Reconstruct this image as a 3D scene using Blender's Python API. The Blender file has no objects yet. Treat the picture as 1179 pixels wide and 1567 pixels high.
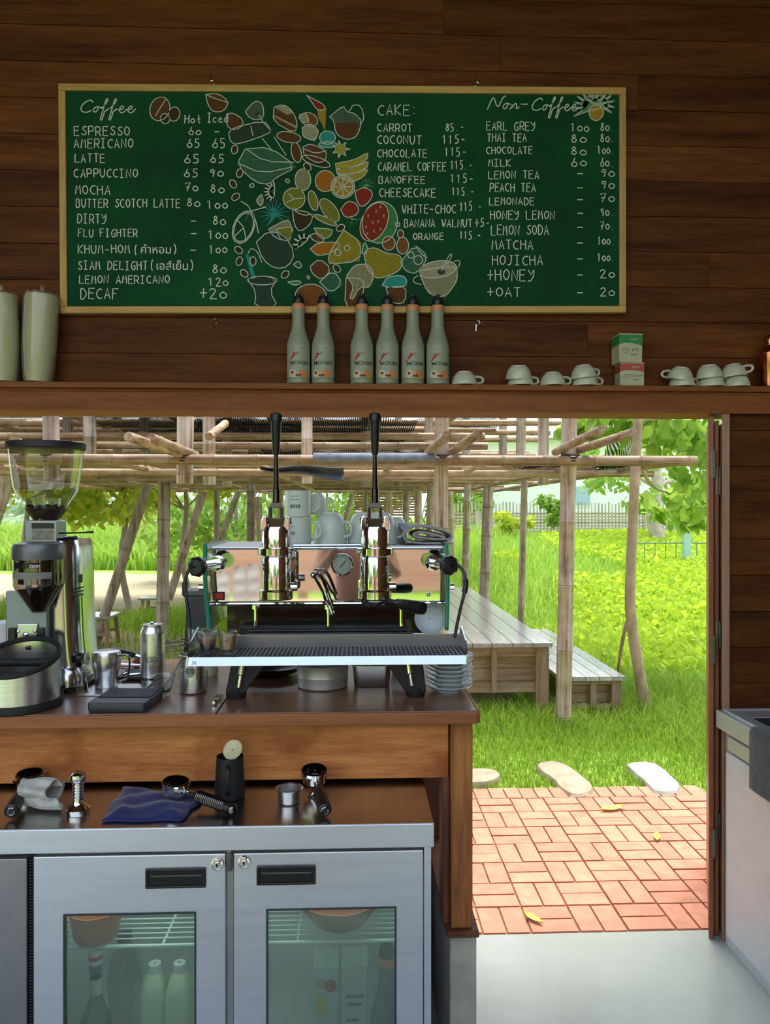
import bpy, bmesh, math, random
import numpy as np
from mathutils import Vector, Matrix
random.seed(7)
rng = np.random.default_rng(11)
SC = bpy.context.scene
COL = SC.collection
R = math.radians
PI = math.pi

# ------------------------------------------------------------------ camera, world, sun, exposure
EYE = 1.55
FPX = 1130.0
YAW = R(2.2)
cam_d = bpy.data.cameras.new('camera')
cam_d.sensor_fit = 'VERTICAL'
cam_d.sensor_height = 24.0
cam_d.lens = FPX * 24.0 / 1567.0
cam_d.clip_start = 0.05
cam_d.clip_end = 300
cam = bpy.data.objects.new('camera', cam_d)
COL.objects.link(cam)
cam.location = (0, 0, EYE)
cam.rotation_euler = (R(90), 0, -YAW)
SC.camera = cam

SC.view_settings.view_transform = 'Standard'
SC.view_settings.look = 'None'
SC.view_settings.gamma = 1.0
SC.view_settings.use_curve_mapping = False
SC.view_settings.exposure = 0.85

world = bpy.data.worlds.new('sky')
SC.world = world
world.use_nodes = True
wn = world.node_tree
wn.nodes.clear()
w_out = wn.nodes.new('ShaderNodeOutputWorld')
w_bg = wn.nodes.new('ShaderNodeBackground')
w_tc = wn.nodes.new('ShaderNodeTexCoord')
w_sep = wn.nodes.new('ShaderNodeSeparateXYZ')
w_rmp = wn.nodes.new('ShaderNodeValToRGB')
w_rmp.color_ramp.elements[0].position = 0.0
w_rmp.color_ramp.elements[0].color = (0.92, 0.96, 1.0, 1)
w_rmp.color_ramp.elements[1].position = 0.7
w_rmp.color_ramp.elements[1].color = (0.62, 0.78, 1.0, 1)
wn.links.new(w_tc.outputs['Generated'], w_sep.inputs[0])
wn.links.new(w_sep.outputs['Z'], w_rmp.inputs[0])
wn.links.new(w_rmp.outputs[0], w_bg.inputs['Color'])
w_bg.inputs['Strength'].default_value = 1.05
wn.links.new(w_bg.outputs[0], w_out.inputs[0])

sun_d = bpy.data.lights.new('sun', 'SUN')
sun_d.energy = 3.2
sun_d.angle = R(30)
sun_d.color = (1.0, 0.94, 0.82)
sun = bpy.data.objects.new('sun', sun_d)
COL.objects.link(sun)
sun.location = (8, 10, 20)
sun.rotation_euler = (R(-12), R(7), 0)

# ------------------------------------------------------------------ pixel measurements to places
_c, _s = math.cos(YAW), math.sin(YAW)
def ray(x, y):
    u = (x - 589.5) / FPX
    return (u * _c + _s, _c - u * _s, (783.5 - y) / FPX)
def P(x, y, Y):
    d = ray(x, y); t = Y / d[1]
    return Vector((d[0] * t, Y, EYE + d[2] * t))
def G(x, y, Z=0.0):
    d = ray(x, y); t = (Z - EYE) / d[2]
    return Vector((d[0] * t, d[1] * t, Z))
def PX(x, Y): return P(x, 783.5, Y).x
def PZ(y, Y, x=589.5): return P(x, y, Y).z
def SZ(px, Y): return px * Y / FPX

# ------------------------------------------------------------------ mesh builder
class MB:
    def __init__(s): s.v = []; s.f = []
    def add(s, vs, fs):
        o = len(s.v)
        s.v += [tuple(v) for v in vs]
        s.f += [tuple(i + o for i in f) for f in fs]
        return s
    def box(s, lo, hi, M=None):
        x0, y0, z0 = lo; x1, y1, z1 = hi
        vs = [(x0,y0,z0),(x1,y0,z0),(x1,y1,z0),(x0,y1,z0),(x0,y0,z1),(x1,y0,z1),(x1,y1,z1),(x0,y1,z1)]
        if M is not None: vs = [M @ Vector(v) for v in vs]
        return s.add(vs, [(0,3,2,1),(4,5,6,7),(0,1,5,4),(1,2,6,5),(2,3,7,6),(3,0,4,7)])
    def cbox(s, c, size, M=None):
        h = [a / 2 for a in size]
        return s.box([c[i]-h[i] for i in range(3)], [c[i]+h[i] for i in range(3)], M)
    def hexa(s, pts):      # 8 points: bottom ring of 4, top ring of 4
        return s.add(pts, [(0,3,2,1),(4,5,6,7),(0,1,5,4),(1,2,6,5),(2,3,7,6),(3,0,4,7)])
    def tube(s, pts, rad, seg=12, cap=True, flat=None):
        pts = [Vector(p) for p in pts]; n = len(pts)
        if not hasattr(rad, '__len__'): rad = [rad] * n
        vs = []; fs = []
        t0 = (pts[1] - pts[0]).normalized()
        up = Vector((0,0,1)) if abs(t0.z) < 0.9 else Vector((1,0,0))
        a = t0.cross(up).normalized()
        for i in range(n):
            if i == 0: t = t0
            elif i == n-1: t = (pts[i]-pts[i-1]).normalized()
            else:
                t = (pts[i+1]-pts[i]).normalized() + (pts[i]-pts[i-1]).normalized()
                t = t.normalized() if t.length > 1e-6 else (pts[i+1]-pts[i]).normalized()
            a = (a - t * a.dot(t))
            a = a.normalized() if a.length > 1e-6 else t.orthogonal().normalized()
            b = t.cross(a)
            for k in range(seg):
                an = 2*PI*k/seg
                vs.append(pts[i] + a*math.cos(an)*rad[i] + b*math.sin(an)*rad[i]*(flat or 1))
        for i in range(n-1):
            for k in range(seg):
                k2 = (k+1) % seg
                fs.append((i*seg+k, i*seg+k2, (i+1)*seg+k2, (i+1)*seg+k))
        if cap:
            fs.append(tuple(reversed(range(seg)))); fs.append(tuple(range((n-1)*seg, n*seg)))
        return s.add(vs, fs)
    def cyl(s, p0, p1, r0, r1=None, seg=24, cap=True):
        return s.tube([p0, p1], [r0, r0 if r1 is None else r1], seg, cap)
    def lathe(s, prof, o=(0,0,0), seg=32, M=None, sx=1.0, sy=1.0, a0=0.0, a1=2*PI, cap=False):
        full = abs(a1 - a0 - 2*PI) < 1e-6
        n = len(prof); m = seg if full else seg + 1
        vs = []; fs = []
        for r, z in prof:
            for k in range(m):
                an = a0 + (a1-a0)*k/seg
                p = Vector((r*math.cos(an)*sx, r*math.sin(an)*sy, z))
                if M is not None: p = M @ p
                vs.append(p + Vector(o))
        for i in range(n-1):
            for k in range(seg):
                k2 = (k+1) % m
                fs.append((i*m+k, i*m+k2, (i+1)*m+k2, (i+1)*m+k))
        if cap:
            fs.append(tuple(reversed(range(m)))); fs.append(tuple(range((n-1)*m, n*m)))
        return s.add(vs, fs)
    def ball(s, c, r, seg=16, ring=10, sc=(1,1,1)):
        prof = [(r*math.sin(PI*i/ring), -r*math.cos(PI*i/ring)) for i in range(ring+1)]
        prof[0] = (r*0.01, -r); prof[-1] = (r*0.01, r)
        M = Matrix.Diagonal((sc[0], sc[1], sc[2])).to_4x4()
        return s.lathe(prof, c, seg, M, cap=True)
    def prism(s, pts, d, M=None):   # polygon in XZ at y=0, extruded to y=d
        n = len(pts)
        vs = [Vector((p[0], 0, p[1])) for p in pts] + [Vector((p[0], d, p[1])) for p in pts]
        if M is not None: vs = [M @ v for v in vs]
        fs = [tuple(range(n)), tuple(reversed(range(n, 2*n)))]
        for i in range(n):
            j = (i+1) % n
            fs.append((j, i, n+i, n+j))
        return s.add(vs, fs)
    def grid(s, fn, nu, nv):
        vs = [fn(i/nu, j/nv) for j in range(nv+1) for i in range(nu+1)]
        fs = [(j*(nu+1)+i, j*(nu+1)+i+1, (j+1)*(nu+1)+i+1, (j+1)*(nu+1)+i) for j in range(nv) for i in range(nu)]
        return s.add(vs, fs)
    def build(s, name, m, parent=None, smooth=35, bevel=0, loc=None, seg=2, solid=0, sub=0, fix=True):
        me = bpy.data.meshes.new(name)
        me.from_pydata([tuple(v) for v in s.v], [], s.f)
        if fix:
            bm = bmesh.new(); bm.from_mesh(me)
            bmesh.ops.recalc_face_normals(bm, faces=bm.faces)
            bm.to_mesh(me); bm.free()
        me.validate()
        if smooth:
            me.polygons.foreach_set('use_smooth', [True]*len(me.polygons))
            me.set_sharp_from_angle(angle=R(smooth))
        if m is not None: me.materials.append(m)
        o = bpy.data.objects.new(name, me)
        COL.objects.link(o)
        if parent is not None: o.parent = parent
        if loc is not None: o.location = loc
        if solid:
            md = o.modifiers.new('thickness', 'SOLIDIFY'); md.thickness = solid; md.offset = 0
        if sub:
            md = o.modifiers.new('subdivision', 'SUBSURF'); md.levels = sub; md.render_levels = sub
        if bevel:
            md = o.modifiers.new('bevel', 'BEVEL'); md.width = bevel; md.segments = seg
            md.limit_method = 'ANGLE'; md.angle_limit = R(40)
        return o

def tag(o, label, cat, group=None, kind=None):
    if label: o['label'] = label
    if cat: o['category'] = cat
    if group: o['group'] = group
    if kind: o['kind'] = kind
    return o
def struct(o, label=None, cat=None):
    o['kind'] = 'structure'
    if label: o['label'] = label
    if cat: o['category'] = cat
    return o
def thing(name, label, cat, loc=(0,0,0), rz=0, group=None):
    o = bpy.data.objects.new(name, None)
    o.empty_display_size = 0.05
    COL.objects.link(o)
    o.location = loc; o.rotation_euler = (0, 0, rz)
    return tag(o, label, cat, group)
def dup(root, loc, rz=None, label=None, group=None, rot=None):
    def cp(o, par):
        c = o.copy(); COL.objects.link(c)
        if par is not None: c.parent = par
        for ch in list(o.children): cp(ch, c)
        return c
    r = cp(root, None)
    r.location = loc
    if rot is not None: r.rotation_euler = rot
    elif rz is not None: r.rotation_euler = (0, 0, rz)
    if label: r['label'] = label
    if group: r['group'] = group
    return r
def text_mesh(s, size, extrude=0.0004, align='CENTER', bold=0.0):
    cu = bpy.data.curves.new('lettering', 'FONT')
    cu.body = s; cu.size = size; cu.extrude = extrude; cu.offset = bold; cu.align_x = align; cu.resolution_u = 3
    o = bpy.data.objects.new('lettering', cu); COL.objects.link(o)
    bpy.context.view_layer.update()
    me = bpy.data.meshes.new_from_object(o.evaluated_get(bpy.context.evaluated_depsgraph_get()))
    bpy.data.objects.remove(o); bpy.data.curves.remove(cu)
    return me
def lettering(s, size, m, parent, loc, name='lettering', align='CENTER', wrap=None, rot=(R(90),0,0), sx=1.0, extrude=0.0003, bold=0.0):
    """flat text in the XZ plane facing -Y; wrap=radius bends it round a vertical cylinder"""
    me = text_mesh(s, size, extrude, align, bold); me.name = name
    if not me.materials: me.materials.append(m)
    else: me.materials[0] = m
    if wrap:
        for v in me.vertices:
            a = v.co.x * sx / wrap - PI/2 + loc[0]
            v.co = ((wrap + v.co.z)*math.cos(a), (wrap + v.co.z)*math.sin(a), v.co.y + loc[2])
        o = bpy.data.objects.new(name, me)
    else:
        for v in me.vertices: v.co.x *= sx
        o = bpy.data.objects.new(name, me); o.location = loc; o.rotation_euler = rot
    COL.objects.link(o); o.parent = parent
    return o
def smooth_line(pts, n=2, closed=False):
    pts = [Vector(p) for p in pts]
    for _ in range(n):
        q = []
        m = len(pts)
        if not closed: q.append(pts[0])
        for i in range(m if closed else m-1):
            a, b = pts[i], pts[(i+1) % m]
            q += [a*0.75 + b*0.25, a*0.25 + b*0.75]
        if not closed: q.append(pts[-1])
        pts = q
    return pts

# ------------------------------------------------------------------ materials
MATS = {}
def nmat(name):
    m = bpy.data.materials.new(name); m.use_nodes = True
    nt = m.node_tree; nt.nodes.clear()
    out = nt.nodes.new('ShaderNodeOutputMaterial')
    return m, nt, out
def L(nt, a, b): nt.links.new(a, b)
def noise(nt, vec, scale, detail=4, rough=0.55):
    n = nt.nodes.new('ShaderNodeTexNoise'); n.inputs['Scale'].default_value = scale
    n.inputs['Detail'].default_value = detail; n.inputs['Roughness'].default_value = rough
    if vec is not None: L(nt, vec, n.inputs['Vector'])
    return n.outputs['Fac']
def mapping(nt, scale=(1,1,1), kind='Object', rot=(0,0,0)):
    tc = nt.nodes.new('ShaderNodeTexCoord'); mp = nt.nodes.new('ShaderNodeMapping')
    mp.inputs['Scale'].default_value = scale; mp.inputs['Rotation'].default_value = rot
    L(nt, tc.outputs[kind], mp.inputs['Vector'])
    return mp.outputs['Vector']
def ramp(nt, fac, stops):
    r = nt.nodes.new('ShaderNodeValToRGB')
    e = r.color_ramp.elements
    while len(e) < len(stops): e.new(0.5)
    for i, (p, c) in enumerate(stops):
        e[i].position = p; e[i].color = (*c, 1)
    L(nt, fac, r.inputs[0])
    return r.outputs['Color']
def math_n(nt, op, a, b):
    n = nt.nodes.new('ShaderNodeMath'); n.operation = op
    for i, x in enumerate((a, b)):
        if hasattr(x, 'links'): L(nt, x, n.inputs[i])
        else: n.inputs[i].default_value = x
    return n.outputs[0]
def bumpn(nt, h, strength, dist=0.01):
    b = nt.nodes.new('ShaderNodeBump'); b.inputs['Strength'].default_value = strength
    b.inputs['Distance'].default_value = dist
    L(nt, h, b.inputs['Height']); return b.outputs['Normal']
def sc(c, k): return tuple(min(1, x*k) for x in c)
def mat(name, col, rough=0.5, metal=0.0, var=0.12, scale=12, bump=0.0, stretch=(1,1,1), trans=0, ior=1.45, emit=None, spec=0.5, coat=0, island=0, rvar=0, sheen=0, aniso=0):
    if name in MATS: return MATS[name]
    m, nt, out = nmat(name)
    b = nt.nodes.new('ShaderNodeBsdfPrincipled')
    vec = mapping(nt, stretch)
    nz = noise(nt, vec, scale)
    c = ramp(nt, nz, [(0.25, sc(col, 1-var)), (0.75, sc(col, 1+var))])
    if island:
        g = nt.nodes.new('ShaderNodeNewGeometry')
        hs = nt.nodes.new('ShaderNodeHueSaturation')
        mr = nt.nodes.new('ShaderNodeMapRange')
        mr.inputs['To Min'].default_value = 1-island; mr.inputs['To Max'].default_value = 1+island
        L(nt, g.outputs['Random Per Island'], mr.inputs['Value'])
        L(nt, mr.outputs[0], hs.inputs['Value']); L(nt, c, hs.inputs['Color']); c = hs.outputs['Color']
    L(nt, c, b.inputs['Base Color'])
    b.inputs['Metallic'].default_value = metal
    b.inputs['IOR'].default_value = ior
    b.inputs['Specular IOR Level'].default_value = spec
    b.inputs['Transmission Weight'].default_value = trans
    b.inputs['Coat Weight'].default_value = coat
    b.inputs['Sheen Weight'].default_value = sheen
    b.inputs['Anisotropic'].default_value = aniso
    if rvar:
        r = nt.nodes.new('ShaderNodeMapRange'); r.inputs['To Min'].default_value = max(0.02, rough-rvar); r.inputs['To Max'].default_value = rough+rvar
        L(nt, noise(nt, vec, scale*0.4), r.inputs['Value']); L(nt, r.outputs[0], b.inputs['Roughness'])
    else: b.inputs['Roughness'].default_value = rough
    if bump: L(nt, bumpn(nt, nz, bump), b.inputs['Normal'])
    if emit:
        b.inputs['Emission Color'].default_value = (*emit[0], 1); b.inputs['Emission Strength'].default_value = emit[1]
    L(nt, b.outputs[0], out.inputs[0])
    MATS[name] = m
    return m
def wood(name, dark, light, axis='X', rough=0.5, scale=1.0, island=0.25, bump=0.25, coat=0.0, stain=None, spec=0.3):
    if name in MATS: return MATS[name]
    m, nt, out = nmat(name)
    b = nt.nodes.new('ShaderNodeBsdfPrincipled')
    st = {'X': (1.2, 14, 14), 'Y': (14, 1.2, 14), 'Z': (14, 14, 1.2)}[axis]
    g = nt.nodes.new('ShaderNodeNewGeometry')
    tc = nt.nodes.new('ShaderNodeTexCoord')
    off = nt.nodes.new('ShaderNodeVectorMath'); off.operation = 'SCALE'
    cmb = nt.nodes.new('ShaderNodeCombineXYZ')
    for k in range(3): L(nt, g.outputs['Random Per Island'], cmb.inputs[k])
    L(nt, cmb.outputs[0], off.inputs[0]); off.inputs['Scale'].default_value = 37.0
    ad = nt.nodes.new('ShaderNodeVectorMath'); ad.operation = 'ADD'
    L(nt, tc.outputs['Object'], ad.inputs[0]); L(nt, off.outputs[0], ad.inputs[1])
    mp = nt.nodes.new('ShaderNodeMapping'); mp.inputs['Scale'].default_value = tuple(x*scale for x in st)
    L(nt, ad.outputs[0], mp.inputs['Vector'])
    n1 = noise(nt, mp.outputs[0], 2.0, 6, 0.65)
    mp2 = nt.nodes.new('ShaderNodeMapping'); mp2.inputs['Scale'].default_value = tuple(x*scale*6 for x in st)
    L(nt, ad.outputs[0], mp2.inputs['Vector'])
    n2 = noise(nt, mp2.outputs[0], 2.0, 3, 0.6)
    fac = math_n(nt, 'ADD', math_n(nt, 'MULTIPLY', n1, 0.7), math_n(nt, 'MULTIPLY', n2, 0.3))
    c = ramp(nt, fac, [(0.34, dark), (0.5, tuple((a+b_)/2 for a, b_ in zip(dark, light))), (0.68, light)])
    if stain:
        n3 = noise(nt, ad.outputs[0], 3.0*scale, 5)
        f3 = ramp(nt, n3, [(0.52, (0,0,0)), (0.68, (1,1,1))])
        mx = nt.nodes.new('ShaderNodeMix'); mx.data_type = 'RGBA'
        L(nt, f3, mx.inputs['Factor']); L(nt, c, mx.inputs['A']); mx.inputs['B'].default_value = (*stain, 1)
        c = mx.outputs['Result']
    hs = nt.nodes.new('ShaderNodeHueSaturation'); mr = nt.nodes.new('ShaderNodeMapRange')
    mr.inputs['To Min'].default_value = 1-island; mr.inputs['To Max'].default_value = 1+island
    L(nt, g.outputs['Random Per Island'], mr.inputs['Value'])
    L(nt, mr.outputs[0], hs.inputs['Value']); L(nt, c, hs.inputs['Color'])
    L(nt, hs.outputs['Color'], b.inputs['Base Color'])
    b.inputs['Roughness'].default_value = rough
    b.inputs['Coat Weight'].default_value = coat; b.inputs['Coat Roughness'].default_value = 0.25
    b.inputs['Specular IOR Level'].default_value = spec
    if bump: L(nt, bumpn(nt, fac, bump, 0.003), b.inputs['Normal'])
    L(nt, b.outputs[0], out.inputs[0])
    MATS[name] = m
    return m
def glass(name, tint=(1,1,1), refl=0.5, rough=0.02, frost=0.0, frost_col=(0.8,0.85,0.85), frost_noise=None):
    """thin clear glass: see-through with a Fresnel sheen, optionally misted over"""
    if name in MATS: return MATS[name]
    m, nt, out = nmat(name)
    tr = nt.nodes.new('ShaderNodeBsdfTransparent'); tr.inputs[0].default_value = (*tint, 1)
    gl = nt.nodes.new('ShaderNodeBsdfGlossy'); gl.inputs['Roughness'].default_value = rough
    lw = nt.nodes.new('ShaderNodeLayerWeight'); lw.inputs['Blend'].default_value = 0.25
    f = math_n(nt, 'ADD', math_n(nt, 'MULTIPLY', lw.outputs['Facing'], refl), 0.04)
    mx = nt.nodes.new('ShaderNodeMixShader')
    L(nt, f, mx.inputs[0]); L(nt, tr.outputs[0], mx.inputs[1]); L(nt, gl.outputs[0], mx.inputs[2])
    last = mx.outputs[0]
    if frost:
        df = nt.nodes.new('ShaderNodeBsdfTranslucent'); df.inputs[0].default_value = (*frost_col, 1)
        d2 = nt.nodes.new('ShaderNodeBsdfDiffuse'); d2.inputs[0].default_value = (*frost_col, 1)
        m1 = nt.nodes.new('ShaderNodeMixShader'); m1.inputs[0].default_value = 0.5
        L(nt, df.outputs[0], m1.inputs[1]); L(nt, d2.outputs[0], m1.inputs[2])
        m2 = nt.nodes.new('ShaderNodeMixShader')
        if frost_noise:
            nz = noise(nt, mapping(nt), frost_noise, 5)
            L(nt, math_n(nt, 'MULTIPLY', nz, frost*2), m2.inputs[0])
        else: m2.inputs[0].default_value = frost
        L(nt, last, m2.inputs[1]); L(nt, m1.outputs[0], m2.inputs[2]); last = m2.outputs[0]
    L(nt, last, out.inputs[0])
    MATS[name] = m
    return m
def leafmat(name, c1, c2, trans=0.45, rough=0.5):
    if name in MATS: return MATS[name]
    m, nt, out = nmat(name)
    g = nt.nodes.new('ShaderNodeNewGeometry')
    c = ramp(nt, g.outputs['Random Per Island'], [(0.0, c1), (1.0, c2)])
    b = nt.nodes.new('ShaderNodeBsdfPrincipled'); L(nt, c, b.inputs['Base Color']); b.inputs['Roughness'].default_value = rough
    b.inputs['Specular IOR Level'].default_value = 0.3
    t = nt.nodes.new('ShaderNodeBsdfTranslucent'); L(nt, c, t.inputs[0])
    mx = nt.nodes.new('ShaderNodeMixShader'); mx.inputs[0].default_value = trans
    L(nt, b.outputs[0], mx.inputs[1]); L(nt, t.outputs[0], mx.inputs[2]); L(nt, mx.outputs[0], out.inputs[0])
    MATS[name] = m
    return m

STEEL = mat('brushed_steel', (0.62,0.63,0.65), 0.28, 1.0, var=0.06, scale=6, stretch=(1,60,60), rvar=0.06)
STEELV = mat('spun_steel', (0.74,0.74,0.73), 0.28, 1.0, var=0.08, scale=8, stretch=(1,1,40), rvar=0.05)
CHROME = mat('chrome', (0.82,0.82,0.82), 0.05, 1.0, var=0.02)
DCHROME = mat('dark_chrome', (0.20,0.185,0.175), 0.14, 1.0, var=0.05)
ALU = mat('spun_aluminium', (0.60,0.60,0.58), 0.42, 0.6, var=0.08, scale=10, stretch=(1,1,20), bump=0.02)
BLACK = mat('black_plastic', (0.012,0.012,0.013), 0.3, 0, var=0.2)
BLACKM = mat('black_matt', (0.018,0.018,0.019), 0.55, 0, var=0.2)
RUBBER = mat('black_rubber', (0.016,0.016,0.016), 0.65, 0, var=0.25)
CLEAR = glass('clear_glass', (0.97,0.98,0.97), 0.55)
WHITECER = mat('white_ceramic', (0.53,0.54,0.39), 0.12, 0, var=0.03, coat=0.3)  # white ceramic, dimmed and yellowed in colour for the warm indirect light
# ------------------------------------------------------------------ materials of the place
W_WALL = wood('dark_plank_wood', (0.046,0.0135,0.003), (0.165,0.054,0.0125), 'X', 0.6, 0.6, 0.26, 0.2, coat=0.0, spec=0.12)
W_BEAM = wood('beam_wood', (0.15,0.045,0.012), (0.31,0.11,0.032), 'X', 0.55, 0.6, 0.12, 0.2, coat=0.0, spec=0.2)
W_JAMB = wood('jamb_wood', (0.30,0.15,0.09), (0.5,0.3,0.2), 'Z', 0.5, 0.6, 0.12, 0.2)
W_DOOR = wood('folding_door_wood', (0.16,0.045,0.02), (0.33,0.115,0.05), 'Z', 0.4, 0.6, 0.2, 0.2, coat=0.1)
W_SALMON = wood('pale_red_wood', (0.62,0.33,0.20), (0.82,0.52,0.36), 'X', 0.6, 0.5, 0.12, 0.15)
CONC = mat('polished_concrete', (0.40,0.425,0.385), 0.22, 0, var=0.12, scale=2.2, rvar=0.1, coat=0.2)
CONCR = mat('rough_concrete', (0.46,0.44,0.38), 0.8, 0, var=0.3, scale=9, bump=0.5)

WY = 2.72                 # the plank wall
BY0, BY1 = 2.60, 2.72     # the beam and shelf
zb0 = PZ(629, BY0); zb1 = PZ(600, BY0); zsh = PZ(585.5, BY0)
xo = PX(1118, 2.62)       # right end of the opening

def boards(m, x0, x1, y0, y1, z0, z1, h, rnd, lmin=1.6, lmax=3.2):
    z = z0
    while z < z1 - 0.005:
        zt = min(z + h, z1)
        x = x0 - rnd.uniform(0, lmax)
        while x < x1:
            ln = rnd.uniform(lmin, lmax)
            a, b = max(x, x0), min(x + ln, x1)
            if b > a:
                dy = rnd.uniform(0, 0.003)
                m.box((a, y0 + dy, z + 0.0012), (b - 0.001, y1, zt - 0.0012))
            x += ln
        z = zt
rnd = random.Random(3)
m = MB(); boards(m, -2.8, 2.3, WY, WY+0.05, zsh-0.01, 3.85, 0.132, rnd)
m.box((-2.8, WY+0.052, zsh-0.05), (2.3, WY+0.09, 3.85))
struct(m.build('wall_front', W_WALL, smooth=0))
m = MB(); boards(m, xo, 2.3, 2.640, 2.655, 0.0, zb0, 0.132, rnd)
m.box((xo+.002, 2.656, 0), (2.3, 2.68, zb0))
struct(m.build('wall_front_right', W_WALL, smooth=0))
m = MB(); m.box((-2.8, BY0+0.012, zb0), (2.3, BY1+0.06, zb1-0.004))
m.hexa([(-2.8,BY0+.012,zb1-.004),(2.3,BY0+.012,zb1-.004),(2.3,BY1,zb1-.004),(-2.8,BY1,zb1-.004),
        (-2.8,BY0+.03,zb1+.012),(2.3,BY0+.03,zb1+.012),(2.3,BY1,zb1+.012),(-2.8,BY1,zb1+.012)])
struct(m.build('trim_1', W_BEAM, smooth=0))
ledge = MB().box((-2.8, BY0+0.02, zb1+0.012), (2.3, WY-0.001, zsh)).build('wall_shelf', W_BEAM, smooth=0, bevel=0.003)
tag(ledge, 'long dark wooden shelf running over the opening below the chalkboard', 'shelf')
# left post of the opening (out of frame) and its side
m = MB(); boards(m, -2.8, -1.95, 2.66, 2.71, 0.0, zb0, 0.132, rnd)
struct(m.build('wall_front_left', W_WALL, smooth=0))
# right jamb
m = MB(); m.box((PX(1106,2.62), 2.62, 0.0), (xo, 2.628, zb0))
struct(m.build('trim_2', W_JAMB, smooth=0, bevel=0.003))
# side wall, ceiling, half wall behind the barista, floor
m = MB()
for k in range(27):
    m.box((2.2, -3.2, k*0.14+0.001), (2.25, 2.72, k*0.14+0.139))
struct(m.build('wall_right', W_WALL, smooth=0))
m = MB()
for k in range(27):
    m.box((-2.85, 0.3, k*0.14+0.001), (-2.8, 2.65, k*0.14+0.139))
struct(m.build('wall_left', W_WALL, smooth=0))
m = MB()
for k in range(36):
    m.box((-2.9+k*0.145, 0.3, 3.85), (-2.9+k*0.145+0.143, 2.8, 3.88))
struct(m.build('ceiling', W_WALL, smooth=0))  # out of view, cut short so more skylight reaches the room
m = MB()
for k in range(5):
    m.box((-2.3, -3.05, .74+k*0.16+0.001), (1.3, -3.0, .74+k*0.16+0.159))
for x in (-2.3, -.6, 1.2): m.box((x,-3.1,-.1),(x+.1,-3.051,1.54))
struct(m.build('wall_back', W_SALMON, smooth=0))
struct(MB().box((-3.2, -3.4, -0.12), (2.4, 2.69, 0.0)).build('floor', CONC, smooth=0))

# ------------------------------------------------------------------ folding door stacked at the right jamb
def folding_door():
    dx = PX(1085, 2.632)
    t = thing('folding_door', 'reddish brown wooden folding door stacked open against the right jamb', 'door', (dx, 2.632, 0.004))
    zt = PZ(634, 2.66)
    t.rotation_euler.z = -R(25)
    xx = 0.0
    for i, w in enumerate((8.2, 7.6, 5.0)):
        w = SZ(w, 2.66)
        dy = (0.0, 0.03, 0.06)[i]
        p = MB().box((xx, dy, 0), (xx+w-0.002, dy+0.62, zt-0.01-0.012*i)).build('door_panel', W_DOOR, t, smooth=0, bevel=0.0025)
        hz = ((0.35, 1.05, 1.72), (0.4, 1.1, 1.66), ())[i]
        for z in hz:
            h = MB(); h.cyl((xx+w, dy-0.005, z-0.05), (xx+w, dy-0.005, z+0.05), 0.006, seg=10)
            h.box((xx+w-0.014, dy-0.003, z-0.05), (xx+w+0.004, dy, z+0.05))
            h.build('hinge', mat('old_brass_hinge', (0.16,0.12,0.09), 0.4, 0.8), p)
        xx += w
folding_door()
# ------------------------------------------------------------------ ground outside
def sstep(a, b, x):
    t = np.clip((x - a) / (b - a), 0, 1); return t*t*(3-2*t)
def gz(x, y):
    x = np.asarray(x, float); y = np.asarray(y, float)
    r = sstep(0.2, 2.2, x - 0.02*(y-8))
    z = -0.03 + r*(0.95*sstep(7.2, 17.5, y)) + (1-r)*(0.55*sstep(20.5, 24.0, y)) 
    z = z + 0.03*np.sin(x*1.7+0.6)*np.cos(y*1.3)*sstep(4.3, 6.0, y)
    return z
GRASSG, nt, out = nmat('grassy_soil')
b_ = nt.nodes.new('ShaderNodeBsdfPrincipled'); vec = mapping(nt)
n1 = noise(nt, vec, 1.3, 6, 0.6); n2 = noise(nt, vec, 26, 4, 0.7)
cg = ramp(nt, n2, [(0.3, (0.16,0.30,0.03)), (0.7, (0.40,0.58,0.07))])
cd = ramp(nt, n2, [(0.3, (0.36,0.27,0.15)), (0.7, (0.62,0.52,0.34))])
geo = nt.nodes.new('ShaderNodeAttribute'); geo.attribute_name = 'bare'
f_ = math_n(nt, 'ADD', geo.outputs['Fac'], math_n(nt, 'MULTIPLY', math_n(nt, 'SUBTRACT', n1, 0.5), 1.1))
f_ = ramp(nt, f_, [(0.42, (0,0,0)), (0.58, (1,1,1))])
mx = nt.nodes.new('ShaderNodeMix'); mx.data_type = 'RGBA'
L(nt, f_, mx.inputs['Factor']); L(nt, cg, mx.inputs['A']); L(nt, cd, mx.inputs['B'])
L(nt, mx.outputs['Result'], b_.inputs['Base Color']); b_.inputs['Roughness'].default_value = 0.9
L(nt, bumpn(nt, n2, 0.6, 0.03), b_.inputs['Normal']); L(nt, b_.outputs[0], out.inputs[0])

def bare(x, y):
    road = sstep(11.3, 12.6, y) * (1 - sstep(18.5, 20.0, y)) * (1 - sstep(-1.5, 0.5, x))
    yard = sstep(-4.4, -3.4, x)*(1 - sstep(-1.4, -0.6, x))*sstep(6.0, 7.0, y)*(1 - sstep(9.3, 10.2, y))*0.8
    under = sstep(-0.9, -0.5, x)*(1-sstep(1.2, 1.5, x))*sstep(5.5, 6.0, y)*(1-sstep(9.5, 10, y))*0.9
    return np.clip(road + yard + under, 0, 1)
xs = np.concatenate([np.linspace(-40,-14,12)[:-1], np.linspace(-14, 16, 130), np.linspace(16,45,12)[1:]])
ys = np.concatenate([np.linspace(2.76, 12, 90), np.linspace(12, 30, 70)[1:], np.linspace(30, 90, 14)[1:]])
X_, Y_ = np.meshgrid(xs, ys)
Z_ = gz(X_, Y_)
vs = np.stack([X_.ravel(), Y_.ravel(), Z_.ravel()], 1)
nx = len(xs)
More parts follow.
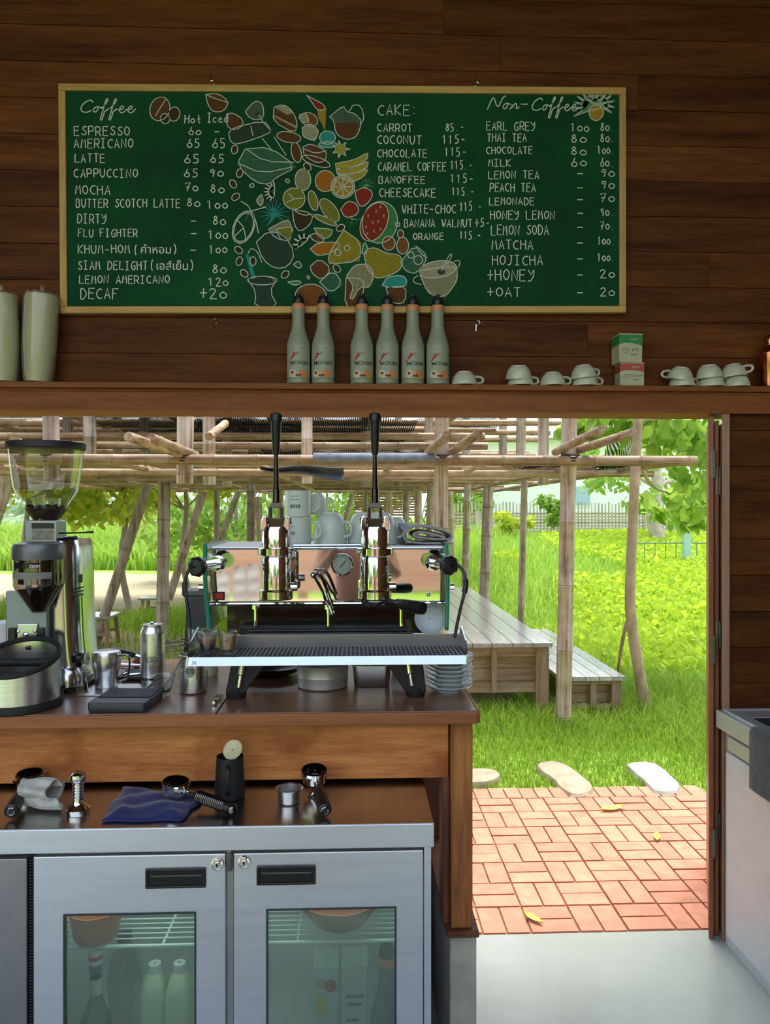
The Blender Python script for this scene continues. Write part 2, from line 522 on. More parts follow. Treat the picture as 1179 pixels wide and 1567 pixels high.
fs = [(j*nx+i, j*nx+i+1, (j+1)*nx+i+1, (j+1)*nx+i) for j in range(len(ys)-1) for i in range(nx-1)]
m = MB(); m.v = [tuple(v) for v in vs]; m.f = fs
ground = m.build('ground', GRASSG, smooth=180, fix=False); ground['kind'] = 'structure'
at = ground.data.attributes.new('bare', 'FLOAT', 'POINT')
at.data.foreach_set('value', bare(X_, Y_).ravel().astype(np.float32))
# ground behind the cafe, for light and reflections
struct(MB().box((-40, -40, -0.3), (40, -3.4, -0.2)).build('ground_back', GRASSG, smooth=0))

# ------------------------------------------------------------------ brick terrace, each brick an island
def terrace():
    m = MB(); U = 0.192; x0, y0 = -2.2, 2.70
    yb = G(900, 1222).y + 0.02
    xr = G(1038, 1228).x + 0.02
    nyy = round((yb - y0)/U); U = (yb-y0)/nyy
    g = 0.0018; rd = random.Random(5)
    def brick(a, b, c, d):
        z = rd.uniform(-0.002, 0.002)
        e = 0.003
        m.hexa([(a+g,c+g,-0.05),(b-g,c+g,-0.05),(b-g,d-g,-0.05),(a+g,d-g,-0.05),
                (a+g+e,c+g+e,z),(b-g-e,c+g+e,z),(b-g-e,d-g-e,z),(a+g+e,d-g-e,z)])
    nxx = int((xr - x0)/U); x0 = xr - nxx*U
    for i in range(nxx):
        for j in range(nyy):
            a, c = x0+i*U, y0+j*U
            if (i+j) % 2: brick(a, a+U, c, c+U/2); brick(a, a+U, c+U/2, c+U)
            else: brick(a, a+U/2, c, c+U); brick(a+U/2, a+U, c, c+U)
    k = x0
    while k < xr + U: brick(k, k+0.085, yb, yb+0.15); k += 0.085   # soldier course along the lawn
    k = y0
    while k < yb - 0.04: brick(xr, xr+U*1.1, k, k+0.085); k += 0.085
    o = m.build('floor_terrace', mat('terracotta_brick', (0.60,0.26,0.16), 0.7, 0, var=0.22, scale=14, bump=0.25, island=0.13), smooth=0, fix=False)
    struct(o)
    struct(MB().box((-2.4, 2.69, -0.2), (xr+U*1.1+.01, yb+0.16, -0.012)).build('floor_bedding', mat('mortar', (0.40,0.22,0.14), 0.9, 0, var=0.3), smooth=0))
    return yb+0.15, xr+U*1.1
TY, TX = terrace()

# ------------------------------------------------------------------ stepping stones and fallen leaves
STONE = [mat('stepping_stone', (0.46,0.37,0.26), 0.85, 0, var=0.3, scale=9, bump=0.5), mat('pale_stepping_stone', (0.47,0.45,0.40), 0.85, 0, var=0.3, scale=9, bump=0.5)]
for px, lab, mi in (
    ([(700,1178),(735,1175),(760,1178),(768,1186),(757,1194),(735,1198),(700,1198)], 'round pale stepping stone half hidden behind the wooden counter post', 0),
    ([(820,1167),(848,1163),(872,1172),(890,1186),(911,1204),(904,1213),(880,1218),(860,1207),(846,1190),(826,1178)], 'long beige stepping stone in the lawn, middle of the three', 0),
    ([(955,1167),(996,1164),(1018,1177),(1030,1190),(1043,1200),(1038,1212),(1004,1213),(990,1198),(968,1179)], 'whitish grey stepping stone in the lawn nearest the folding door', 1)):
    pts = [G(x, y, 0.012) for x, y in px]
    pts = smooth_line(pts, 1, True)
    n = len(pts); m = MB(); ctr = sum(pts, Vector())/n
    rings = []
    for k, (f, z) in enumerate(((1.0,-0.08),(1.0,0.0),(0.95,0.014),(0.5,0.018))):
        rings += [Vector((ctr.x+(p.x-ctr.x)*f, ctr.y+(p.y-ctr.y)*f, z)) for p in pts]
    m.v = [tuple(v - Vector((ctr.x,ctr.y,0))) for v in rings]
    for k in range(3):
        for i in range(n): m.f.append((k*n+i, k*n+(i+1)%n, (k+1)*n+(i+1)%n, (k+1)*n+i))
    m.f.append(tuple(range(3*n, 4*n)))
    tag(m.build('stepping_stone', STONE[mi], None, loc=(ctr.x,ctr.y,0.0)), lab, 'stepping stone', 'stepping stones in the lawn')
LEAFY = mat('fallen_leaf', (0.62,0.52,0.12), 0.6, 0, var=0.3, scale=30)
for (x, y, s, a, lab) in ((938,1240,0.075,0.3,'curled yellow green leaf fallen on bricks near the lawn edge'), (1006,1283,0.05,1.2,'small yellow leaf fallen on bricks near the folding door'), (816,1408,0.05,2.2,'small yellow leaf fallen on bricks near the doorway threshold')):
    g = G(x, y)
    def fn(u, v):
        w = math.sin(PI*min(max(u,0.02),0.98))*0.33
        X = (u-0.5)*2*s; Y = (v-0.5)*2*w*s
        return (X*math.cos(a)-Y*math.sin(a), X*math.sin(a)+Y*math.cos(a), 0.005+0.25*abs(v-0.5)*s+0.3*s*(u-0.4)**2)
    o = MB().grid(fn, 8, 4).build('fallen_leaf', LEAFY, loc=(g.x, g.y, 0.001), fix=False)
    tag(o, lab, 'leaf', 'leaves fallen on the bricks')

# ------------------------------------------------------------------ wooden platform and lower bench
W_OLD = wood('weathered_wood', (0.20,0.12,0.07), (0.46,0.33,0.22), 'X', 0.7, 1.0, 0.25, 0.3)
W_OLDZ = wood('weathered_upright', (0.22,0.13,0.075), (0.48,0.34,0.22), 'Z', 0.7, 1.0, 0.2, 0.3)
W_TOP = wood('wet_grey_planks', (0.24,0.22,0.21), (0.54,0.51,0.49), 'Y', 0.2, 0.8, 0.22, 0.25, coat=0.8, spec=.6)
def platform(name, label, x0, x1, y0, y1, zt, leg, nx, rail, posts, cat):
    t = thing(name, label, cat, (x0, y0, 0))
    w, d = x1-x0, y1-y0
    m = MB(); pw = w/nx
    for i in range(nx): m.box((i*pw+0.003, -0.03, zt-0.03), ((i+1)*pw-0.003, d, zt))
    m.build('deck', W_TOP, t, smooth=0)
    zl = rail[1]
    for (a, b) in ((0.0, leg), (w-leg-0.02, w-0.02)):
        for (c, e) in ((0.0, leg), (d-leg, d)):
            MB().box((a, c, -0.08), (b, e, zt-0.031)).build('leg', W_OLDZ, t, smooth=0, bevel=0.004)
    for (za, zb) in ((zt-0.031-rail[0], zt-0.031), (zl, zl+rail[0])):
        MB().box((leg, 0.012, za), (w-leg-0.02, 0.05, zb)).build('rail', W_OLD, t, smooth=0)
        MB().box((w-0.07, leg, za), (w-0.03, d-leg, zb)).build('rail', W_OLD, t, smooth=0)
    m = MB(); h = (zt-0.031-rail[0] - zl - rail[0])
    for k in range(2): m.box((leg, 0.06, zl+rail[0]+k*h/2+0.002), (w-leg-0.02, 0.085, zl+rail[0]+(k+1)*h/2-0.002))
    m.build('front_panel', W_OLD, t, smooth=0)
    m = MB()
    for k in range(2): m.box((w-0.1, leg, zl+rail[0]+k*h/2+0.002), (w-0.075, d-leg, zl+rail[0]+(k+1)*h/2-0.002))
    m.build('side_panel', W_OLD, t, smooth=0)
    for px in posts:
        MB().box((px-0.02, 0.0, zl), (px+0.02, 0.055, zt-0.032)).build('stile', W_OLDZ, t, smooth=0)
    return t
PY = 5.5
px1 = P(845,983,PY).x; pzt = P(845,983,PY).z
platform('wooden_platform', 'large low wooden platform with wet grey deck boards under the pergola', -0.95, px1, PY, 9.6, pzt, 0.10, 16, (0.075, PZ(1060,PY,780)), [P(757,1000,PY).x+0.95, P(640,1000,PY).x+0.95, -0.0+0.45], 'platform')
BYY = 5.5
bx1 = P(956,1034,BYY).x; bzt = P(956,1034,BYY).z
platform('wooden_bench', 'lower wooden bench with grey top standing right of the big platform', px1+0.05, bx1, BYY, 7.75, bzt, 0.075, 5, (0.035, PZ(1085,BYY,900)), [P(909,1050,BYY).x-px1-0.05], 'bench')

# ------------------------------------------------------------------ bamboo
def bamboomat(name, stops, axis):
    m, nt, out = nmat(name)
    b = nt.nodes.new('ShaderNodeBsdfPrincipled')
    st = {'X': (0.8,22,22), 'Y': (22,0.8,22), 'Z': (22,22,0.8)}[axis]
    g = nt.nodes.new('ShaderNodeNewGeometry')
    vec = mapping(nt, st)
    n = noise(nt, vec, 1.6, 6, 0.7)
    n2 = noise(nt, mapping(nt, (5,5,5)), 1.5, 4)
    f = math_n(nt, 'ADD', math_n(nt, 'MULTIPLY', n, 0.7), math_n(nt, 'MULTIPLY', n2, 0.3))
    c = ramp(nt, f, stops)
    oi = nt.nodes.new('ShaderNodeObjectInfo'); hs = nt.nodes.new('ShaderNodeHueSaturation'); mr = nt.nodes.new('ShaderNodeMapRange')
    mr.inputs['To Min'].default_value = 0.62; mr.inputs['To Max'].default_value = 1.12
    L(nt, oi.outputs['Random'], mr.inputs['Value']); L(nt, mr.outputs[0], hs.inputs['Value']); L(nt, c, hs.inputs['Color']); c = hs.outputs['Color']
    L(nt, c, b.inputs['Base Color']); b.inputs['Roughness'].default_value = 0.5
    L(nt, bumpn(nt, f, 0.3, 0.004), b.inputs['Normal']); L(nt, b.outputs[0], out.inputs[0])
    return m
BST = [(0.36,(0.14,0.08,0.05)), (0.45,(0.42,0.29,0.20)), (0.56,(0.62,0.49,0.38)), (0.70,(0.74,0.66,0.60))]
BST2 = [(0.36,(0.12,0.06,0.03)), (0.46,(0.38,0.22,0.11)), (0.60,(0.60,0.42,0.26)), (0.72,(0.72,0.60,0.50))]
BAM_Z = bamboomat('bamboo_upright', BST, 'Z')
BAM_X = bamboomat('bamboo_crosswise', BST2, 'X')
BAM_Y = bamboomat('bamboo_lengthwise', BST2, 'Y')
TWINE = mat('dark_twine', (0.05,0.04,0.045), 0.8, 0, var=0.4, scale=60)
def bamboo(m, p0, p1, r, node=0.34, seg=12, wob=0.0, rd=random):
    p0, p1 = Vector(p0), Vector(p1); d = p1-p0; ln = d.length; n = d.normalized()
    pts = []; rad = []
    s = rd.uniform(0.05, node*0.9)
    side = n.orthogonal().normalized(); 
    def pt(t): return p0 + n*t + side*wob*math.sin(PI*t/ln)
    pts.append(pt(0)); rad.append(r)
    while s < ln-0.03:
        for q, k in ((-0.012,0.99),(-0.004,1.09),(0.003,0.95),(0.010,1.07),(0.020,0.99)):
            pts.append(pt(min(max(s+q,0.001),ln-0.001))); rad.append(r*k)
        s += node*rd.uniform(0.85,1.15)
    pts.append(pt(ln)); rad.append(r*0.97)
    m.tube(pts, rad, seg)
    return m
rb = random.Random(21)
pg = thing('bamboo_pergola', 'long weathered bamboo pergola lashed together over the outdoor platform', 'pergola', (0, 5.25, 0))
def pp(v): return Vector(v) - Vector((0, 5.25, 0))
def post(xt, yt, xb, yb, Y, w, zt=None, zb=None, name='post', m_=None, node=0.45):
    a = P(xb, yb, Y); b = P(xt, yt, Y)
    if zb is not None: a = a + (b-a)*((zb-a.z)/(b.z-a.z))
    if zt is not None: b = b + (b-a)*((zt-b.z)/(b.z-a.z))
    bamboo(MB(), pp(a), pp(b), SZ(w,Y)/2, node=node, seg=14, rd=rb).build(name, m_ or BAM_Z, pg)
FY = 5.25
post(872,640, 862,1115, FY, 24, zt=3.3, zb=-0.03)
post(676,650, 674,1000, FY, 22, zt=3.3, zb=-0.03)
post(284,640, 283,740, FY, 25, zt=3.3)                 # short stubs that end under the beam
post(78,640, 80,735, FY, 24, zt=3.3)
post(-150,640,-150,900, FY, 24, zt=3.3, zb=-0.03)
for (xt,xb,Y,w,yb) in ((137,138,6.75,19,700),(320,321,6.75,19,742),(470,470,6.75,17,740),(832,832,6.75,17,742),(222,222,8.2,17,735),(348,348,8.2,15,745),(560,560,8.2,15,745),(657,657,8.2,15,735),(798,797,8.2,15,738),(770,770,9.8,13,742),(180,180,9.8,14,738),(420,420,9.8,12,742),(610,610,9.8,12,744),(104,104,8.2,16,735),(714,714,9.8,13,742)):
    post(xt,640,xb,yb,Y,w,zt=3.3)
for (xt,xb,Y,w) in ((252,249,8.2,18),(748,742,9.9,16),(803,799,7.9,10),(716,712,11.0,11),(640,641,12.0,12),(660,655,10.2,12),(622,620,13.2,10),(385,383,11.2,13),(332,332,12.8,9),(596,597,14,9),(430,428,13.5,9),(690,692,13.2,9),(560,560,13.5,8)):
    post(xt,740,xb,900,Y,w,zt=2.0,zb=-0.04)
# leaning braces
for (xt,yt,xb,yb,Y,w) in ((226,742,146,985,8.7,15),(312,752,258,918,9.2,12),(22,705,-14,805,6.6,23),(-14,805,-70,960,6.6,23),(365,752,318,880,11.0,10),(395,760,402,880,9.5,11),(540,755,500,900,12,9)):
    post(xt,yt,xb,yb,Y,w,name='brace',m_=BAM_Z)
# beams of the lower grid
def xbeam(x0, x1, y, Y, r, name='beam', m_=None, dz=0):
    a = P(x0, y, Y); b = P(x1, y + (0 if not dz else dz), Y); b.z = a.z + dz
    bamboo(MB(), pp(a), pp(b), r, seg=12, rd=rb).build(name, m_ or BAM_X, pg)
    return a, b
xbeam(-260, 1066, 702, FY-0.085, 0.037)
xbeam(-200, 520, 722, 6.2, 0.032); xbeam(440, 1000, 724, 6.4, 0.03)
bamboo(MB(), pp(P(480,702,FY-0.085)), pp(P(667,702,FY-0.085)), 0.042, node=3, rd=rb).build('cloth_wrap', mat('blue_grey_cloth', (0.20,0.22,0.27), 0.8, 0, var=0.35, scale=14, bump=0.4), pg)
def cloth_fn(u, v):
    a = P(398+u*128, 714+v*(4+16*u)+2*math.sin(u*9), 5.6)
    return pp(a + Vector((0, 0.06*math.sin(v*PI)+0.02*math.sin(u*14), 0)))
MB().grid(cloth_fn, 18, 6).build('hanging_cloth', mat('dark_grey_cloth', (0.085,0.09,0.105), 0.85, 0, var=0.4, scale=14, bump=0.4), pg, solid=0.008)
zl = 1.93
for k, Y in enumerate(np.arange(5.9, 14.6, 0.235)):
    x0 = -7.5 + rb.uniform(-0.4,0.4); x1 = 1.6 + 0.06*Y + rb.uniform(-0.35,0.45)
    z = zl + 0.045 + rb.uniform(-0.035,0.035)
    if Y < 6.7: x1 = min(x1, 1.9)
    bamboo(MB(), pp((x0,Y,z)), pp((x1,Y,z+rb.uniform(-0.05,0.05))), rb.uniform(0.02,0.03), node=0.4, seg=8, wob=rb.uniform(-0.05,0.05), rd=rb).build('slat', BAM_X, pg)
for X in (-6.2,-5.0,-3.9,-2.8,-1.75,-0.75,0.25,0.95,1.75,2.3):
    bamboo(MB(), pp((X,5.3,zl-0.02)), pp((X+0.05,14.6,zl-0.02)), 0.027, seg=8, rd=rb).build('rafter', BAM_Y, pg)
# eave poles pointing towards the cafe
for (xe,ye,xj,yj,Ye) in ((196,668,292,700,4.55),(232,670,300,697,4.75),(684,667,655,694,4.6),(732,664,692,692,4.6),(921,657,850,692,4.6),(970,662,882,690,4.6),(345,648,320,668,6.0),(22,672,40,690,4.7)):
    bamboo(MB(), pp(P(xe,ye,Ye)), pp(P(xj,yj,FY+0.04)), 0.03, seg=14, rd=rb).build('eave_pole', BAM_Y, pg)
# upper grid
for k, (Y, z) in enumerate(((6.75,2.40),(8.2,2.5),(9.0,2.53),(9.8,2.5),(11.2,2.5),(12.6,2.5),(7.4,2.28),(14,2.5),(7.9,2.26),(10.5,2.42),(6.9,2.16),(8.6,2.2))):
    bamboo(MB(), pp((-8,Y,z)), pp((1.3+0.12*Y-(0.9 if Y<8 else 0),Y,z+rb.uniform(-.06,.06))), 0.036, seg=10, rd=rb).build('beam', BAM_X, pg)
for k in range(26):
    Y = 6.9 + k*0.30 + rb.uniform(-.1,.1); z = 2.58 + rb.uniform(-.03,.03)
    bamboo(MB(), pp((-7.5+rb.uniform(-.5,.5),Y,z)), pp((1.4+rb.uniform(-.3,.5),Y,z+rb.uniform(-.08,.08))), rb.uniform(.02,.028), seg=8, rd=rb).build('slat', BAM_X, pg)
for X in (-6.5,-5.2,-4,-2.9,-1.9,-0.9,0.1,1.0):
    bamboo(MB(), pp((X,6.6,2.53)), pp((X,14.5,2.53)), 0.03, seg=8, rd=rb).build('rafter', BAM_Y, pg)
# shade net lying on the upper grid and hanging down in places
NET, nt, out = nmat('black_shade_net')
d_ = nt.nodes.new('ShaderNodeBsdfDiffuse'); d_.inputs[0].default_value = (0.02,0.024,0.026,1)
t_ = nt.nodes.new('ShaderNodeBsdfTransparent'); mx = nt.nodes.new('ShaderNodeMixShader')
ck = nt.nodes.new('ShaderNodeTexWave'); ck.inputs['Scale'].default_value = 14; L(nt, mapping(nt), ck.inputs['Vector'])
L(nt, ramp(nt, ck.outputs['Fac'], [(0.3,(0.35,)*3),(0.6,(0.95,)*3)]), mx.inputs[0])
L(nt, t_.outputs[0], mx.inputs[1]); L(nt, d_.outputs[0], mx.inputs[2]); L(nt, mx.outputs[0], out.inputs[0])
def net(x0,x1,y0,y1,z,sag=0.04):
    def fn(u,v): return pp((x0+(x1-x0)*u, y0+(y1-y0)*v, z - sag*abs(math.sin(u*9))*abs(math.sin(v*7)) + 0.02*math.sin(u*31+v*17)))
    return MB().grid(fn, 30, 20).build('shade_net', NET, pg, fix=False)
net(-3.4,0.2,7.2,10.6,2.63); net(-7.5,-3.6,8,12,2.63); net(-7,1.4,11,14.5,2.66); net(-7.4,-2.6,6.2,9.0,2.0); net(1.3,2.4,6.0,7.6,1.98); net(-2.6,0.6,7.0,9.6,2.44); net(-1.2,1.2,9,13,2.3)
def hang(x0,x1,y0,y1,Y):
    def fn(u,v): return pp(P(x0+(x1-x0)*u+4*math.sin(v*5), y0+(y1-y0)*v, Y+0.08*math.sin(u*7+v*2)))
    MB().grid(fn, 12, 10).build('shade_net', NET, pg, fix=False)
hang(383,462,648,700,7.6); hang(300,385,640,662,7.6); hang(930,985,640,700,7.2); hang(470,640,646,672,9.3); hang(640,760,640,664,9.3)
# woven mat at the far end and lashings at the front joints
m = MB()
for j in range(11):
    for i in range(16):
        a = P(542+i*6, 748+j*4, 14.2+0.02*((i+j)%2)); w = SZ(6.4,14.2); h = SZ(3.2,14.2)
        m.box(pp((a.x, a.y, a.z-h/2)), pp((a.x+w, a.y+0.01, a.z+h/2)))
m.build('woven_mat', BAM_X, pg, smooth=0)
for (x, y, r) in ((872,702,0.062),(676,702,0.06),(284,702,0.062),(78,702,0.06),(667,702,0.045),(493,702,0.046)):
    c = P(x, y, FY-0.02); m = MB()
    for q in (-0.02, 0.0, 0.02):
        m.tube([pp(c+Vector((r*math.cos(a), -0.065+0.0*q, q+0.9*r*math.sin(a)*0.8))) if False else pp(c+Vector((r*1.0*math.cos(a), r*1.25*math.sin(a)-0.02, q))) for a in np.linspace(0, 2*PI, 15)], 0.008, 6)
    m.build('lashing', TWINE, pg)
# ------------------------------------------------------------------ grass and leaves as one mesh per growing thing
def np_mesh(name, V, quads, tris, m, parent=None):
    me = bpy.data.meshes.new(name)
    nq, ntr = len(quads), len(tris)
    me.vertices.add(len(V)); me.vertices.foreach_set('co', V.astype(np.float32).ravel())
    me.loops.add(nq*4 + ntr*3)
    me.loops.foreach_set('vertex_index', np.concatenate([quads.ravel(), tris.ravel()]).astype(np.int32))
    me.polygons.add(nq+ntr)
    st = np.concatenate([np.arange(nq)*4, nq*4 + np.arange(ntr)*3]).astype(np.int32)
    me.polygons.foreach_set('loop_start', st)
    me.update(calc_edges=True); me.validate()
    me.materials.append(m)
    o = bpy.data.objects.new(name, me); COL.objects.link(o)
    if parent is not None: o.parent = parent
    return o
def blades(name, x, y, h, w, m, lean=0.5, z=None):
    n = len(x); z = gz(x, y) if z is None else z
    a = rng.uniform(0, 2*PI, n); ln = h*lean*rng.uniform(0.2, 1.3, n); b = rng.uniform(0, 2*PI, n)
    dx, dy = np.cos(a)*w/2, np.sin(a)*w/2; lx, ly = np.cos(b)*ln, np.sin(b)*ln
    V = np.zeros((n, 5, 3))
    V[:,0] = np.stack([x-dx, y-dy, z-0.01], 1); V[:,1] = np.stack([x+dx, y+dy, z-0.01], 1)
    V[:,2] = np.stack([x-dx*.8+lx*.3, y-dy*.8+ly*.3, z+h*.6], 1); V[:,3] = np.stack([x+dx*.8+lx*.3, y+dy*.8+ly*.3, z+h*.6], 1)
    V[:,4] = np.stack([x+lx, y+ly, z+h*rng.uniform(.75,1.05,n)], 1)
    i = np.arange(n)[:,None]*5
    return np_mesh(name, V.reshape(-1,3), i+np.array([0,1,3,2]), i+np.array([2,3,4]), m)
def leaves(name, C, size, m, parent=None, droop=0.5, ratio=0.4, flat=0.5):
    n = len(C); a = rng.uniform(0, 2*PI, n); size = size*rng.uniform(0.6, 1.2, n)
    el = -droop + rng.normal(0, 0.45, n)
    T = np.stack([np.cos(a)*np.cos(el), np.sin(a)*np.cos(el), np.sin(el)], 1)
    U = rng.normal(0, 1, (n,3)); U[:,2] *= flat; Sd = np.cross(T, U); Sd /= np.linalg.norm(Sd, axis=1)[:,None] + 1e-9
    N = np.cross(Sd, T)
    V = np.zeros((n, 6, 3)); s = size[:,None]
    V[:,0] = C; V[:,5] = C + T*s - N*s*0.12
    for k, (t, w, d) in enumerate(((0.3, 0.42, 0.05), (0.68, 0.42, 0.0))):
        V[:,1+2*k] = C + T*s*t - Sd*s*ratio*w*1.2 + N*s*d; V[:,2+2*k] = C + T*s*t + Sd*s*ratio*w*1.2 + N*s*d
    i = np.arange(n)[:,None]*6
    return np_mesh(name, V.reshape(-1,3), i+np.array([1,2,4,3]), np.concatenate([i+np.array([0,2,1]), i+np.array([3,4,5])]), m, parent)
G1 = leafmat('lawn_blades', (0.21,0.37,0.035), (0.50,0.65,0.09), 0.45)
G2 = leafmat('sunny_ground_cover', (0.44,0.62,0.04), (0.70,0.82,0.08), 0.5)
G3 = leafmat('tall_grass_blades', (0.30,0.50,0.06), (0.58,0.74,0.14), 0.45)
def scatter(n, x0, x1, y0, y1, keep=None):
    x = rng.uniform(x0, x1, n); y = rng.uniform(y0, y1, n)
    k = np.ones(n, bool)
    if keep is not None: k = keep(x, y)
    return x[k], y[k]
STX = []
for o in [o for o in bpy.data.objects if o.name.startswith('stepping_stone')]:
    vs = np.array([v.co[:2] for v in o.data.vertices]) + np.array(o.location[:2])
    STX.append((vs.min(0), vs.max(0), vs[:len(vs)//4]))
def in_poly(x, y, pts):
    r = np.zeros(len(x), bool); n = len(pts); j = n-1
    for i in range(n):
        xi, yi = pts[i]; xj, yj = pts[j]
        r ^= ((yi > y) != (yj > y)) & (x < (xj-xi)*(y-yi)/(yj-yi+1e-12)+xi); j = i
    return r
def keep_near(x, y):
    k = (y > TY+0.02) | (x > TX+0.03)
    for a, b, poly in STX: k &= ~in_poly(x, y, poly)
    k &= ~((x > -1.0) & (x < px1-0.05) & (y > PY+0.15) & (y < 9.6))
    return k & (rng.uniform(0,1,len(x)) > bare(x, y)*0.93)
x, y = scatter(56000, -0.6, 3.2, 2.95, 6.2, keep_near)
h = (0.045 + 0.10*sstep(4.6, 5.4, y))*rng.uniform(.5,1.5,len(x)); h += 0.10*sstep(1.9, 2.4, x)*rng.uniform(.3,1,len(x))
tag(blades('lawn_grass', x, y, h, 0.007, G1, 0.7), 'short bright green lawn grass between the terrace and the platforms', 'grass', kind='stuff')
x, y = scatter(60000, 0.9, 9.5, 6.2, 17.5, lambda x, y: keep_near(x, y) & (x < 1.0+y*0.48))
h = rng.uniform(.10,.26,len(x)) + 0.28*(rng.uniform(0,1,len(x))>.9)*sstep(2.8,1.0,x-0.12*y)
tag(blades('meadow_grass', x, y, h, 0.016, G3, 0.6), 'taller green meadow grass on the bank right of the platform', 'grass', kind='stuff')
x, y = scatter(70000, 1.6, 9.5, 6.6, 17.0, lambda x, y: (x < 1.2+y*0.48) & (np.sin(x*1.9+y*0.7)+np.sin(y*1.1-x*.6) + (x-0.28*y)*1.5 > -0.2))
C = np.stack([x, y, gz(x, y)+rng.uniform(.05,.2,len(x))], 1)
tag(leaves('ground_cover', C, 0.085, G2, droop=0.0, ratio=0.8, flat=0.3), 'bright yellow green ground cover spreading over the sloping bank', 'ground cover', kind='stuff')
x, y = scatter(40000, -7.5, -0.4, 4.2, 11.5, keep_near)
h = rng.uniform(.06,.2,len(x))*(1+1.2*(np.sin(x*2.1)+np.sin(y*1.7+x)>0.9))
tag(blades('yard_grass', x, y, h, 0.012, G1, 0.6), 'patchy green grass around the stools on the left of the yard', 'grass', kind='stuff')
x, y = scatter(30000, -16, 1.5, 20.2, 25)
tag(blades('bank_reeds', x, y, rng.uniform(.3,.85,len(x)), 0.05, G3, 0.5), 'tall green reeds along the far side of the dirt road', 'reeds', kind='stuff')

# ------------------------------------------------------------------ trees
BARK = mat('pale_bark', (0.42,0.30,0.19), 0.85, 0, var=0.35, scale=16, bump=0.5, stretch=(1,1,0.4))
BARKG = mat('grey_bark', (0.40,0.35,0.28), 0.85, 0, var=0.35, scale=12, bump=0.5, stretch=(1,1,0.4))
LBIG = leafmat('broad_leaf', (0.20,0.38,0.05), (0.52,0.68,0.12), 0.55, 0.35)
LYEL = leafmat('yellow_green_leaf', (0.40,0.52,0.04), (0.72,0.76,0.10), 0.5)
LMID = leafmat('mid_green_leaf', (0.18,0.34,0.05), (0.42,0.58,0.10), 0.45)
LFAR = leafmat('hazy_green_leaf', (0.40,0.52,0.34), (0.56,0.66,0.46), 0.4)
def clusters(cs, per):
    out = []
    for (c, r) in cs:
        p = rng.normal(0, 1, (per, 3)); p /= np.linalg.norm(p, axis=1)[:,None]
        out.append(np.array(c) + p*np.array(r)*rng.uniform(.35,1,(per,1))**0.6)
    return np.concatenate(out)
def tree(name, label, base, trunk, rads, cs, per, size, lm, bark=BARK, droop=.5, ratio=.4, branches=(), cat='tree', group=None, flat=.5):
    b = Vector(base); t = thing(name, label, cat, b, group=group)
    MB().tube([Vector(p)-b for p in smooth_line(trunk, 2)], list(np.linspace(rads[0], rads[1], len(smooth_line(trunk,2)))), 12).build('trunk', bark, t)
    for br in branches:
        q = smooth_line(br, 2); MB().tube([Vector(p)-b for p in q], list(np.linspace(rads[1]*.7, rads[1]*.3, len(q))), 8).build('branch', bark, t)
    leaves('foliage', clusters(cs, per) - np.array(b), size, lm, t, droop, ratio, flat)
    return t
YT = 5.55
tr = [P(990,1100,YT), P(983,1050,YT), P(972,990,YT), P(964,930,YT), P(966,860,YT), P(970,780,YT), P(974,700,YT), P(977,630,YT), P(978,540,YT), P(985,450,YT)]
cs = [(P(x,y,Y), r) for x,y,Y,r in ((1040,650,6.3,(.30,.4,.22)),(1000,640,6.8,(.35,.4,.2)),(925,640,6.9,(.32,.3,.13)),(1065,700,6.6,(.25,.3,.35)),(1070,760,7.2,(.25,.3,.18)),(1010,765,7.6,(.42,.3,.16)),(1090,660,6.2,(.3,.3,.4)),(960,600,6.5,(.5,.5,.2)),(1050,590,6.6,(.5,.5,.3)),(890,645,7.2,(.18,.25,.12)),(1060,790,8.0,(.25,.2,.1)))]
tree('broad_leaved_tree', 'thin crooked tree with big bright leaves hanging near the folding door', (tr[0].x, YT, -0.03), tr, (0.046, 0.03), cs, 95, 0.165, LBIG, droop=.8, ratio=.55, flat=1.0,
     branches=[[P(978,700,YT), P(990,735,6.4), P(1010,752,7.4), P(1060,760,7.4)], [P(977,640,YT), P(1010,640,6.2), P(1060,640,6.4)], [P(968,930,YT), P(956,965,5.75), P(948,1010,5.9), P(946,1040,6.0)]])
def simple_tree(name, label, x, Y, ytop, r, n, lm, size=.2, per=120, group='trees beyond the pergola', spread=(1,1), low=None, tw=.06, bark=BARKG):
    g = PX(x, Y); z0 = float(gz(g, Y)); zt = PZ(ytop, Y, x)
    zl = PZ(low, Y, x) if low else z0 + (zt-z0)*.4
    cs = [((g+random.uniform(-r,r)*spread[0], Y+random.uniform(-r,r)*.6, random.uniform(zl, zt)), (r*.5, r*.45, (zt-zl)*.22)) for _ in range(n)]
    tr = [(g+.1,Y,z0-.05), (g-.08,Y,z0+(zl-z0)*.5), (g+.05,Y,zl), (g,Y,(zl+zt)/2), (g+.05,Y,zt-.1)]
    br = [[(g,Y,zl), (c[0][0]*.5+g*.5, Y, (zl+c[0][2])/2+.1), c[0]] for c in cs[:4]]
    return tree(name, label, (g,Y,z0-.03), tr, (tw,tw*.5), cs, per, size, lm, bark, branches=br, group=group)
simple_tree('willowy_tree', 'yellow green leafy tree hanging low left of the leaning bamboo brace', 190, 12.2, 700, .9, 12, LYEL, .17, 110, low=790)
simple_tree('willowy_tree', 'yellow green tree standing behind the grinder hopper at far left', 40, 13.5, 690, 1.4, 14, LYEL, .18, 100, low=775)
simple_tree('slim_tree', 'slim green tree behind the second bamboo brace on the left', 283, 13.6, 700, .8, 10, LYEL, .17, 100, low=780)
simple_tree('bushy_tree', 'mid green bushy tree left of the espresso machine levers', 360, 17, 690, 1.5, 16, LMID, .24, 110, low=830)
simple_tree('bushy_tree', 'mid green bushy tree seen between the two machine levers', 500, 21, 700, 1.8, 14, LMID, .28, 100, low=810)
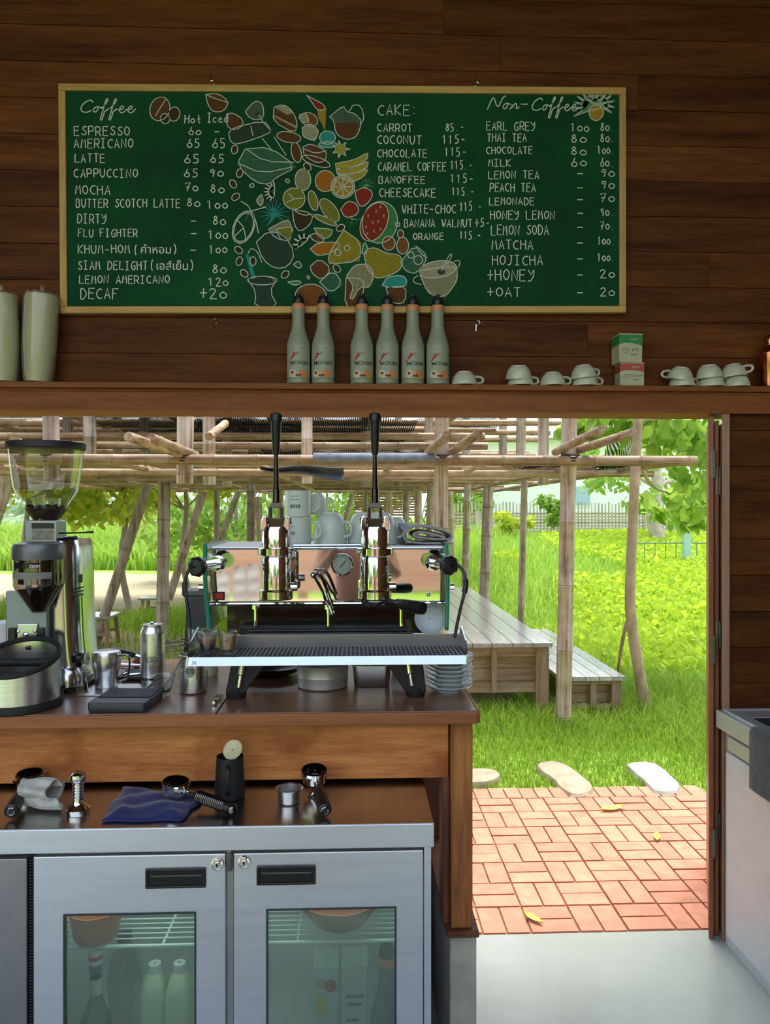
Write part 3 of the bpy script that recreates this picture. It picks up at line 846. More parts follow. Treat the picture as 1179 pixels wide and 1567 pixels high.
simple_tree('bushy_tree', 'mid green tree right of the right machine lever', 640, 21, 700, 1.5, 14, LMID, .28, 90, low=815)
simple_tree('garden_shrub', 'light green shrub in front of the fence beside a bamboo post', 782, 16.6, 782, .38, 6, LYEL, .16, 90, group='shrubs by the fence', low=812, tw=.02)
simple_tree('garden_shrub', 'tall light green shrub by the fence left of the tall bamboo post', 846, 17.2, 752, .35, 8, LMID, .16, 80, group='shrubs by the fence', low=800, tw=.02)
simple_tree('fence_tree', 'pale trunked tree standing by the fence near the folding door', 1004, 15.6, 690, 1.3, 9, LMID, .22, 70, low=745, tw=.17, bark=mat('pinkish_bark', (0.55,0.45,0.38), .8, 0, var=.3, scale=9, bump=.4))
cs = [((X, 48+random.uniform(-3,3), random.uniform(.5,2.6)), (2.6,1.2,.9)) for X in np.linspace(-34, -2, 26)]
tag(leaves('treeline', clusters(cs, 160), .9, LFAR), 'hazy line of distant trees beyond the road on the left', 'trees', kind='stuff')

cs = [((11.5*math.cos(a)+random.uniform(-.5,.5), -.5+11.5*math.sin(a)+random.uniform(-.5,.5), random.uniform(.3,3.0)), (.9,.9,.8)) for a in np.linspace(PI*1.0, PI*2.0, 64)]  # added leaf ring: greens the chrome reflections and hides the white sky
tag(leaves('hedge', clusters(cs, 150), .42, LMID), 'green hedge mirrored at the foot of the polished machine panel', 'hedge', kind='stuff')
# ------------------------------------------------------------------ fence, house, stools
FYY = 18.0
fz = float(gz(PX(900,FYY), FYY))
fn_ = thing('picket_fence', 'long pale bamboo picket fence along the top of the bank', 'fence', (PX(690,FYY), FYY, fz-.02))
W_FEN = wood('bleached_wood', (0.42,0.33,0.25), (0.72,0.62,0.5), 'Z', .8, 1, .25, .2)
fx0 = 0.0; fx1 = PX(1130,FYY)-PX(690,FYY)
zt = PZ(768,FYY)-fz; zr = PZ(784,FYY)-fz
m = MB(); k = 0.0
rf = random.Random(4)
while k < fx1:
    hh = zt+rf.uniform(-.03,.03); m.box((k,0.0,0.0), (k+.032,.02,hh)); k += .085
m.build('pickets', W_FEN, fn_, smooth=0)
m = MB()
for z in np.arange(.06, zr, .075): m.box((0,-.03,z), (fx1,-.005,z+.045))
m.build('lower_slats', wood('bleached_slats', (0.36,0.27,0.2), (0.62,0.51,0.4), 'X', .8, 1, .25, .2), fn_, smooth=0)
for kx in np.arange(.6, fx1, 2.1):
    MB().box((kx,-.1,-.05), (kx+.13,-.031,zr+.05)).build('fence_post', W_FEN, fn_, smooth=0)
HY = 25.0
hx0 = PX(690,HY); hx1 = PX(1190,HY)
hs = thing('white_house', 'overexposed white house standing behind the fence', 'house', (hx0, HY, float(gz(hx0+4,HY))-.1))
WHITEW = mat('white_render', (0.86,0.87,0.86), .8, 0, var=.04, scale=3)
MB().box((0,0,0), (hx1-hx0,5,3.2)).build('wall', WHITEW, hs, smooth=0)
MB().hexa([(-.5,-.6,3.2),(hx1-hx0+.5,-.6,3.2),(hx1-hx0+.5,5.6,3.2),(-.5,5.6,3.2),(.5,2,4.4),(hx1-hx0-.5,2,4.4),(hx1-hx0-.5,3,4.4),(.5,3,4.4)]).build('roof', mat('grey_roofing', (0.35,0.36,0.36), .7), hs, smooth=0)
for (xa,xb,ya,yb) in ((876,906,742,776),(722,740,745,785),(1040,1062,750,785)):
    a = P(xa,ya,HY-.03)-hs.location; b = P(xb,yb,HY-.03)-hs.location
    w_ = MB().box((a.x,-.05,b.z), (b.x,.0,a.z)).build('window', mat('pale_frame', (.8,.82,.82), .6), hs, smooth=0)
    MB().box((a.x+.06,-.06,b.z+.06), (b.x-.06,-.05,a.z-.06)).build('pane', mat('blue_pane', (.35,.5,.6), .1), w_, smooth=0)
gp = P(1051,775,13.0)
gt = thing('green_post', 'pale green post standing on the bank by the fence', 'post', (gp.x,13.0,float(gz(gp.x,13.0))-.05))
GP = mat('pale_green_paint', (.42,.62,.5), .5)
MB().box((-.06,-.06,0), (.06,.06,PZ(770,13,1051)-gt.location.z)).build('post_shaft', GP, gt, smooth=0)
m = MB()
for z in (.12,.5): m.tube([(-.95,0,z),(.95,0,z)], .012, 6)
for xk in np.arange(-.95,.96,.19): m.tube([(xk,0,.1),(xk,0,.52)], .008, 6)
m.build('mesh_panel', mat('grey_green_wire', (.16,.24,.2), .5), gt)
def stool(label, x, ytop, ybase, Y, w, d):
    g = G(x, ybase, -.03); t = thing('wooden_stool', label, 'stool', (g.x, g.y, -.02), group='wooden stools in the yard')
    zt = PZ(ytop, g.y, x)+.02
    MB().box((-w/2-.03,-d/2-.03,zt-.03), (w/2+.03,d/2+.03,zt)).build('stool_top', W_TOP, t, smooth=0, bevel=.004)
    for sx in (-1,1):
        for sy in (-1,1):
            MB().hexa([(sx*w/2-.02-.0,sy*d/2-.02,-.02),(sx*w/2+.02,sy*d/2-.02,-.02),(sx*w/2+.02,sy*d/2+.02,-.02),(sx*w/2-.02,sy*d/2+.02,-.02),
                (sx*(w/2-.03)-.02,sy*(d/2-.03)-.02,zt-.031),(sx*(w/2-.03)+.02,sy*(d/2-.03)-.02,zt-.031),(sx*(w/2-.03)+.02,sy*(d/2-.03)+.02,zt-.031),(sx*(w/2-.03)-.02,sy*(d/2-.03)+.02,zt-.031)]).build('leg', W_OLDZ, t, smooth=0)
    for sy in (-1,1): MB().box((-w/2,sy*d/2-.012,zt*.4), (w/2,sy*d/2+.012,zt*.4+.03)).build('stretcher', W_OLD, t, smooth=0)
stool('small wooden stool standing beside the upright bamboo post on the left', 238, 913, 948, 0, .34, .34)
stool('low wooden stool behind the leaning bamboo brace on the left', 146, 940, 990, 0, .42, .4)
# ------------------------------------------------------------------ chalkboard with its writing and drawings
YB = WY - 0.022
b0 = P(89, 480, YB)
bd = thing('chalkboard', 'long green chalkboard menu in a pale wooden frame above the shelf', 'chalkboard', b0)
def BP(x, y, d=0.0):
    # the frame hangs a hair out of square in the photo: y is measured along its left side
    return P(x, y, YB) - b0 + Vector((0, -d, 0))
W_FRAME = wood('pale_frame_wood', (0.42,0.24,0.06), (0.66,0.42,0.13), 'X', 0.5, 1, 0.08, 0.15)
W_FRAMEZ = wood('pale_frame_stile', (0.42,0.24,0.06), (0.66,0.42,0.13), 'Z', 0.5, 1, 0.08, 0.15)
c00, c10, c11, c01 = (P(x,y,YB)-b0 for x,y in ((93,480),(958,479),(958,135),(90,129)))
CHALKG = mat('green_chalkboard', (0.006,0.060,0.020), 0.75, 0, var=0.35, scale=3, spec=0.15)
fw = SZ(10.5, YB)
def lerp2(u, v): return c00*(1-u)*(1-v) + c10*u*(1-v) + c11*u*v + c01*(1-u)*v
def quadbox(m, a, b, c, d, y0, y1):
    m.hexa([Vector((p.x, y0, p.z)) for p in (a,b)] + [Vector((p.x, y1, p.z)) for p in (b,a)] + [Vector((p.x, y0, p.z)) for p in (d,c)] + [Vector((p.x, y1, p.z)) for p in (c,d)])
ix = fw/(c10-c00).length; iz = fw/(c01-c00).length
m = MB(); quadbox(m, lerp2(ix*.5,iz*.5), lerp2(1-ix*.5,iz*.5), lerp2(1-ix*.5,1-iz*.5), lerp2(ix*.5,1-iz*.5), 0.0, 0.012)
m.build('board_panel', CHALKG, bd, smooth=0)
for (u0,v0,u1,v1,mt) in ((0,0,1,iz,W_FRAME),(0,1-iz,1,1,W_FRAME),(0,iz,ix,1-iz,W_FRAMEZ),(1-ix,iz,1,1-iz,W_FRAMEZ)):
    m = MB(); quadbox(m, lerp2(u0,v0), lerp2(u1,v0), lerp2(u1,v1), lerp2(u0,v1), -0.008, 0.02)
    m.build('frame_rail', mt, bd, smooth=0, bevel=0.003)
for (x,y,s) in ((323,122,1),(731,124,1),(328,489,-1),(733,492,-1)):
    c = BP(x, y); q = [c+Vector((0.008*math.cos(a), 0.02, s*0.008*math.sin(a)*1.1)) for a in np.linspace(-2.4, 2.4, 12)]
    m = MB(); m.tube([p for p in q], 0.0018, 6); m.tube([c+Vector((-0.006,.02,s*0.006)), c+Vector((-0.006,.02,s*0.03))], 0.0018, 6)
    m.build('hanging_hook', CHROME, bd)

GL = {'A':'00 39 60;13 53','B':'00 09;~09 49 57 45 05;~05 45 63 50 00','C':'~68 39 06 03 30 61','D':'00 09;~09 39 66 63 30 00','E':'69 09 00 60;05 55','F':'69 09 00;05 45',
'G':'~68 39 06 03 20 50 63;64 34','H':'09 00;69 60;05 65','I':'09 69;39 30;00 60','J':'29 69;~49 42 20 01','K':'09 00;69 04 60','L':'09 00 60','M':'00 19 34 59 60','N':'00 09 60 69',
'O':'~39 07 03 30 63 67 39','P':'00 09;~09 59 66 54 04','R':'00 09;~09 59 66 54 04;34 60','S':'~68 39 17 35 54 62 30 02','T':'09 69;39 30','U':'~09 03 20 40 63 69','V':'09 30 69','W':'09 20 36 40 69',
'X':'09 60;69 00','Y':'09 35 69;69 64 30 00','0':'~36 04 02 30 62 64 36','1':'07 39 30','2':'~07 29 58 56 00;00 60','5':'59 19 15;~15 45 53 40 00','4':'30 39 04 64','6':'~49 24 02 20 50 63 45 03','7':'08 69 20;14 54',
'8':'~39 17 35 63 30 03 35 57 39','9':'~66 38 16 34 66 68 40','-':'14 64','+':'05 65;39 31','.':'20 30','~':'~04 15 44 55',':':'27 37;22 32','(':'~39 16 13 30','o':'~35 03 02 30 62 63 35','t':'39 31 50;15 55','c':'~54 25 03 01 30 51',
'e':'~03 53 44 25 03 01 30 61','d':'~54 25 03 01 30 52;59 50','n':'05 00;~03 25 44 50','f':'~68 59 38 20;15 55',')':'~09 36 33 00','z':'~06 28 48 55 20;20 60'}
CHALK = mat('white_chalk', (0.66,0.70,0.60), 0.9, 0, var=0.2, scale=300, spec=0.1)
def ribbon(m, pts, w, d):
    """flat chalk line; pts are pixel pairs on the board"""
    P2 = [BP(x, y, d) for x, y in pts]; n = len(P2); vs = []
    for i in range(n):
        a = P2[max(i-1,0)]; b = P2[min(i+1,n-1)]; t = (b-a); t = t.normalized() if t.length > 1e-9 else Vector((1,0,0))
        nn = Vector((-t.z, 0, t.x))*w/2
        vs += [P2[i]+nn, P2[i]-nn]
    m.add(vs, [(2*i,2*i+1,2*i+3,2*i+2) for i in range(n-1)])
rw = random.Random(9)
def write(m, s, x0, x1, yt, yb, w=1.35, slant=0.0, gap=0.32):
    m = MB(); n = len(s); adv = (x1-x0)/(n - gap*0.9) if n > 1 else (x1-x0)/(1-gap+.01)
    hgt = yb-yt
    for i, ch in enumerate(s):
        if ch == ' ': continue
        ox = x0 + adv*i; cw = adv*(1-gap); jy = rw.uniform(-.04,.04)*hgt; jr = rw.uniform(-.05,.05)
        if ch in 'I1.:-': cw *= .8
        for st in GL[ch].split(';'):
            sm = st.startswith('~'); q = [(int(a[0])/6, int(a[1])/9) for a in st.lstrip('~').split()]
            if sm: q = [(v.x, v.y) for v in smooth_line([(a,b,0) for a,b in q], 2)]
            pts = [(ox + a*cw + slant*b*hgt + jr*b*hgt, yb - b*hgt + jy) for a, b in q]
            if len(pts) > 1: ribbon(m, pts, SZ(w, YB), 0.0022)
    nm = 'bracket' if s in '()' else 'column_heading' if s in ('Hot','Iced','CAKE:') else 'menu_price' if s[0] in '0123456789-' or s == '+20' else 'menu_item'
    m.build(nm, CHALK, bd, smooth=0, fix=False)
for s,a,b,c,d in (('ESPRESSO',114,199,194,208),('AMERICANO',114,204,213,227),('LATTE',115,161,236,249),('CAPPUCCINO',114,211,259,272),('MOCHA',116,169,284,298),('BUTTER SCOTCH LATTE',117,276,305,318),('DIRTY',119,163,328,342),('FLU FIGHTER',120,211,351,363),('KHUM-HOM',120,199,375,388),('SIAM DELIGHT',120,226,400,413),('LEMON AMERICANO',122,260,422,434),('DECAF',124,181,442,458)): write(None,s,a,b,c,d)
for s,a,b,c,d in (('(',206,211,374,390),(')',267,272,374,390),('(',231,236,398,415),(')',293,298,398,415),('60',289,308,195,207),('65',286,307,213,226),('65',282,306,237,250),('65',282,304,259,271),('70',284,304,280,293),('80',286,307,304,317),('-',291,303,333,344),('-',291,303,352,363),('-',290,303,376,388),
  ('-',327,338,195,207),('65',325,346,212,226),('65',322,344,237,249),('90',320,343,258,271),('80',322,344,283,296),('100',318,349,307,320),('80',326,346,331,345),('100',320,349,352,366),('100',321,348,375,388),('80',325,347,405,419),('120',320,350,425,438),('+20',306,348,442,458),('Hot',283,308,176,189),('Iced',318,350,174,188)): write(None,s,a,b,c,d)
for s,a,b,c,d in (('CAKE:',579,640,161,177),('CARROT',578,631,190,202),('COCONUT',578,645,208,221),('CHOCOLATE',578,654,229,241),('CARAMEL COFFEE',579,683,249,262),('BANOFFEE',580,651,270,281),('CHEESECAKE',581,667,289,302),('WHITE~CHOC',616,698,314,327),('BANANA WALNUT',619,723,336,348),('ORANGE',633,679,357,367),
  ('85.-',682,711,189,201),('115-',678,712,207,220),('115-',681,714,226,239),('115.-',690,723,246,259),('115-',690,725,267,280),('115.-',692,726,287,299),('115.-',704,737,309,323),('45-',727,750,335,347),('115.-',704,736,354,366)): write(None,s,a,b,c,d)
for i,(s,a,b,c,d) in enumerate((('EARL GREY',745,819,187,200),('THAI TEA',746,806,205,217),('CHOCOLATE',745,815,225,236),('MILK',748,782,244,255),('LEMON TEA',748,825,262,274),('PEACH TEA',750,820,281,294),('LEMONADE',749,818,303,314),('HONEY LEMON',751,849,323,336),('LEMON SODA',752,840,345,360),('MATCHA',753,816,368,382),('HOJICHA',754,831,391,406),('+HONEY',746,817,413,430),('+OAT',746,797,440,454))):
    write(None,s,a,b,c,d)
    h = ('100','80','80','60')[i] if i < 4 else '-'
    yy = (196,213,232,249,266,287,305,326,347,371,396,420,448)[i]
    if i < 4: write(None,h,874,902 if i==0 else 898,yy-7,yy+6)
    else: write(None,h,882,895,yy-6,yy+6)
    q = ('80.','80.','100.','60.','90','90','70','90.','70.','100.','100.','20','20')[i]
    y2 = (195,212,230,249,265,283,303,325,346,369,394,420,447)[i]
    write(None,q,915 if len(q)>3 else 919,941,y2-7,y2+6)
CHALKS = mat('soft_grey_chalk', (0.56,0.62,0.52), 0.9, 0, var=0.15, scale=300, spec=0.1)
def script_words(specs):
    m = MB()
    for s,x,y,h,adv in specs:
        for ch in s:
            g = {'C':[(9,8),(7,10),(3,8),(1,4),(2,1),(6,0),(9,2)],'o':[(5,5),(2,4),(1,2),(3,0),(6,2),(5,5),(7,4),(9,4)],'f':[(0,3),(5,8),(5,11),(3,10),(2,0),(1,-5),(3,-6),(4,-1),(4,1),(8,3)],'e':[(0,2),(5,3),(5,5),(2,5),(1,2),(3,0),(6,0),(9,3)],
                 'N':[(0,0),(2,9),(3,9),(7,0),(9,10),(11,10)],'n':[(0,0),(2,5),(1,0),(4,5),(6,4),(6,0),(9,2)],'-':[(1,4),(8,4)]}[ch]
            a = adv*(1.5 if ch in 'CN' else 1)
            q = [(x + gx/9*a + gy*h*.02, y - gy*h/10) for gx, gy in g]
            q = [(v.x, v.y) for v in smooth_line([(p[0],p[1],0) for p in q], 3)]
            ribbon(m, q, SZ(1.6,YB), 0.0022); x += a*(1.0 if ch not in 'CN' else 1.05)
    return m
for sp_ in (('Coffee',120,173,20,13.2),('Non-',746,168,20,13.5),('Coffee',811,170,20,11.2)): script_words((sp_,)).build('heading_script', CHALKS, bd, smooth=0, fix=False)
for (s, x, y, px_, wd) in (('คำหอม',239,388,17,1.0),('เอส์เย็น',264,413,17,1.0)):
    me = text_mesh(s, SZ(px_, YB), 0.0001); me.name = 'thai_words'
    if me.materials: me.materials[0] = CHALK
    else: me.materials.append(CHALK)
    o = bpy.data.objects.new('thai_words', me); COL.objects.link(o); o.parent = bd
    o.location = BP(x, y, 0.0022); o.rotation_euler = (R(90),0,0)

def ell(cx, cy, rx, ry, rot=0, n=22):
    r = R(rot); return [(cx+rx*math.cos(t)*math.cos(r)-ry*math.sin(t)*math.sin(r), cy+rx*math.cos(t)*math.sin(r)+ry*math.sin(t)*math.cos(r)) for t in np.linspace(0, 2*PI, n, endpoint=False)]
def K(pts): return [(340+x/2.9475, 120+y/2.9475) for x, y in pts]
def CH(name, c):
    c = tuple(.68*a+.32*b for a, b in zip(c, (.006,.06,.02)))
    return mat('chalk_'+name, c, 0.9, 0, var=0.3, scale=160, spec=0.05, bump=0.2)
CC = {'brown':(.16,.045,.018),'dkbrown':(.07,.028,.014),'grey':(.10,.13,.10),'dkgrey':(.045,.055,.045),'cream':(.46,.40,.26),'red':(.34,.02,.018),'orange':(.50,.17,.02),'teal':(.05,.34,.33),'yellow':(.50,.40,.05),'olive':(.26,.24,.03),'mustard':(.38,.28,.025),'green':(.07,.26,.08),'leaf':(.16,.38,.16),'beige':(.34,.30,.17),'gold':(.52,.30,.03),'rust':(.27,.085,.022),'paper':(.06,.15,.09)}
LAY = [0]
def draw(name, shapes, lines=(), kk=True, w=1.15):
    """one chalk drawing: coloured patches with white outlines, a part of the board"""
    f = K if kk else list
    root = None
    for k, (pts, c, *o) in enumerate(shapes):
        LAY[0] += 1
        q = f(pts); d = 0.0008 + 0.00001*LAY[0]
        m = MB(); ctr = (sum(p[0] for p in q)/len(q), sum(p[1] for p in q)/len(q))
        V = [BP(*p, d) for p in q]; n = len(V); m.add(V + [BP(*ctr, d)], [(i, (i+1)%n, n) for i in range(n)])
        ob = m.build(name if k == 0 else name+'_patch', CH(c, CC[c]), bd if root is None else root, smooth=0)
        root = root or ob
        if not o or o[0]:
            lines = list(lines) + [(pts + [pts[0]], 'W')]
    m = MB()
    for pts, _c in lines:
        q = [(v.x, v.y) for v in smooth_line([(a,b,0) for a,b in f(pts)], 1)]
        ribbon(m, q, SZ(w,YB), 0.0020)
    if m.v:
        ob = m.build(name if root is None else 'chalk_outline', CHALKS if root else CHALK, root or bd, smooth=0, fix=False)
    return root
W = 'W'
def spikes(cx, cy, n, r0, r1, a0=0, a1=360):
    out = []
    for i in range(n):
        a = R(a0+(a1-a0)*i/n); b = R(a0+(a1-a0)*(i+.5)/n)
        out += [(cx+r1*math.cos(a), cy+r1*math.sin(a)), (cx+r0*math.cos(b), cy+r0*math.sin(b))]
    return out
draw('chalk_coffee_bean', [(ell(245,167,15,18.5,20),'brown'), (ell(267,175,8.5,11,10),'dkbrown'), (ell(253,182,7,8,-20),'dkbrown')], [([(238,178),(245,166),(254,153)],W)], kk=False)
draw('chalk_cup', [([(315,145),(334,143),(351,156),(343,171),(326,172),(318,160)],'brown')], [([(317,146),(334,153),(350,157)],W)], kk=False)
draw('chalk_cup', [([(20,165),(50,155),(100,190),(85,225),(45,235),(20,210)],'brown')])
draw('chalk_dripper', [([(105,150),(150,100),(185,115),(190,180),(150,190),(120,175)],'grey'),(ell(160,160,11,11),'dkgrey',0)], [([(165,165),(190,205),(215,230)],W)])
draw('chalk_grinder', [([(30,250),(45,225),(190,190),(220,230),(215,250),(70,300),(40,290)],'dkgrey')], [([(130,215),(140,260)],W)])
draw('chalk_cake_slice', [([(235,130),(280,118),(320,150),(342,205),(328,250),(230,195)],'brown'),([(238,132),(285,120),(325,155),(295,165)],'cream',0),([(235,165),(335,215),(333,225),(234,173)],'cream',0)])
draw('chalk_bread', [([(345,175),(385,150),(425,170),(435,205),(400,225),(360,200)],'rust'),([(350,165),(380,155),(395,200),(355,198)],'cream'),([(362,222),(400,203),(438,235),(420,285),(365,265)],'cream')])
draw('chalk_syrup_dropper', [([(380,75),(405,90),(470,125),(455,150),(425,140),(400,100)],'red'),([(430,142),(470,135),(465,240),(450,205),(435,180)],'gold',0)])
draw('chalk_jug', [([(485,175),(548,122),(560,150),(600,160),(632,195),(610,265),(560,280),(512,250),(505,190)],'grey'),([(512,200),(618,200),(607,258),(560,276),(516,246)],'brown',0)], [([(575,150),(592,118),(628,125),(642,180),(625,210)],W)])
draw('chalk_teal_cup', [(ell(476,268,36,30),'teal'),(ell(478,300,42,13),'teal')])
draw('chalk_coffee_cups', [(ell(302,266,55,24,10),'brown'),(ell(335,335,22,46,-12),'brown'),(ell(425,375,66,20,18),'dkbrown'),([(365,310),(400,295),(470,325),(470,370),(430,385),(370,350)],'brown')], [([(370,318),(420,340),(470,328)],W)])
draw('chalk_napkins', [([(105,320),(215,310),(340,400),(240,450),(215,480),(150,470),(65,390)],'paper')], [([(110,320),(190,375),(325,380)],W),([(75,385),(180,430),(320,400)],W),([(180,270),(230,330)],W),([(235,265),(290,350)],W)])
draw('chalk_egg', [(ell(365,458,36,49),'beige')])
draw('chalk_orange', [(ell(466,464,46,48),'orange'),(ell(545,490,54,52),'gold')], [(ell(545,490,45,43)+[(590,490)],W)]+[([(545,490),(545+42*math.cos(a),490+41*math.sin(a))],W) for a in np.linspace(0,2*PI,9)[:-1]])
draw('chalk_bananas', [(spikes(535,320,7,16,44),'yellow'),([(512,385),(600,368),(660,333),(655,368),(600,400),(515,412)],'yellow'),([(515,412),(600,402),(662,372),(655,405),(600,430),(520,434)],'yellow'),([(522,436),(600,432),(662,406),(640,445),(590,470),(545,455)],'yellow')])
draw('chalk_strawberry', [([(600,510),(640,490),(682,512),(670,552),(630,585),(606,552)],'red'),(spikes(652,482,9,12,40,150,400),'leaf',0)])
draw('chalk_strawberry', [([(535,592),(565,553),(605,562),(620,597),(600,622),(555,630)],'red'),(spikes(588,636,9,10,36,0,230),'leaf',0)])
draw('chalk_watermelon', [(ell(712,650,80,95,10),'green'),(ell(687,648,58,92,24),'red')]+[(ell(640+x,570+y,4,6),'cream',0) for x,y in ((20,50),(55,30),(75,10),(40,80),(10,100),(65,75),(90,50),(15,130),(45,120),(75,110))])
draw('chalk_lemon', [(spikes(240,512,9,16,62,100,280),'paper'),(ell(325,543,50,48),'olive')], [([(300,520),(325,545),(365,540)],W),([(290,560),(325,545)],W)])
draw('chalk_lemon_slices', [(ell(411,552,20,46,-14),'olive'),(ell(485,595,30,62,-38),'olive'),(ell(466,640,56,13,24),'olive')])
draw('chalk_pineapple', [([(210,680),(300,632),(320,690),(305,735),(240,722)],'beige'),([(245,680),(318,668),(318,700),(300,735),(262,728)],'olive'),(spikes(235,610,13,18,72,120,420),'teal',0)])
draw('chalk_tea_cup', [([(318,590),(412,610),(400,660),(350,695),(325,660)],'dkbrown')], [([(320,592),(365,620),(410,612)],W)])
draw('chalk_small_bowl', [([(415,675),(502,680),(490,715),(445,728)],'olive'),(ell(430,720,32,17,20),'brown')])
draw('chalk_carrot', [([(398,770),(430,742),(520,738),(535,755),(490,790),(430,802)],'orange'),(spikes(370,750,6,16,62,150,330),'green')])
draw('chalk_cheese', [([(550,685),(628,740),(620,825),(485,840),(478,805),(510,745)],'mustard'),(ell(565,766,13,12),'olive'),(ell(523,786,13,14),'olive')])
draw('chalk_pear', [([(640,795),(655,770),(690,763),(740,790),(800,795),(818,830),(800,868),(750,892),(695,905),(655,860)],'mustard'),([(630,790),(640,735),(658,760),(650,795)],'green')])
draw('chalk_jar', [([(805,830),(870,750),(932,805),(880,882),(830,872)],'paper')], [(ell(852,797,14,14)+[(866,797)],W),(ell(885,820,20,20)+[(905,820)],W),([(875,755),(895,790),(925,810)],W)])
draw('chalk_pot', [([(885,870),(1060,840),(1062,915),(1005,990),(930,972)],'beige'),(ell(972,862,86,38,-9),'cream'),(ell(990,873,18,12),'dkgrey',0)], [([(990,870),(1012,820),(1035,785),(1035,810),(1012,840)],W),([(1045,825),(1075,820),(1070,850),(1055,855)],W),([(885,890),(860,905),(870,925),(900,930)],W)])
draw('chalk_coffee_pot', [([(155,740),(205,690),(280,702),(330,790),(300,850),(240,860),(185,820)],'dkgrey')], [([(180,830),(160,780),(130,765),(118,790)],W)])
draw('chalk_carafe', [([(115,905),(180,890),(248,905),(215,962),(255,1032),(145,1032),(155,965)],'dkgrey'),([(105,790),(125,800),(150,895),(135,905)],'teal',0)], [(ell(182,912,66,20)+[(248,912)],W)])
draw('chalk_bicycle', [], [(ell(98,672,46,76,22)+[(140,690)],W),(ell(98,672,40,68,22)+[(136,688)],W),([(98,672),(128,590),(150,630),(165,700)],W),([(85,555),(120,575),(130,600)],W),([(100,672),(60,710)],W),([(98,672),(120,610)],W),([(98,672),(70,640)],W),([(98,672),(110,735)],W),([(130,600),(200,580)],W)])
draw('chalk_chocolate', [([(398,848),(440,813),(495,860),(450,912),(405,880)],'brown'),([(440,918),(502,865),(545,925),(490,970)],'paper')])
draw('chalk_float', [([(560,900),(640,905),(640,960),(618,1032),(553,1032)],'brown'),([(562,890),(600,840),(662,838),(687,890),(665,945),(620,940),(590,1000),(575,990),(595,940)],'beige')])
draw('chalk_takeaway_cup', [([(740,945),(832,935),(826,1010),(790,1018),(760,1005)],'brown'),([(722,935),(745,895),(815,888),(836,912),(825,940),(760,945)],'teal')])
draw('chalk_tangerine', [(ell(400,980,70,52),'rust'),([(295,918),(350,912),(360,925),(325,935)],'green')])
draw('chalk_nuts', [(ell(752,744,29,32),'rust'),(ell(815,755,27,38),'rust'),(ell(805,702,14,18),'brown'),(ell(792,660,10,10),'paper')])
draw('chalk_coffee_beans', [(ell(x,y,14,20,r),'dkbrown') for x,y,r in ((80,428,20),(50,477,-30),(62,535,50),(75,775,-50),(78,825,20),(140,825,0),(100,880,-50),(285,885,50),(385,400,-40),(535,675,60),(518,858,-40),(57,322,10))])
draw('chalk_sugar', [([(322,840),(345,822),(362,845),(348,860)],'paper'),([(122,485),(140,470),(146,488),(132,496)],'paper'),([(284,460),(296,452),(308,465),(296,475)],'paper'),([(383,892),(395,892),(395,906),(386,904)],'paper'),([(155,550),(180,518),(188,560),(172,580)],'beige')])
draw('chalk_pineapple', [(spikes(905,163,11,9,31,150,390),'leaf'),(spikes(918,160,9,9,26,200,420),'leaf'),(ell(913,172,11,13,15),'gold')], kk=False, w=1.2)

# ------------------------------------------------------------------ things on the shelf
ZS = zsh + 0.0005
YS = 2.665
def on_shelf(px, Y=YS): return Vector((PX(px, Y), Y, ZS))
# paper cup sleeves
def cup_sleeve(px, label, tilt, w, h, lets):
    o = on_shelf(px); o.z += 0.003
    t = thing('paper_cup_sleeve', label, 'stack of cups', o, group='bagged paper cups on the shelf')
    r = SZ(w, YS)/2; H = SZ(h, YS)
    CUP = mat('cream_paper_cup', (0.56,0.53,0.32), 0.55, 0, var=0.06, scale=5)
    M = Matrix.Rotation(R(tilt), 4, 'Y')
    nC = 26
    m = MB(); m.lathe([(0.003,0),(r*.72,0),(r*.74,H*.06)] + [(r*(.76+.18*min(1,i/12.)) , H*(.06+.86*i/nC)) for i in range(nC)] + [(r*.95,H*.95),(r*.9,H*.97),(0.003,H*.97)], seg=32, M=M)
    m.build('cups', CUP, t)
    m = MB()
    rg = random.Random(px)
    prof = [(r*.8,-.001),(r*.86,H*.03),(r*.98,H*.3),(r*1.03,H*.6),(r*1.04,H*.93),(r*.98,H*.985),(r*.5,H*1.0),(r*.14,H*1.015),(r*.10,H*1.04),(r*.16,H*1.085)]
    m.lathe(prof, seg=40, M=M)
    vs = []
    for v in m.v:
        a = math.atan2(v[1], v[0]); k = 1+.022*math.sin(a*5+v[2]*30)+.015*math.sin(a*9-v[2]*55)
        vs.append((v[0]*k, v[1]*k, v[2]))
    m.v = vs
    m.build('plastic_bag', glass('cloudy_bag', (0.95,0.96,0.92), 0.7, 0.15, frost=0.12, frost_col=(.8,.8,.7)), t)
    if lets:
        mm = MB()
        for i in range(11):
            a0 = -PI/2 - .45 + .028*rg.uniform(-1,1); z = H*.5 - i*H*.022
            mm.add([(1.06*r*math.cos(a0+q), 1.06*r*math.sin(a0+q), z+dz) for q, dz in ((0,0),(.35+.2*rg.random(),0),(.35,-H*.009),(0,-H*.009))], [(0,1,2,3)])
        mm.build('printing', mat('faded_print', (0.25,0.24,0.16), .7), t, smooth=0)
    return t
cup_sleeve(7, 'leftmost sleeve of paper cups in plastic bag cut by the picture edge', -2, 47, 134, True)
cup_sleeve(59, 'sleeve of cream paper cups in a knotted plastic bag beside the chalkboard', 2.2, 50, 134, False)
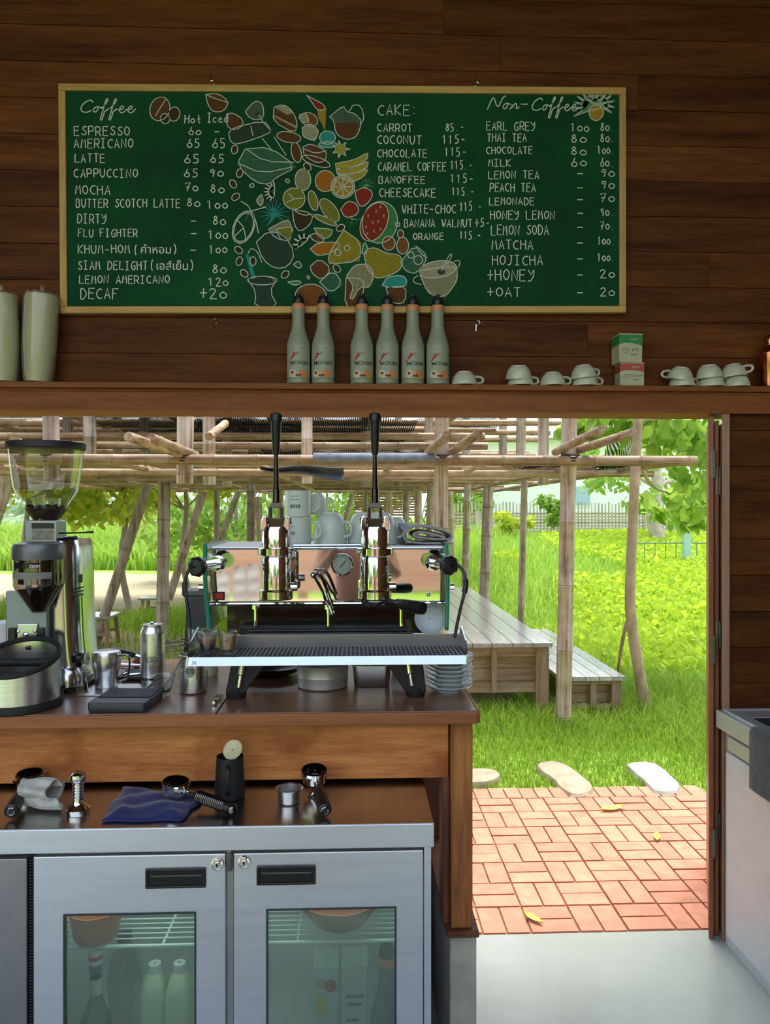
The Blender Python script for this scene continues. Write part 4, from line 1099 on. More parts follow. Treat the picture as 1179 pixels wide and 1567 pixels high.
# syrup bottles
SYR = mat('grey_green_plastic', (0.27,0.30,0.20), 0.3, 0, var=0.06, scale=3, spec=0.4)
def wrap(m, pts, r, z0=0, a0=-PI/2):
    ctr = (sum(p[0] for p in pts)/len(pts), sum(p[1] for p in pts)/len(pts)); n = len(pts)
    f = lambda p: (r*math.cos(a0+p[0]/r), r*math.sin(a0+p[0]/r), z0+p[1])
    mid = [((p[0]+ctr[0])/2, (p[1]+ctr[1])/2) for p in pts]
    m.add([f(p) for p in pts]+[f(p) for p in mid]+[f(ctr)], [(i,(i+1)%n,n+(i+1)%n,n+i) for i in range(n)]+[(n+i,n+(i+1)%n,2*n) for i in range(n)])
def syrup_bottle(loc, label):
    t = thing('syrup_bottle', label, 'bottle', loc, group='syrup bottles on the shelf')
    r = .0415
    MB().lathe([(.003,0),(r-.004,0),(r,.004),(r,.016),(r-.0015,.018),(r,.02),(r,.142),(r-.001,.15),(r-.006,.166),(.028,.19),(.0245,.205),(.0225,.225),(.0225,.272),(.003,.272)], seg=36).build('bottle_body', SYR, t)
    MB().lathe([(.0235,.268),(.0238,.270),(.0238,.283),(.0225,.286),(.021,.29),(.003,.29)], seg=32).build('collar', mat('peach_band', (.55,.24,.10), .4), t)
    MB().lathe([(.0195,.288),(.0205,.292),(.0205,.306),(.016,.318),(.0075,.322),(.0075,.33),(.003,.332)], seg=24).build('pourer', BLACK, t)
    lb = MB()
    lb.lathe([(r+.0006,.024),(r+.0006,.135)], seg=24, a0=-PI/2-1.25, a1=-PI/2+1.25).build('label', mat('pale_label', (0.31,0.35,0.24), .4, 0, var=.1), t)
    m = MB(); wrap(m, [(-.040,.079),(-.031,.079),(-.012,.096),(-.016,.101)], r+.0012); wrap(m, [(-.030,.092),(-.020,.090),(-.001,.106),(.006,.113),(-.016,.111)], r+.001)
    m.build('red_ribbon', mat('label_red', (.42,.03,.03), .5), t, smooth=0)
    lettering('MONIN', .0185, mat('label_black', (.02,.02,.02), .5), t, (.11,0,.0665), 'lettering', wrap=r+.0012, sx=1.12, bold=.00015)
    m = MB(); wrap(m, ell(-.022,.036,.014,.015), r+.0011); wrap(m, ell(-.012,.030,.018,.008), r+.0011); m.build('fruit_cream', mat('label_peach', (.60,.48,.30), .5), t, smooth=0)
    m = MB()
    for x,z in ((.010,.040),(.020,.038),(.028,.034),(.014,.030),(.024,.028)): wrap(m, ell(x,z,.007,.009), r+.0013)
    m.build('fruit_orange', mat('label_orange', (.62,.22,.05), .5), t, smooth=0)
    m = MB()
    for x,z in ((-.022,.038),(-.004,.029),(.006,.029)): wrap(m, ell(x,z,.006,.005), r+.0015)
    m.build('fruit_dark', mat('label_brown', (.16,.03,.02), .5), t, smooth=0)
    m = MB()
    for x in (-.016,.016): m.lathe([(r+.0004,.122),(r+.0016,.126),(r+.0004,.13)], seg=4, a0=-PI/2+x/r-.16, a1=-PI/2+x/r+.16)
    m.build('embossed_badge', SYR, t)
    return t
names = ('leftmost syrup bottle of the six on the shelf, first of the left pair','second syrup bottle from the left, right one of the left pair','third syrup bottle from the left, just right of the gap','fourth syrup bottle from the left on the shelf','fifth syrup bottle from the left, second from the lone upturned cup','rightmost syrup bottle of the six, beside the lone upturned cup')
sb = None
for i, (x, rz) in enumerate(((457,.06),(495,-.12),(554,.05),(593,.02),(632,.12),(670,.08))):
    if sb is None: sb = syrup_bottle(on_shelf(x), names[0]); sb.rotation_euler.z = rz
    else: dup(sb, on_shelf(x), rz, names[i])
# upturned cups
def upturned_cup(loc, label, rz, tilt=(0,0)):
    t = thing('coffee_cup', label, 'cup', loc, group='white cups upside down on the shelf'); t.scale = (1.12,1.12,1.1)
    MB().lathe([(.0395,.0),(.0425,.0),(.0425,.002),(.0405,.012),(.036,.027),(.029,.038),(.024,.0405),(.0235,.044),(.021,.044),(.0205,.0405),(.003,.0405)], seg=36).build('bowl', WHITECER, t)
    q = smooth_line([(.038,0,.010),(.054,0,.008),(.063,0,.016),(.060,0,.027),(.046,0,.031),(.033,0,.030)], 2)
    MB().tube(q, .0042, 8).build('handle', WHITECER, t)
    return t
uc = None
for (x, dz, rz, tx, ty, lab, Y) in ((711,0,.1,0,0,'lone upturned white cup just right of the syrup bottles',2.655),(797,0,.2,0,0,'lower cup of the tilted pair left of the middle single cup',2.655),(794,.026,.9,4,-9,'upper cup of the tilted pair left of the middle single cup',2.655),(846,0,.1,0,0,'single upturned white cup between the two stacked pairs',2.655),(896,0,.2,0,0,'lower cup of the stacked pair left of the small cartons',2.655),(894,.028,.35,0,-6,'upper cup of the stacked pair left of the small cartons',2.655),
     (1044,0,.25,0,0,'lower cup of the pair just right of the small cartons',2.655),(1040,.022,2.4,4,-12,'upper tilted cup of the pair just right of the small cartons',2.655),(1089,0,.1,0,0,'lower cup of the middle pair between cartons and copper shaker',2.655),(1086,.032,.5,0,-5,'upper cup of the middle pair between cartons and copper shaker',2.655),(1128,0,1.0,0,0,'lower cup of the pair next to the copper shaker',2.655),(1124,.034,-.9,0,-7,'upper cup of the pair next to the copper shaker',2.655)):
    l = on_shelf(x, Y) + Vector((0,0,dz))
    rot = (R(tx), R(ty), rz)
    if uc is None: uc = upturned_cup(l, lab, rz); uc.rotation_euler = rot
    else: dup(uc, l, None, lab, rot=rot)
# two small cartons
def carton(px, z, w, h, d, col, cold, label, rz, s1, s2):
    o = on_shelf(px, 2.64); o.z = z
    t = thing('small_carton', label, 'carton', o, rz, group='cartons stacked on the shelf')
    CB = mat('carton_card', (.48,.47,.30), .6, 0, var=.06)
    MB().box((-w/2,0,0),(w/2,d,h)).build('box', CB, t, smooth=0, bevel=.0015)
    c = mat('carton_'+cold, col, .5)
    m = MB(); m.add([(-w/2,-.0006,h*.99),(w/2,-.0006,h*.99),(w/2,-.0006,h*.60),(w/2-.02,-.0006,h*.66),(0,-.0006,h*.70),(-w/4,-.0006,h*.70),(-w/2,-.0006,h*.64)],[(0,1,2,3,4,5,6)]); m.box((-w/2-.0006,0,h*.64),(-w/2,d,h*.99)); m.build('colour_band', c, t, smooth=0)
    MB().box((-w/2-.001,-.003,h*.985),(w/2+.001,d,h*1.03)).build('lid', CB, t, smooth=0, bevel=.001)
    ink = mat('carton_ink', (.16,.2,.10), .6)
    lettering(s1, .011, CB, t, (w*.14,-.0012,h*.80), 'band_lettering')
    lettering(s2, .016, ink, t, (w*.2,-.0012,h*.40), 'lettering')
    lettering(s1, .009, ink, t, (w*.14,-.0012,h*.24), 'lettering')
    m = MB(); q = ell(-w*.24, h*.42, w*.15, h*.09); m.tube([(a,-.0008,b) for a,b in q+[q[0]]], .0006, 4); q = ell(-w*.2, h*.46, w*.13, h*.05, 15); m.tube([(a,-.0008,b) for a,b in q+[q[0]]], .0006, 4); m.build('logo', ink, t)
    return t
h1 = SZ(588-551, 2.64); h2 = SZ(548-505, 2.64)
carton(968, ZS, SZ(37,2.64), h1-.004, .07, (.42,.07,.04), 'red', 'small carton with red band, lower of the two cartons on the shelf', R(-3), 'ชาไทย', 'ชาแดง')
carton(966, ZS+h1+.0, SZ(37,2.64), h2, .07, (.03,.24,.06), 'green', 'small carton with green band, upper of the two cartons on the shelf', R(4), 'ชาเขียว', 'ชาใบ')
# copper shaker
o = on_shelf(1180, 2.655)
t = thing('cocktail_shaker', 'copper cocktail shaker at the right end of the shelf', 'shaker', o)
COP = mat('polished_copper', (.72,.27,.12), .18, 1.0, var=.06)
MB().lathe([(.003,0),(.034,0),(.036,.004),(.044,.11),(.0445,.118),(.003,.118)], seg=36).build('body', COP, t)
MB().lathe([(.045,.1185),(.045,.124),(.040,.138),(.026,.15),(.024,.152),(.003,.153)], seg=36).build('shoulder', COP, t)
MB().lathe([(.0215,.1535),(.0225,.156),(.021,.186),(.018,.191),(.003,.192)], seg=36).build('cap', COP, t)
# ------------------------------------------------------------------ wooden counter
W_CTR = wood('counter_top_wood', (0.14,0.055,0.032), (0.34,0.165,0.10), 'X', 0.3, 0.5, 0.1, 0.12, coat=0.8)
W_EDGE = wood('counter_edge_wood', (0.23,0.068,0.025), (0.42,0.155,0.06), 'X', 0.45, 0.6, 0.1, 0.2)
W_APRON = wood('apron_plywood', (0.36,0.105,0.027), (0.76,0.31,0.09), 'X', 0.5, 1.6, 0.05, 0.25, stain=(0.31,0.085,0.022))
W_POST = wood('counter_post_wood', (0.17,0.045,0.012), (0.60,0.24,0.075), 'Z', 0.5, 0.7, 0.12, 0.35)
W_POSTD = wood('dark_post_wood', (0.09,0.027,0.013), (0.24,0.09,0.04), 'Z', 0.5, 0.9, 0.12, 0.35)
CY0, CY1 = 1.90, 2.62
ZC = P(732, 1089, CY0).z
CXR = P(732, 1089, CY0).x
CXL = -1.6
ct = thing('wooden_counter', 'reddish brown wooden bar counter with a dark polished top on a concrete foot', 'counter', (CXR, CY0, 0))
def cc(x, y, z): return (x-CXR, y-CY0, z)
zt0 = PZ(1110, CY0, 600)
xs_ = P(330,1093,CY0).x
for a, b in ((CXL, xs_-0.0015), (xs_+0.0015, CXR-0.001)):
    MB().box(cc(a, CY0+0.012, zt0), cc(b, CY1, ZC)).build('top_board', W_CTR, ct, smooth=0, bevel=0.002)
MB().box(cc(CXL, CY0, zt0), cc(CXR, CY0+0.0115, ZC-0.001)).build('front_edge', W_EDGE, ct, smooth=0, bevel=0.003)
MB().box(cc(CXR-0.0005, CY0+0.0115, zt0), cc(CXR+0.008, CY1, ZC-0.001)).build('side_edge', W_EDGE, ct, smooth=0, bevel=0.002)
AY = 1.965
za = PZ(1194, AY, 400)
xpl = P(689, 1200, AY).x; xpr = P(724, 1200, 1.945).x
m = MB(); m.box(cc(CXL, AY, za), cc(xpl-.004, AY+0.025, zt0-0.0005)); m.build('apron', W_APRON, ct, smooth=0, bevel=0.002)
zpl = PZ(1421, 1.945, 705); zpb = PZ(1436, 1.93, 705)
MB().box(cc(xpl, 1.945, zpl), cc(xpr, 2.045, zt0-0.0005)).build('front_post', W_POST, ct, smooth=0, bevel=0.004)
MB().box(cc(P(677,1250,1.975).x, 1.968, zpl), cc(xpl-.0005, 2.045, za-0.0005)).build('post_batten', W_POSTD, ct, smooth=0, bevel=0.003)
MB().box(cc(xpl, 2.5, zpl), cc(xpr, 2.6, zt0-0.0005)).build('rear_post', W_POSTD, ct, smooth=0, bevel=0.004)  # darker wood than the front post, shade put into its colour
MB().box(cc(xpr-0.035, 2.046, zt0-.16), cc(xpr-0.012, 2.499, zt0-.001)).build('side_apron', W_POSTD, ct, smooth=0)
MB().box(cc(P(684,1430,1.93).x, 1.93, zpb), cc(P(734,1430,1.93).x, 2.62, zpl-.0005)).build('sill_plate', W_POSTD, ct, smooth=0, bevel=0.003)
MB().box(cc(P(689,1500,1.94).x, 1.942, 0), cc(P(730,1500,1.94).x, 2.62, zpb-.0005)).build('concrete_foot', CONCR, ct, smooth=0, bevel=0.004)
MB().box(cc(CXL, 2.45, 0), cc(xpl, 2.5, zt0-.001)).build('back_panel', W_POSTD, ct, smooth=0)

# ------------------------------------------------------------------ lever espresso machine
MYB = 2.27                           # the polished splash panel
mo = Vector((PX(503, 2.1), 2.1, ZC+0.0005))
em = thing('espresso_machine', 'chrome two-group lever espresso machine with green-edged glass sides', 'espresso machine', mo)
def E(x, y, Y): return P(x, y, Y) - mo
MIRROR = mat('polished_mirror_steel', (.80,.79,.77), .04, 1.0, var=.03, scale=3)
GEDGE = mat('green_glass_edge', (.03,.26,.18), .15, 0, var=.15, coat=.5)
GREYST = mat('grey_tray_steel', (.30,.30,.31), .35, .9, var=.08)
# legs
for (s, tl, tr_, bl, br) in ((0,(355,1013),(410,1016),(345,1062),(374,1063)),(1,(590,1016),(647,1012),(621,1062),(653,1060))):
    for Yl in (2.05, 2.48):
        k = 1.0
        pts = [E(*bl,2.05), E(*br,2.05), E(*tr_,2.05), E(*tl,2.05)]
        dY = Yl-2.05
        lg = MB(); lg.prism([(p.x, max(p.z, .014) if i < 2 else p.z+.006) for i, p in enumerate(pts)], .05, Matrix.Translation((0, 2.05-2.1+dY, 0)))
        l_ = lg.build('leg', BLACKM, em, smooth=0, bevel=.003)
        fx = (pts[0].x+pts[1].x)/2
        MB().lathe([(.003,0),(.026,0),(.028,.004),(.028,.026),(.003,.026)], (fx, -.026+dY, 0), 24).build('foot', RUBBER, l_)
        b0_ = Vector((fx + (.012 if s == 0 else -.012), -.056+dY, .035)); b1 = Vector((fx + (.022 if s==0 else -.022), -.056+dY, .10))
        MB().tube([b0_,b0_.lerp(b1,.5),b0_.lerp(b1,.55),b1], [.007,.007,.010,.008], 12).build('bolt', CHROME, l_)
# drip tray
zf = P(500,1003,1.985).z - mo.z; yf = 1.98-2.1; yb_ = 2.13-2.1
xl = E(292,1005,1.985).x; xr = E(712,1005,1.985).x
zl0 = P(500,1014,1.98).z - mo.z
tray = MB(); tray.box((xl, yf, zl0-.002), (xr, yb_, zl0+.006)); tray.build('tray_pan', GREYST, em, smooth=0)
RAILM = mat('bright_rail_steel', (.62,.65,.68), .22, 1.0, var=.05)
MB().hexa([(xl-.004,yf-.016,zl0-.004),(xr+.002,yf-.016,zl0-.004),(xr+.002,yf-.001,zl0-.004),(xl-.004,yf-.001,zl0-.004),(xl-.004,yf-.004,zf),(xr+.002,yf-.004,zf),(xr+.002,yf-.001,zf),(xl-.004,yf-.001,zf)]).build('tray_lip', RAILM, em, smooth=0, bevel=.001)
lettering('30', .013, BLACK, em, (xl+.012, yf-.0142, zl0+.001), 'tray_number', rot=(R(56),0,0))
g_ = MB(); nb = 62
for i in range(nb+1):
    x = xl+.004+(xr-xl-.008)*i/nb; g_.box((x-.0018, yf+.001, zf-.006), (x+.0018, yb_-.001, zf-.002))
for j in range(6):
    y = yf+.003+(yb_-yf-.006)*j/5; g_.box((xl+.002, y-.0016, zf-.0075), (xr-.002, y+.0016, zf-.003))
g_.build('tray_grille', mat('grille_steel', (.20,.20,.205), .3, .9), em, smooth=0)
zbk = P(500,971,2.13).z - mo.z
MB().box((E(345,980,2.13).x, yb_, zl0), (xr+.01, yb_+.004, zbk)).build('tray_back', GREYST, em, smooth=0, bevel=.001)
for (xa, nm) in ((xl-.001, 'l'), (xr-.001, 'r')):
    sgn = -1 if nm == 'l' else 1
    m = MB(); q = [(yf-.006, zl0-.004), (yb_+.02, zl0-.004), (yb_+.02, zbk+.02), (yf+.05, zf+.03), (yf-.006, zf+.002)]
    vs = [Vector((xa + sgn*max(0,(b-zl0))*.18, a, b)) for a, b in q]; w2 = [v+Vector((.003*sgn,0,0)) for v in vs]
    n = 5; m.add(vs+w2, [tuple(range(n)), tuple(reversed(range(n,2*n)))]+[(i,(i+1)%n,n+(i+1)%n,n+i) for i in range(n)])
    m.build('tray_side', RAILM, em, smooth=0)
# boiler housing with the polished splash panel
xa = E(322,880,MYB).x; xb = E(683,880,MYB).x
zt_ = P(500,841,MYB).z - mo.z; zb_ = P(500,922,MYB).z - mo.z
MB().box((xa, MYB-2.1, zb_), (xb, MYB-2.1+.006, zt_)).build('splash_panel', MIRROR, em, smooth=0, bevel=.001)
MB().box((xa, MYB-2.1+.0065, zb_+.004), (xb, .48, zt_-.004)).build('housing', mat('dark_housing_steel', (.16,.16,.165), .35, .8), em, smooth=0)
MB().tube([(xa, MYB-2.1-.008, zb_-.002), (xb, MYB-2.1-.008, zb_-.002)], .006, 10).build('lower_rail', CHROME, em)
MB().box((xa+.02, .35, zl0), (xb-.01, .36, zb_-.005)).build('lower_back', mat('wood_reflection_brown', (.05,.022,.012), .22, 0, var=.3, coat=.4), em, smooth=0)  # brown of the reflected wood put into the panel colour
m = MB()
for k in range(3): m.tube([(E(380,968,2.2).x, .06+.02*k, zbk-.012+.006*k), (E(632,968,2.2).x, .06+.02*k, zbk-.012+.006*k)], .004, 8)
m.build('rear_rods', BLACK, em)
m = MB(); m.box((E(372,940,2.3).x, .12, zbk-.03), (E(622,940,2.3).x, .21, zbk+.015)); m.build('lower_tank', BLACKM, em, smooth=0, bevel=.01)
for x in (392, 503, 614):
    m = MB(); m.tube([E(x,926,2.2), E(x,958,2.2)], .0055, 10); m.tube([E(x,926,2.2), E(x,932,2.2)], .011, 10); m.build('drain_pipe', CHROME, em)
# cup tray on top
ztop = zt_ + .012
MB().box((xa-.006, MYB-2.1-.01, zt_), (xb+.004, .5, ztop)).build('cup_tray', STEEL, em, smooth=0, bevel=.002)
m = MB(); zr_ = P(500,834.5,MYB).z-mo.z
m.tube([E(448,835,MYB-.01), E(561,834,MYB-.01)], .0045, 8); m.build('cup_rail', CHROME, em)
m = MB(); m.tube([(xa, MYB-2.1-.012, zt_+.006), (xb, MYB-2.1-.012, zt_+.006)], .003, 8); m.build('tray_trim', CHROME, em)
# glass side panels
for (xt, xm, xb_, nm) in ((314,314,321,-1),(684,686,684,1)):
    Yp0, Yp1 = 2.20, 2.6
    e0 = E(xt,833,Yp0); e1 = E(xm,895,Yp0); e2 = E(xb_,964,Yp0)
    th = .0045
    gl_ = MB()
    pr = [e0, e0.lerp(e1,.5), e1, e1.lerp(e2,.5), e2]
    n = len(pr)
    vs = [Vector((p.x-th, p.y+.006, p.z)) for p in pr]+[Vector((p.x+th, p.y+.006, p.z)) for p in pr]+[Vector((p.x-th, Yp1-2.1, p.z)) for p in pr]+[Vector((p.x+th, Yp1-2.1, p.z)) for p in pr]
    fs = []
    for i in range(n-1): fs += [(i,i+1,2*n+i+1,2*n+i),(n+i,n+i+1,3*n+i+1,3*n+i),(2*n+i,2*n+i+1,3*n+i+1,3*n+i)]
    gp_ = gl_.add(vs, fs).build('glass_side', glass('side_glass', (.86,.95,.91), .6), em, smooth=0)
    m = MB(); m.tube([p for p in smooth_line(pr,1)], .0068, 8); m.tube([e0, Vector((e0.x, Yp1-2.1, e0.z))], .005, 8); m.build('green_edge', GEDGE, gp_)
    m = MB(); m.cyl(E(xm+nm*2,899,2.3), E(xm+nm*9,899,2.3), .012, seg=16); m.build('side_bolt', CHROME, em)
# lever groups
GYY = 2.12
LEVM = mat('backlit_lever_chrome', (.085,.07,.062), .15, 1.0, var=.08)  # chrome with its backlit darkness put into the colour
def lever_group(cx):
    o = E(cx, 860, GYY); o = Vector((o.x, GYY-2.1, 0))
    s = GYY/FPX
    z = lambda y: P(cx, y, GYY).z - mo.z
    m = MB(); R_ = 22*s
    m.lathe([(.003,z(917)),(24*s,z(917)),(25.5*s,z(915)),(25.5*s,z(904)),(24*s,z(902)),(22*s,z(901)),(22*s,z(856)),(21*s,z(852)),(23*s,z(850)),(28*s,z(849)),(28*s,z(839)),(26*s,z(838)),(22*s,z(837)),(22*s,z(812)),(20*s,z(806)),(.003,z(805))], o, 40)
    cyl_ = m.build('group_cylinder', CHROME, em)
    m = MB(); m.cyl((o.x, o.y+.03, z(872)), (o.x, MYB-2.1, z(872)), 20*s, seg=28); m.build('group_neck', CHROME, em)
    m = MB(); m.cyl((o.x+22*s, o.y, z(898)), (o.x+32*s, o.y, z(898)), 6.5*s, seg=16); m.build('side_knob', CHROME, cyl_)
    for sg in (-1, 1):
        m = MB(); m.prism([(o.x+sg*12*s, z(810)), (o.x+sg*22*s, z(812)), (o.x+sg*21.5*s, z(796)), (o.x+sg*18*s, z(788)), (o.x+sg*13*s, z(790))], .05, Matrix.Translation((0, o.y-.025, 0)))
        m.build('yoke', CHROME, cyl_, smooth=0, bevel=.003)
    m = MB(); m.cyl((o.x-23*s, o.y, z(797)), (o.x+23*s, o.y, z(797)), .008, seg=16); m.build('pivot_pin', LEVM, cyl_)
    # the lever: fork, shaft and black grip
    lv = MB()
    lv.box((o.x-11*s, o.y-.014, z(812)), (o.x+11*s, o.y+.014, z(793)))
    lv.box((o.x-11.5*s, o.y-.012, z(794)), (o.x-6*s, o.y+.012, z(776))); lv.box((o.x+6*s, o.y-.012, z(794)), (o.x+11.5*s, o.y+.012, z(776)))
    lv.hexa([(o.x-11.5*s,o.y-.012,z(777)),(o.x+11.5*s,o.y-.012,z(777)),(o.x+11.5*s,o.y+.012,z(777)),(o.x-11.5*s,o.y+.012,z(777)),(o.x-6*s,o.y-.009,z(768)),(o.x+6*s,o.y-.009,z(768)),(o.x+6*s,o.y+.009,z(768)),(o.x-6*s,o.y+.009,z(768))])
    L_ = lv.build('lever_fork', LEVM, em, smooth=0, bevel=.002)
    m = MB(); m.tube([(o.x,o.y,z(770)),(o.x,o.y,z(748)),(o.x,o.y,z(747)),(o.x,o.y-.004,z(692))], [6.2*s,5.6*s,4.6*s,3.2*s], 16); m.build('lever_shaft', LEVM, L_)
    m = MB(); m.lathe([(.003,z(697)),(4.5*s,z(696)),(6*s,z(690)),(6.2*s,z(676)),(6.8*s,z(675)),(7.2*s,z(660)),(7.8*s,z(659)),(8.4*s,z(646)),(9.2*s,z(645)),(9.4*s,z(637)),(8*s,z(633.5)),(5*s,z(632)),(.003,z(631.5))], (o.x,o.y-.004,0), 24); m.build('lever_grip', BLACK, L_)
    return cyl_, o, z, s
gr1 = lever_group(423); gr2 = lever_group(574)
# portafilter locked into the right group
cyl_, o, z, s = gr2
m = MB(); m.lathe([(.003,z(926)),(17*s,z(925)),(22*s,z(920)),(22.5*s,z(917.5)),(.003,z(917.5))], o, 28); pf = m.build('portafilter_body', CHROME, em)
a = Vector((o.x+14*s, o.y-.012, z(919))); b = E(648, 931, 2.0)
m = MB(); m.tube([a, a.lerp(b,.3), a.lerp(b,.35), a.lerp(b,.55), a.lerp(b,.9), b], [.010,.010,.014,.0165,.019,.017], 18); m.build('portafilter_handle', BLACK, pf)
# steam taps and wands
for (kx, ky, hx, hy, pts) in ((303,867,335,862,[(292,868),(285,880),(282,898),(285,914),(289,940),(291,960)]),(687,865,662,861,[(703,866),(711,876),(714,893),(711,908),(703,940),(696,976)])):
    kc = E(kx, ky, 2.08); hc = E(hx, hy, 2.2); d = (kc-hc).normalized()
    m = MB(); m.cyl(hc+d*.0, hc+d*.025, .024, .022, seg=8); m.cyl(hc+d*.025, kc-d*.012, .013, .014, seg=16); m.build('tap_hub', CHROME, em)
    q = d.to_track_quat('Z','Y').to_matrix().to_4x4()
    m = MB(); prof = [(.003,-.016),(.016,-.016),(.024,-.010),(.0285,0),(.027,.010),(.020,.017),(.003,.019)]
    m.lathe(prof, kc, 36, q); m.v = [v for v in m.v]
    vs = []
    for v in m.v:
        p = Vector(v)-kc; lp = q.inverted() @ p; a = math.atan2(lp.y, lp.x); k = 1+.045*math.cos(a*9)*(1 if lp.xy.length>.02 else 0)
        vs.append(kc + q @ Vector((lp.x*k, lp.y*k, lp.z)))
    m.v = vs; m.build('tap_knob', BLACK, em)
    q_ = [E(x, y, 2.1-.02*i/5) for i, (x, y) in enumerate(pts)]; q_ = smooth_line(q_, 2)
    m = MB(); m.tube([hc]+[q_[0]] , .005, 8); m.tube(q_, .0048, 10); wd = m.build('steam_wand', mat('black_wand', (.05,.05,.052), .25, .6), em)
    i0 = len(q_)//3; m = MB(); m.tube(q_[i0:i0+6], .0078, 10); m.build('wand_sleeve', BLACK, wd)
# gauge, water spout, switch
gc = E(524, 864, MYB)
QX = Matrix.Rotation(R(90), 4, 'X')
m = MB(); m.lathe([(.029,0),(.034,0),(.0345,.008),(.031,.012),(.029,.010)], gc, 36, QX); gg = m.build('gauge_ring', CHROME, em)
m = MB(); m.lathe([(.002,.006),(.0295,.006)], gc, 36, QX); m.build('gauge_face', mat('gauge_face_grey', (.30,.34,.30), .35, 0, var=.1), gg)
m = MB(); m.tube([gc+Vector((-.006,-.0075,-.008)), gc+Vector((.012,-.0075,.014))], .0012, 6)
for k in range(11):
    a = R(225-27*k); m.tube([gc+Vector((.022*math.cos(a),-.0072,.022*math.sin(a))), gc+Vector((.026*math.cos(a),-.0072,.026*math.sin(a)))], .0006, 4)
m.build('gauge_needle', BLACK, gg)
pc = E(480, 880, 2.2); m = MB(); m.ball(pc, .010); m.cyl(pc, pc+Vector((0,.07,0)), .006, seg=12); sp = m.build('spout_joint', CHROME, em)
m = MB(); m.tube(smooth_line([pc, E(490,878,2.17), E(498,893,2.13), E(504,915,2.1), E(510,930,2.1)], 2), .0055, 10); m.tube(smooth_line([pc, E(485,888,2.17), E(494,905,2.13), E(501,925,2.1), E(508,934,2.1)], 2), .0045, 10); m.build('spout_arm', DCHROME, sp)
m = MB(); m.tube([E(505,926,2.1), E(509,938,2.1), E(512,936,2.1)], [.008,.008,.006], 10); m.build('spout_tip', CHROME, sp)
sc_ = E(335, 912, MYB-.002)
sw = MB().box((sc_.x-.018, sc_.y-.004, sc_.z-.0125), (sc_.x+.018, sc_.y+.002, sc_.z+.0125)).build('switch_frame', BLACK, em, smooth=0, bevel=.001)
MB().box((sc_.x-.0145, sc_.y-.007, sc_.z-.009), (sc_.x+.0145, sc_.y-.004, sc_.z+.009)).build('power_switch', mat('red_switch', (.45,.02,.03), .25, 0), sw, smooth=0, bevel=.001)
m = MB(); bc = E(656,910,MYB-.004); m.ball(bc, .0065); m.build('panel_screw', CHROME, em)

# ------------------------------------------------------------------ things standing on the machine
ZT = mo.z + ztop + .0008
def on_machine(x, Y): return Vector((PX(x, Y), Y, ZT))
MUGC = mat('shaded_white_mug', (.62,.68,.60), .2, 0, var=.04, coat=.2)  # white mugs, grey-green of backlit shade put into the colour
INK = mat('dark_print', (.05,.06,.05), .6)
def ringh(m, x0, z0, h, w, r=.0045):
    m.tube(smooth_line([(x0-.004,0,z0+h/2),(x0+w*.6,0,z0+h*.55),(x0+w,0,z0+h*.15),(x0+w*.9,0,z0-h*.3),(x0+w*.4,0,z0-h/2),(x0-.004,0,z0-h*.42)],2), r, 10)
def tall_mug(loc, label, rz):
    t = thing('tall_mug', label, 'mug', loc, rz, group='mugs stacked on the espresso machine')
    MB().lathe([(.003,0),(.038,0),(.041,.003),(.0415,.010),(.0415,.0835),(.0405,.0845),(.0385,.0835),(.0385,.008),(.003,.006)], seg=40).build('bowl', MUGC, t)
    m = MB(); ringh(m, .041, .043, .052, .032); m.build('handle', MUGC, t)
    rr = random.Random(2); m = MB()
    for i in range(7): wrap(m, [(-.016+.005*i,.030),(-.013+.005*i,.026+.006*rr.random()),(-.012+.005*i,.040),(-.015+.005*i,.043-.004*rr.random())], .0421, 0, -PI/2-.62-rz)
    for k, (z, w) in enumerate(((.055,.014),(.066,.011))): wrap(m, [(-w,z),(w,z),(w,z+.0022),(-w,z+.0022)], .0421, 0, -PI/2-.62-rz)
    m.build('printed_logo', INK, t, smooth=0)
    return t
tm = tall_mug(on_machine(457, 2.38), 'lower tall mug with dark print beside the left lever, handle to the right', -.1)
dup(tm, on_machine(456, 2.38)+Vector((0,0,.0855)), .35, 'upper tall mug stacked on the other beside the left lever')
def dome_mug(loc, label, rz, k=1.0):
    t = thing('upturned_mug', label, 'mug', loc, rz, group='mugs stacked on the espresso machine')
    MB().lathe([(.050*k,0),(.054*k,0),(.0545*k,.003),(.054*k,.03*k),(.051*k,.058*k),(.043*k,.082*k),(.036*k,.092*k),(.030*k,.096*k),(.029*k,.101*k),(.027*k,.101*k),(.026*k,.097*k),(.003,.097*k)], seg=40).build('bowl', MUGC, t)
    m = MB(); ringh(m, .050*k, .045*k, .048*k, .030*k); m.build('handle', MUGC, t)
    return t
dm = dome_mug(on_machine(506, 2.44), 'large upturned mug between the two levers, right of the tall mugs', -.5)
dup(dm, on_machine(557, 2.46), -.35, 'upturned mug just left of the right lever')
dup(dm, on_machine(582, 2.35), .1, 'upturned mug partly behind the right lever')
o_ = dup(dm, on_machine(484, 2.47)+Vector((0,0,.092)), .1, 'small upturned mug resting on top behind the tall mugs'); o_.scale = (.72,.72,.72)
o_ = dup(dm, on_machine(604, 2.52), 2.6, 'smaller upturned mug at the back behind the right lever and towel'); o_.scale = (.85,.85,.85)
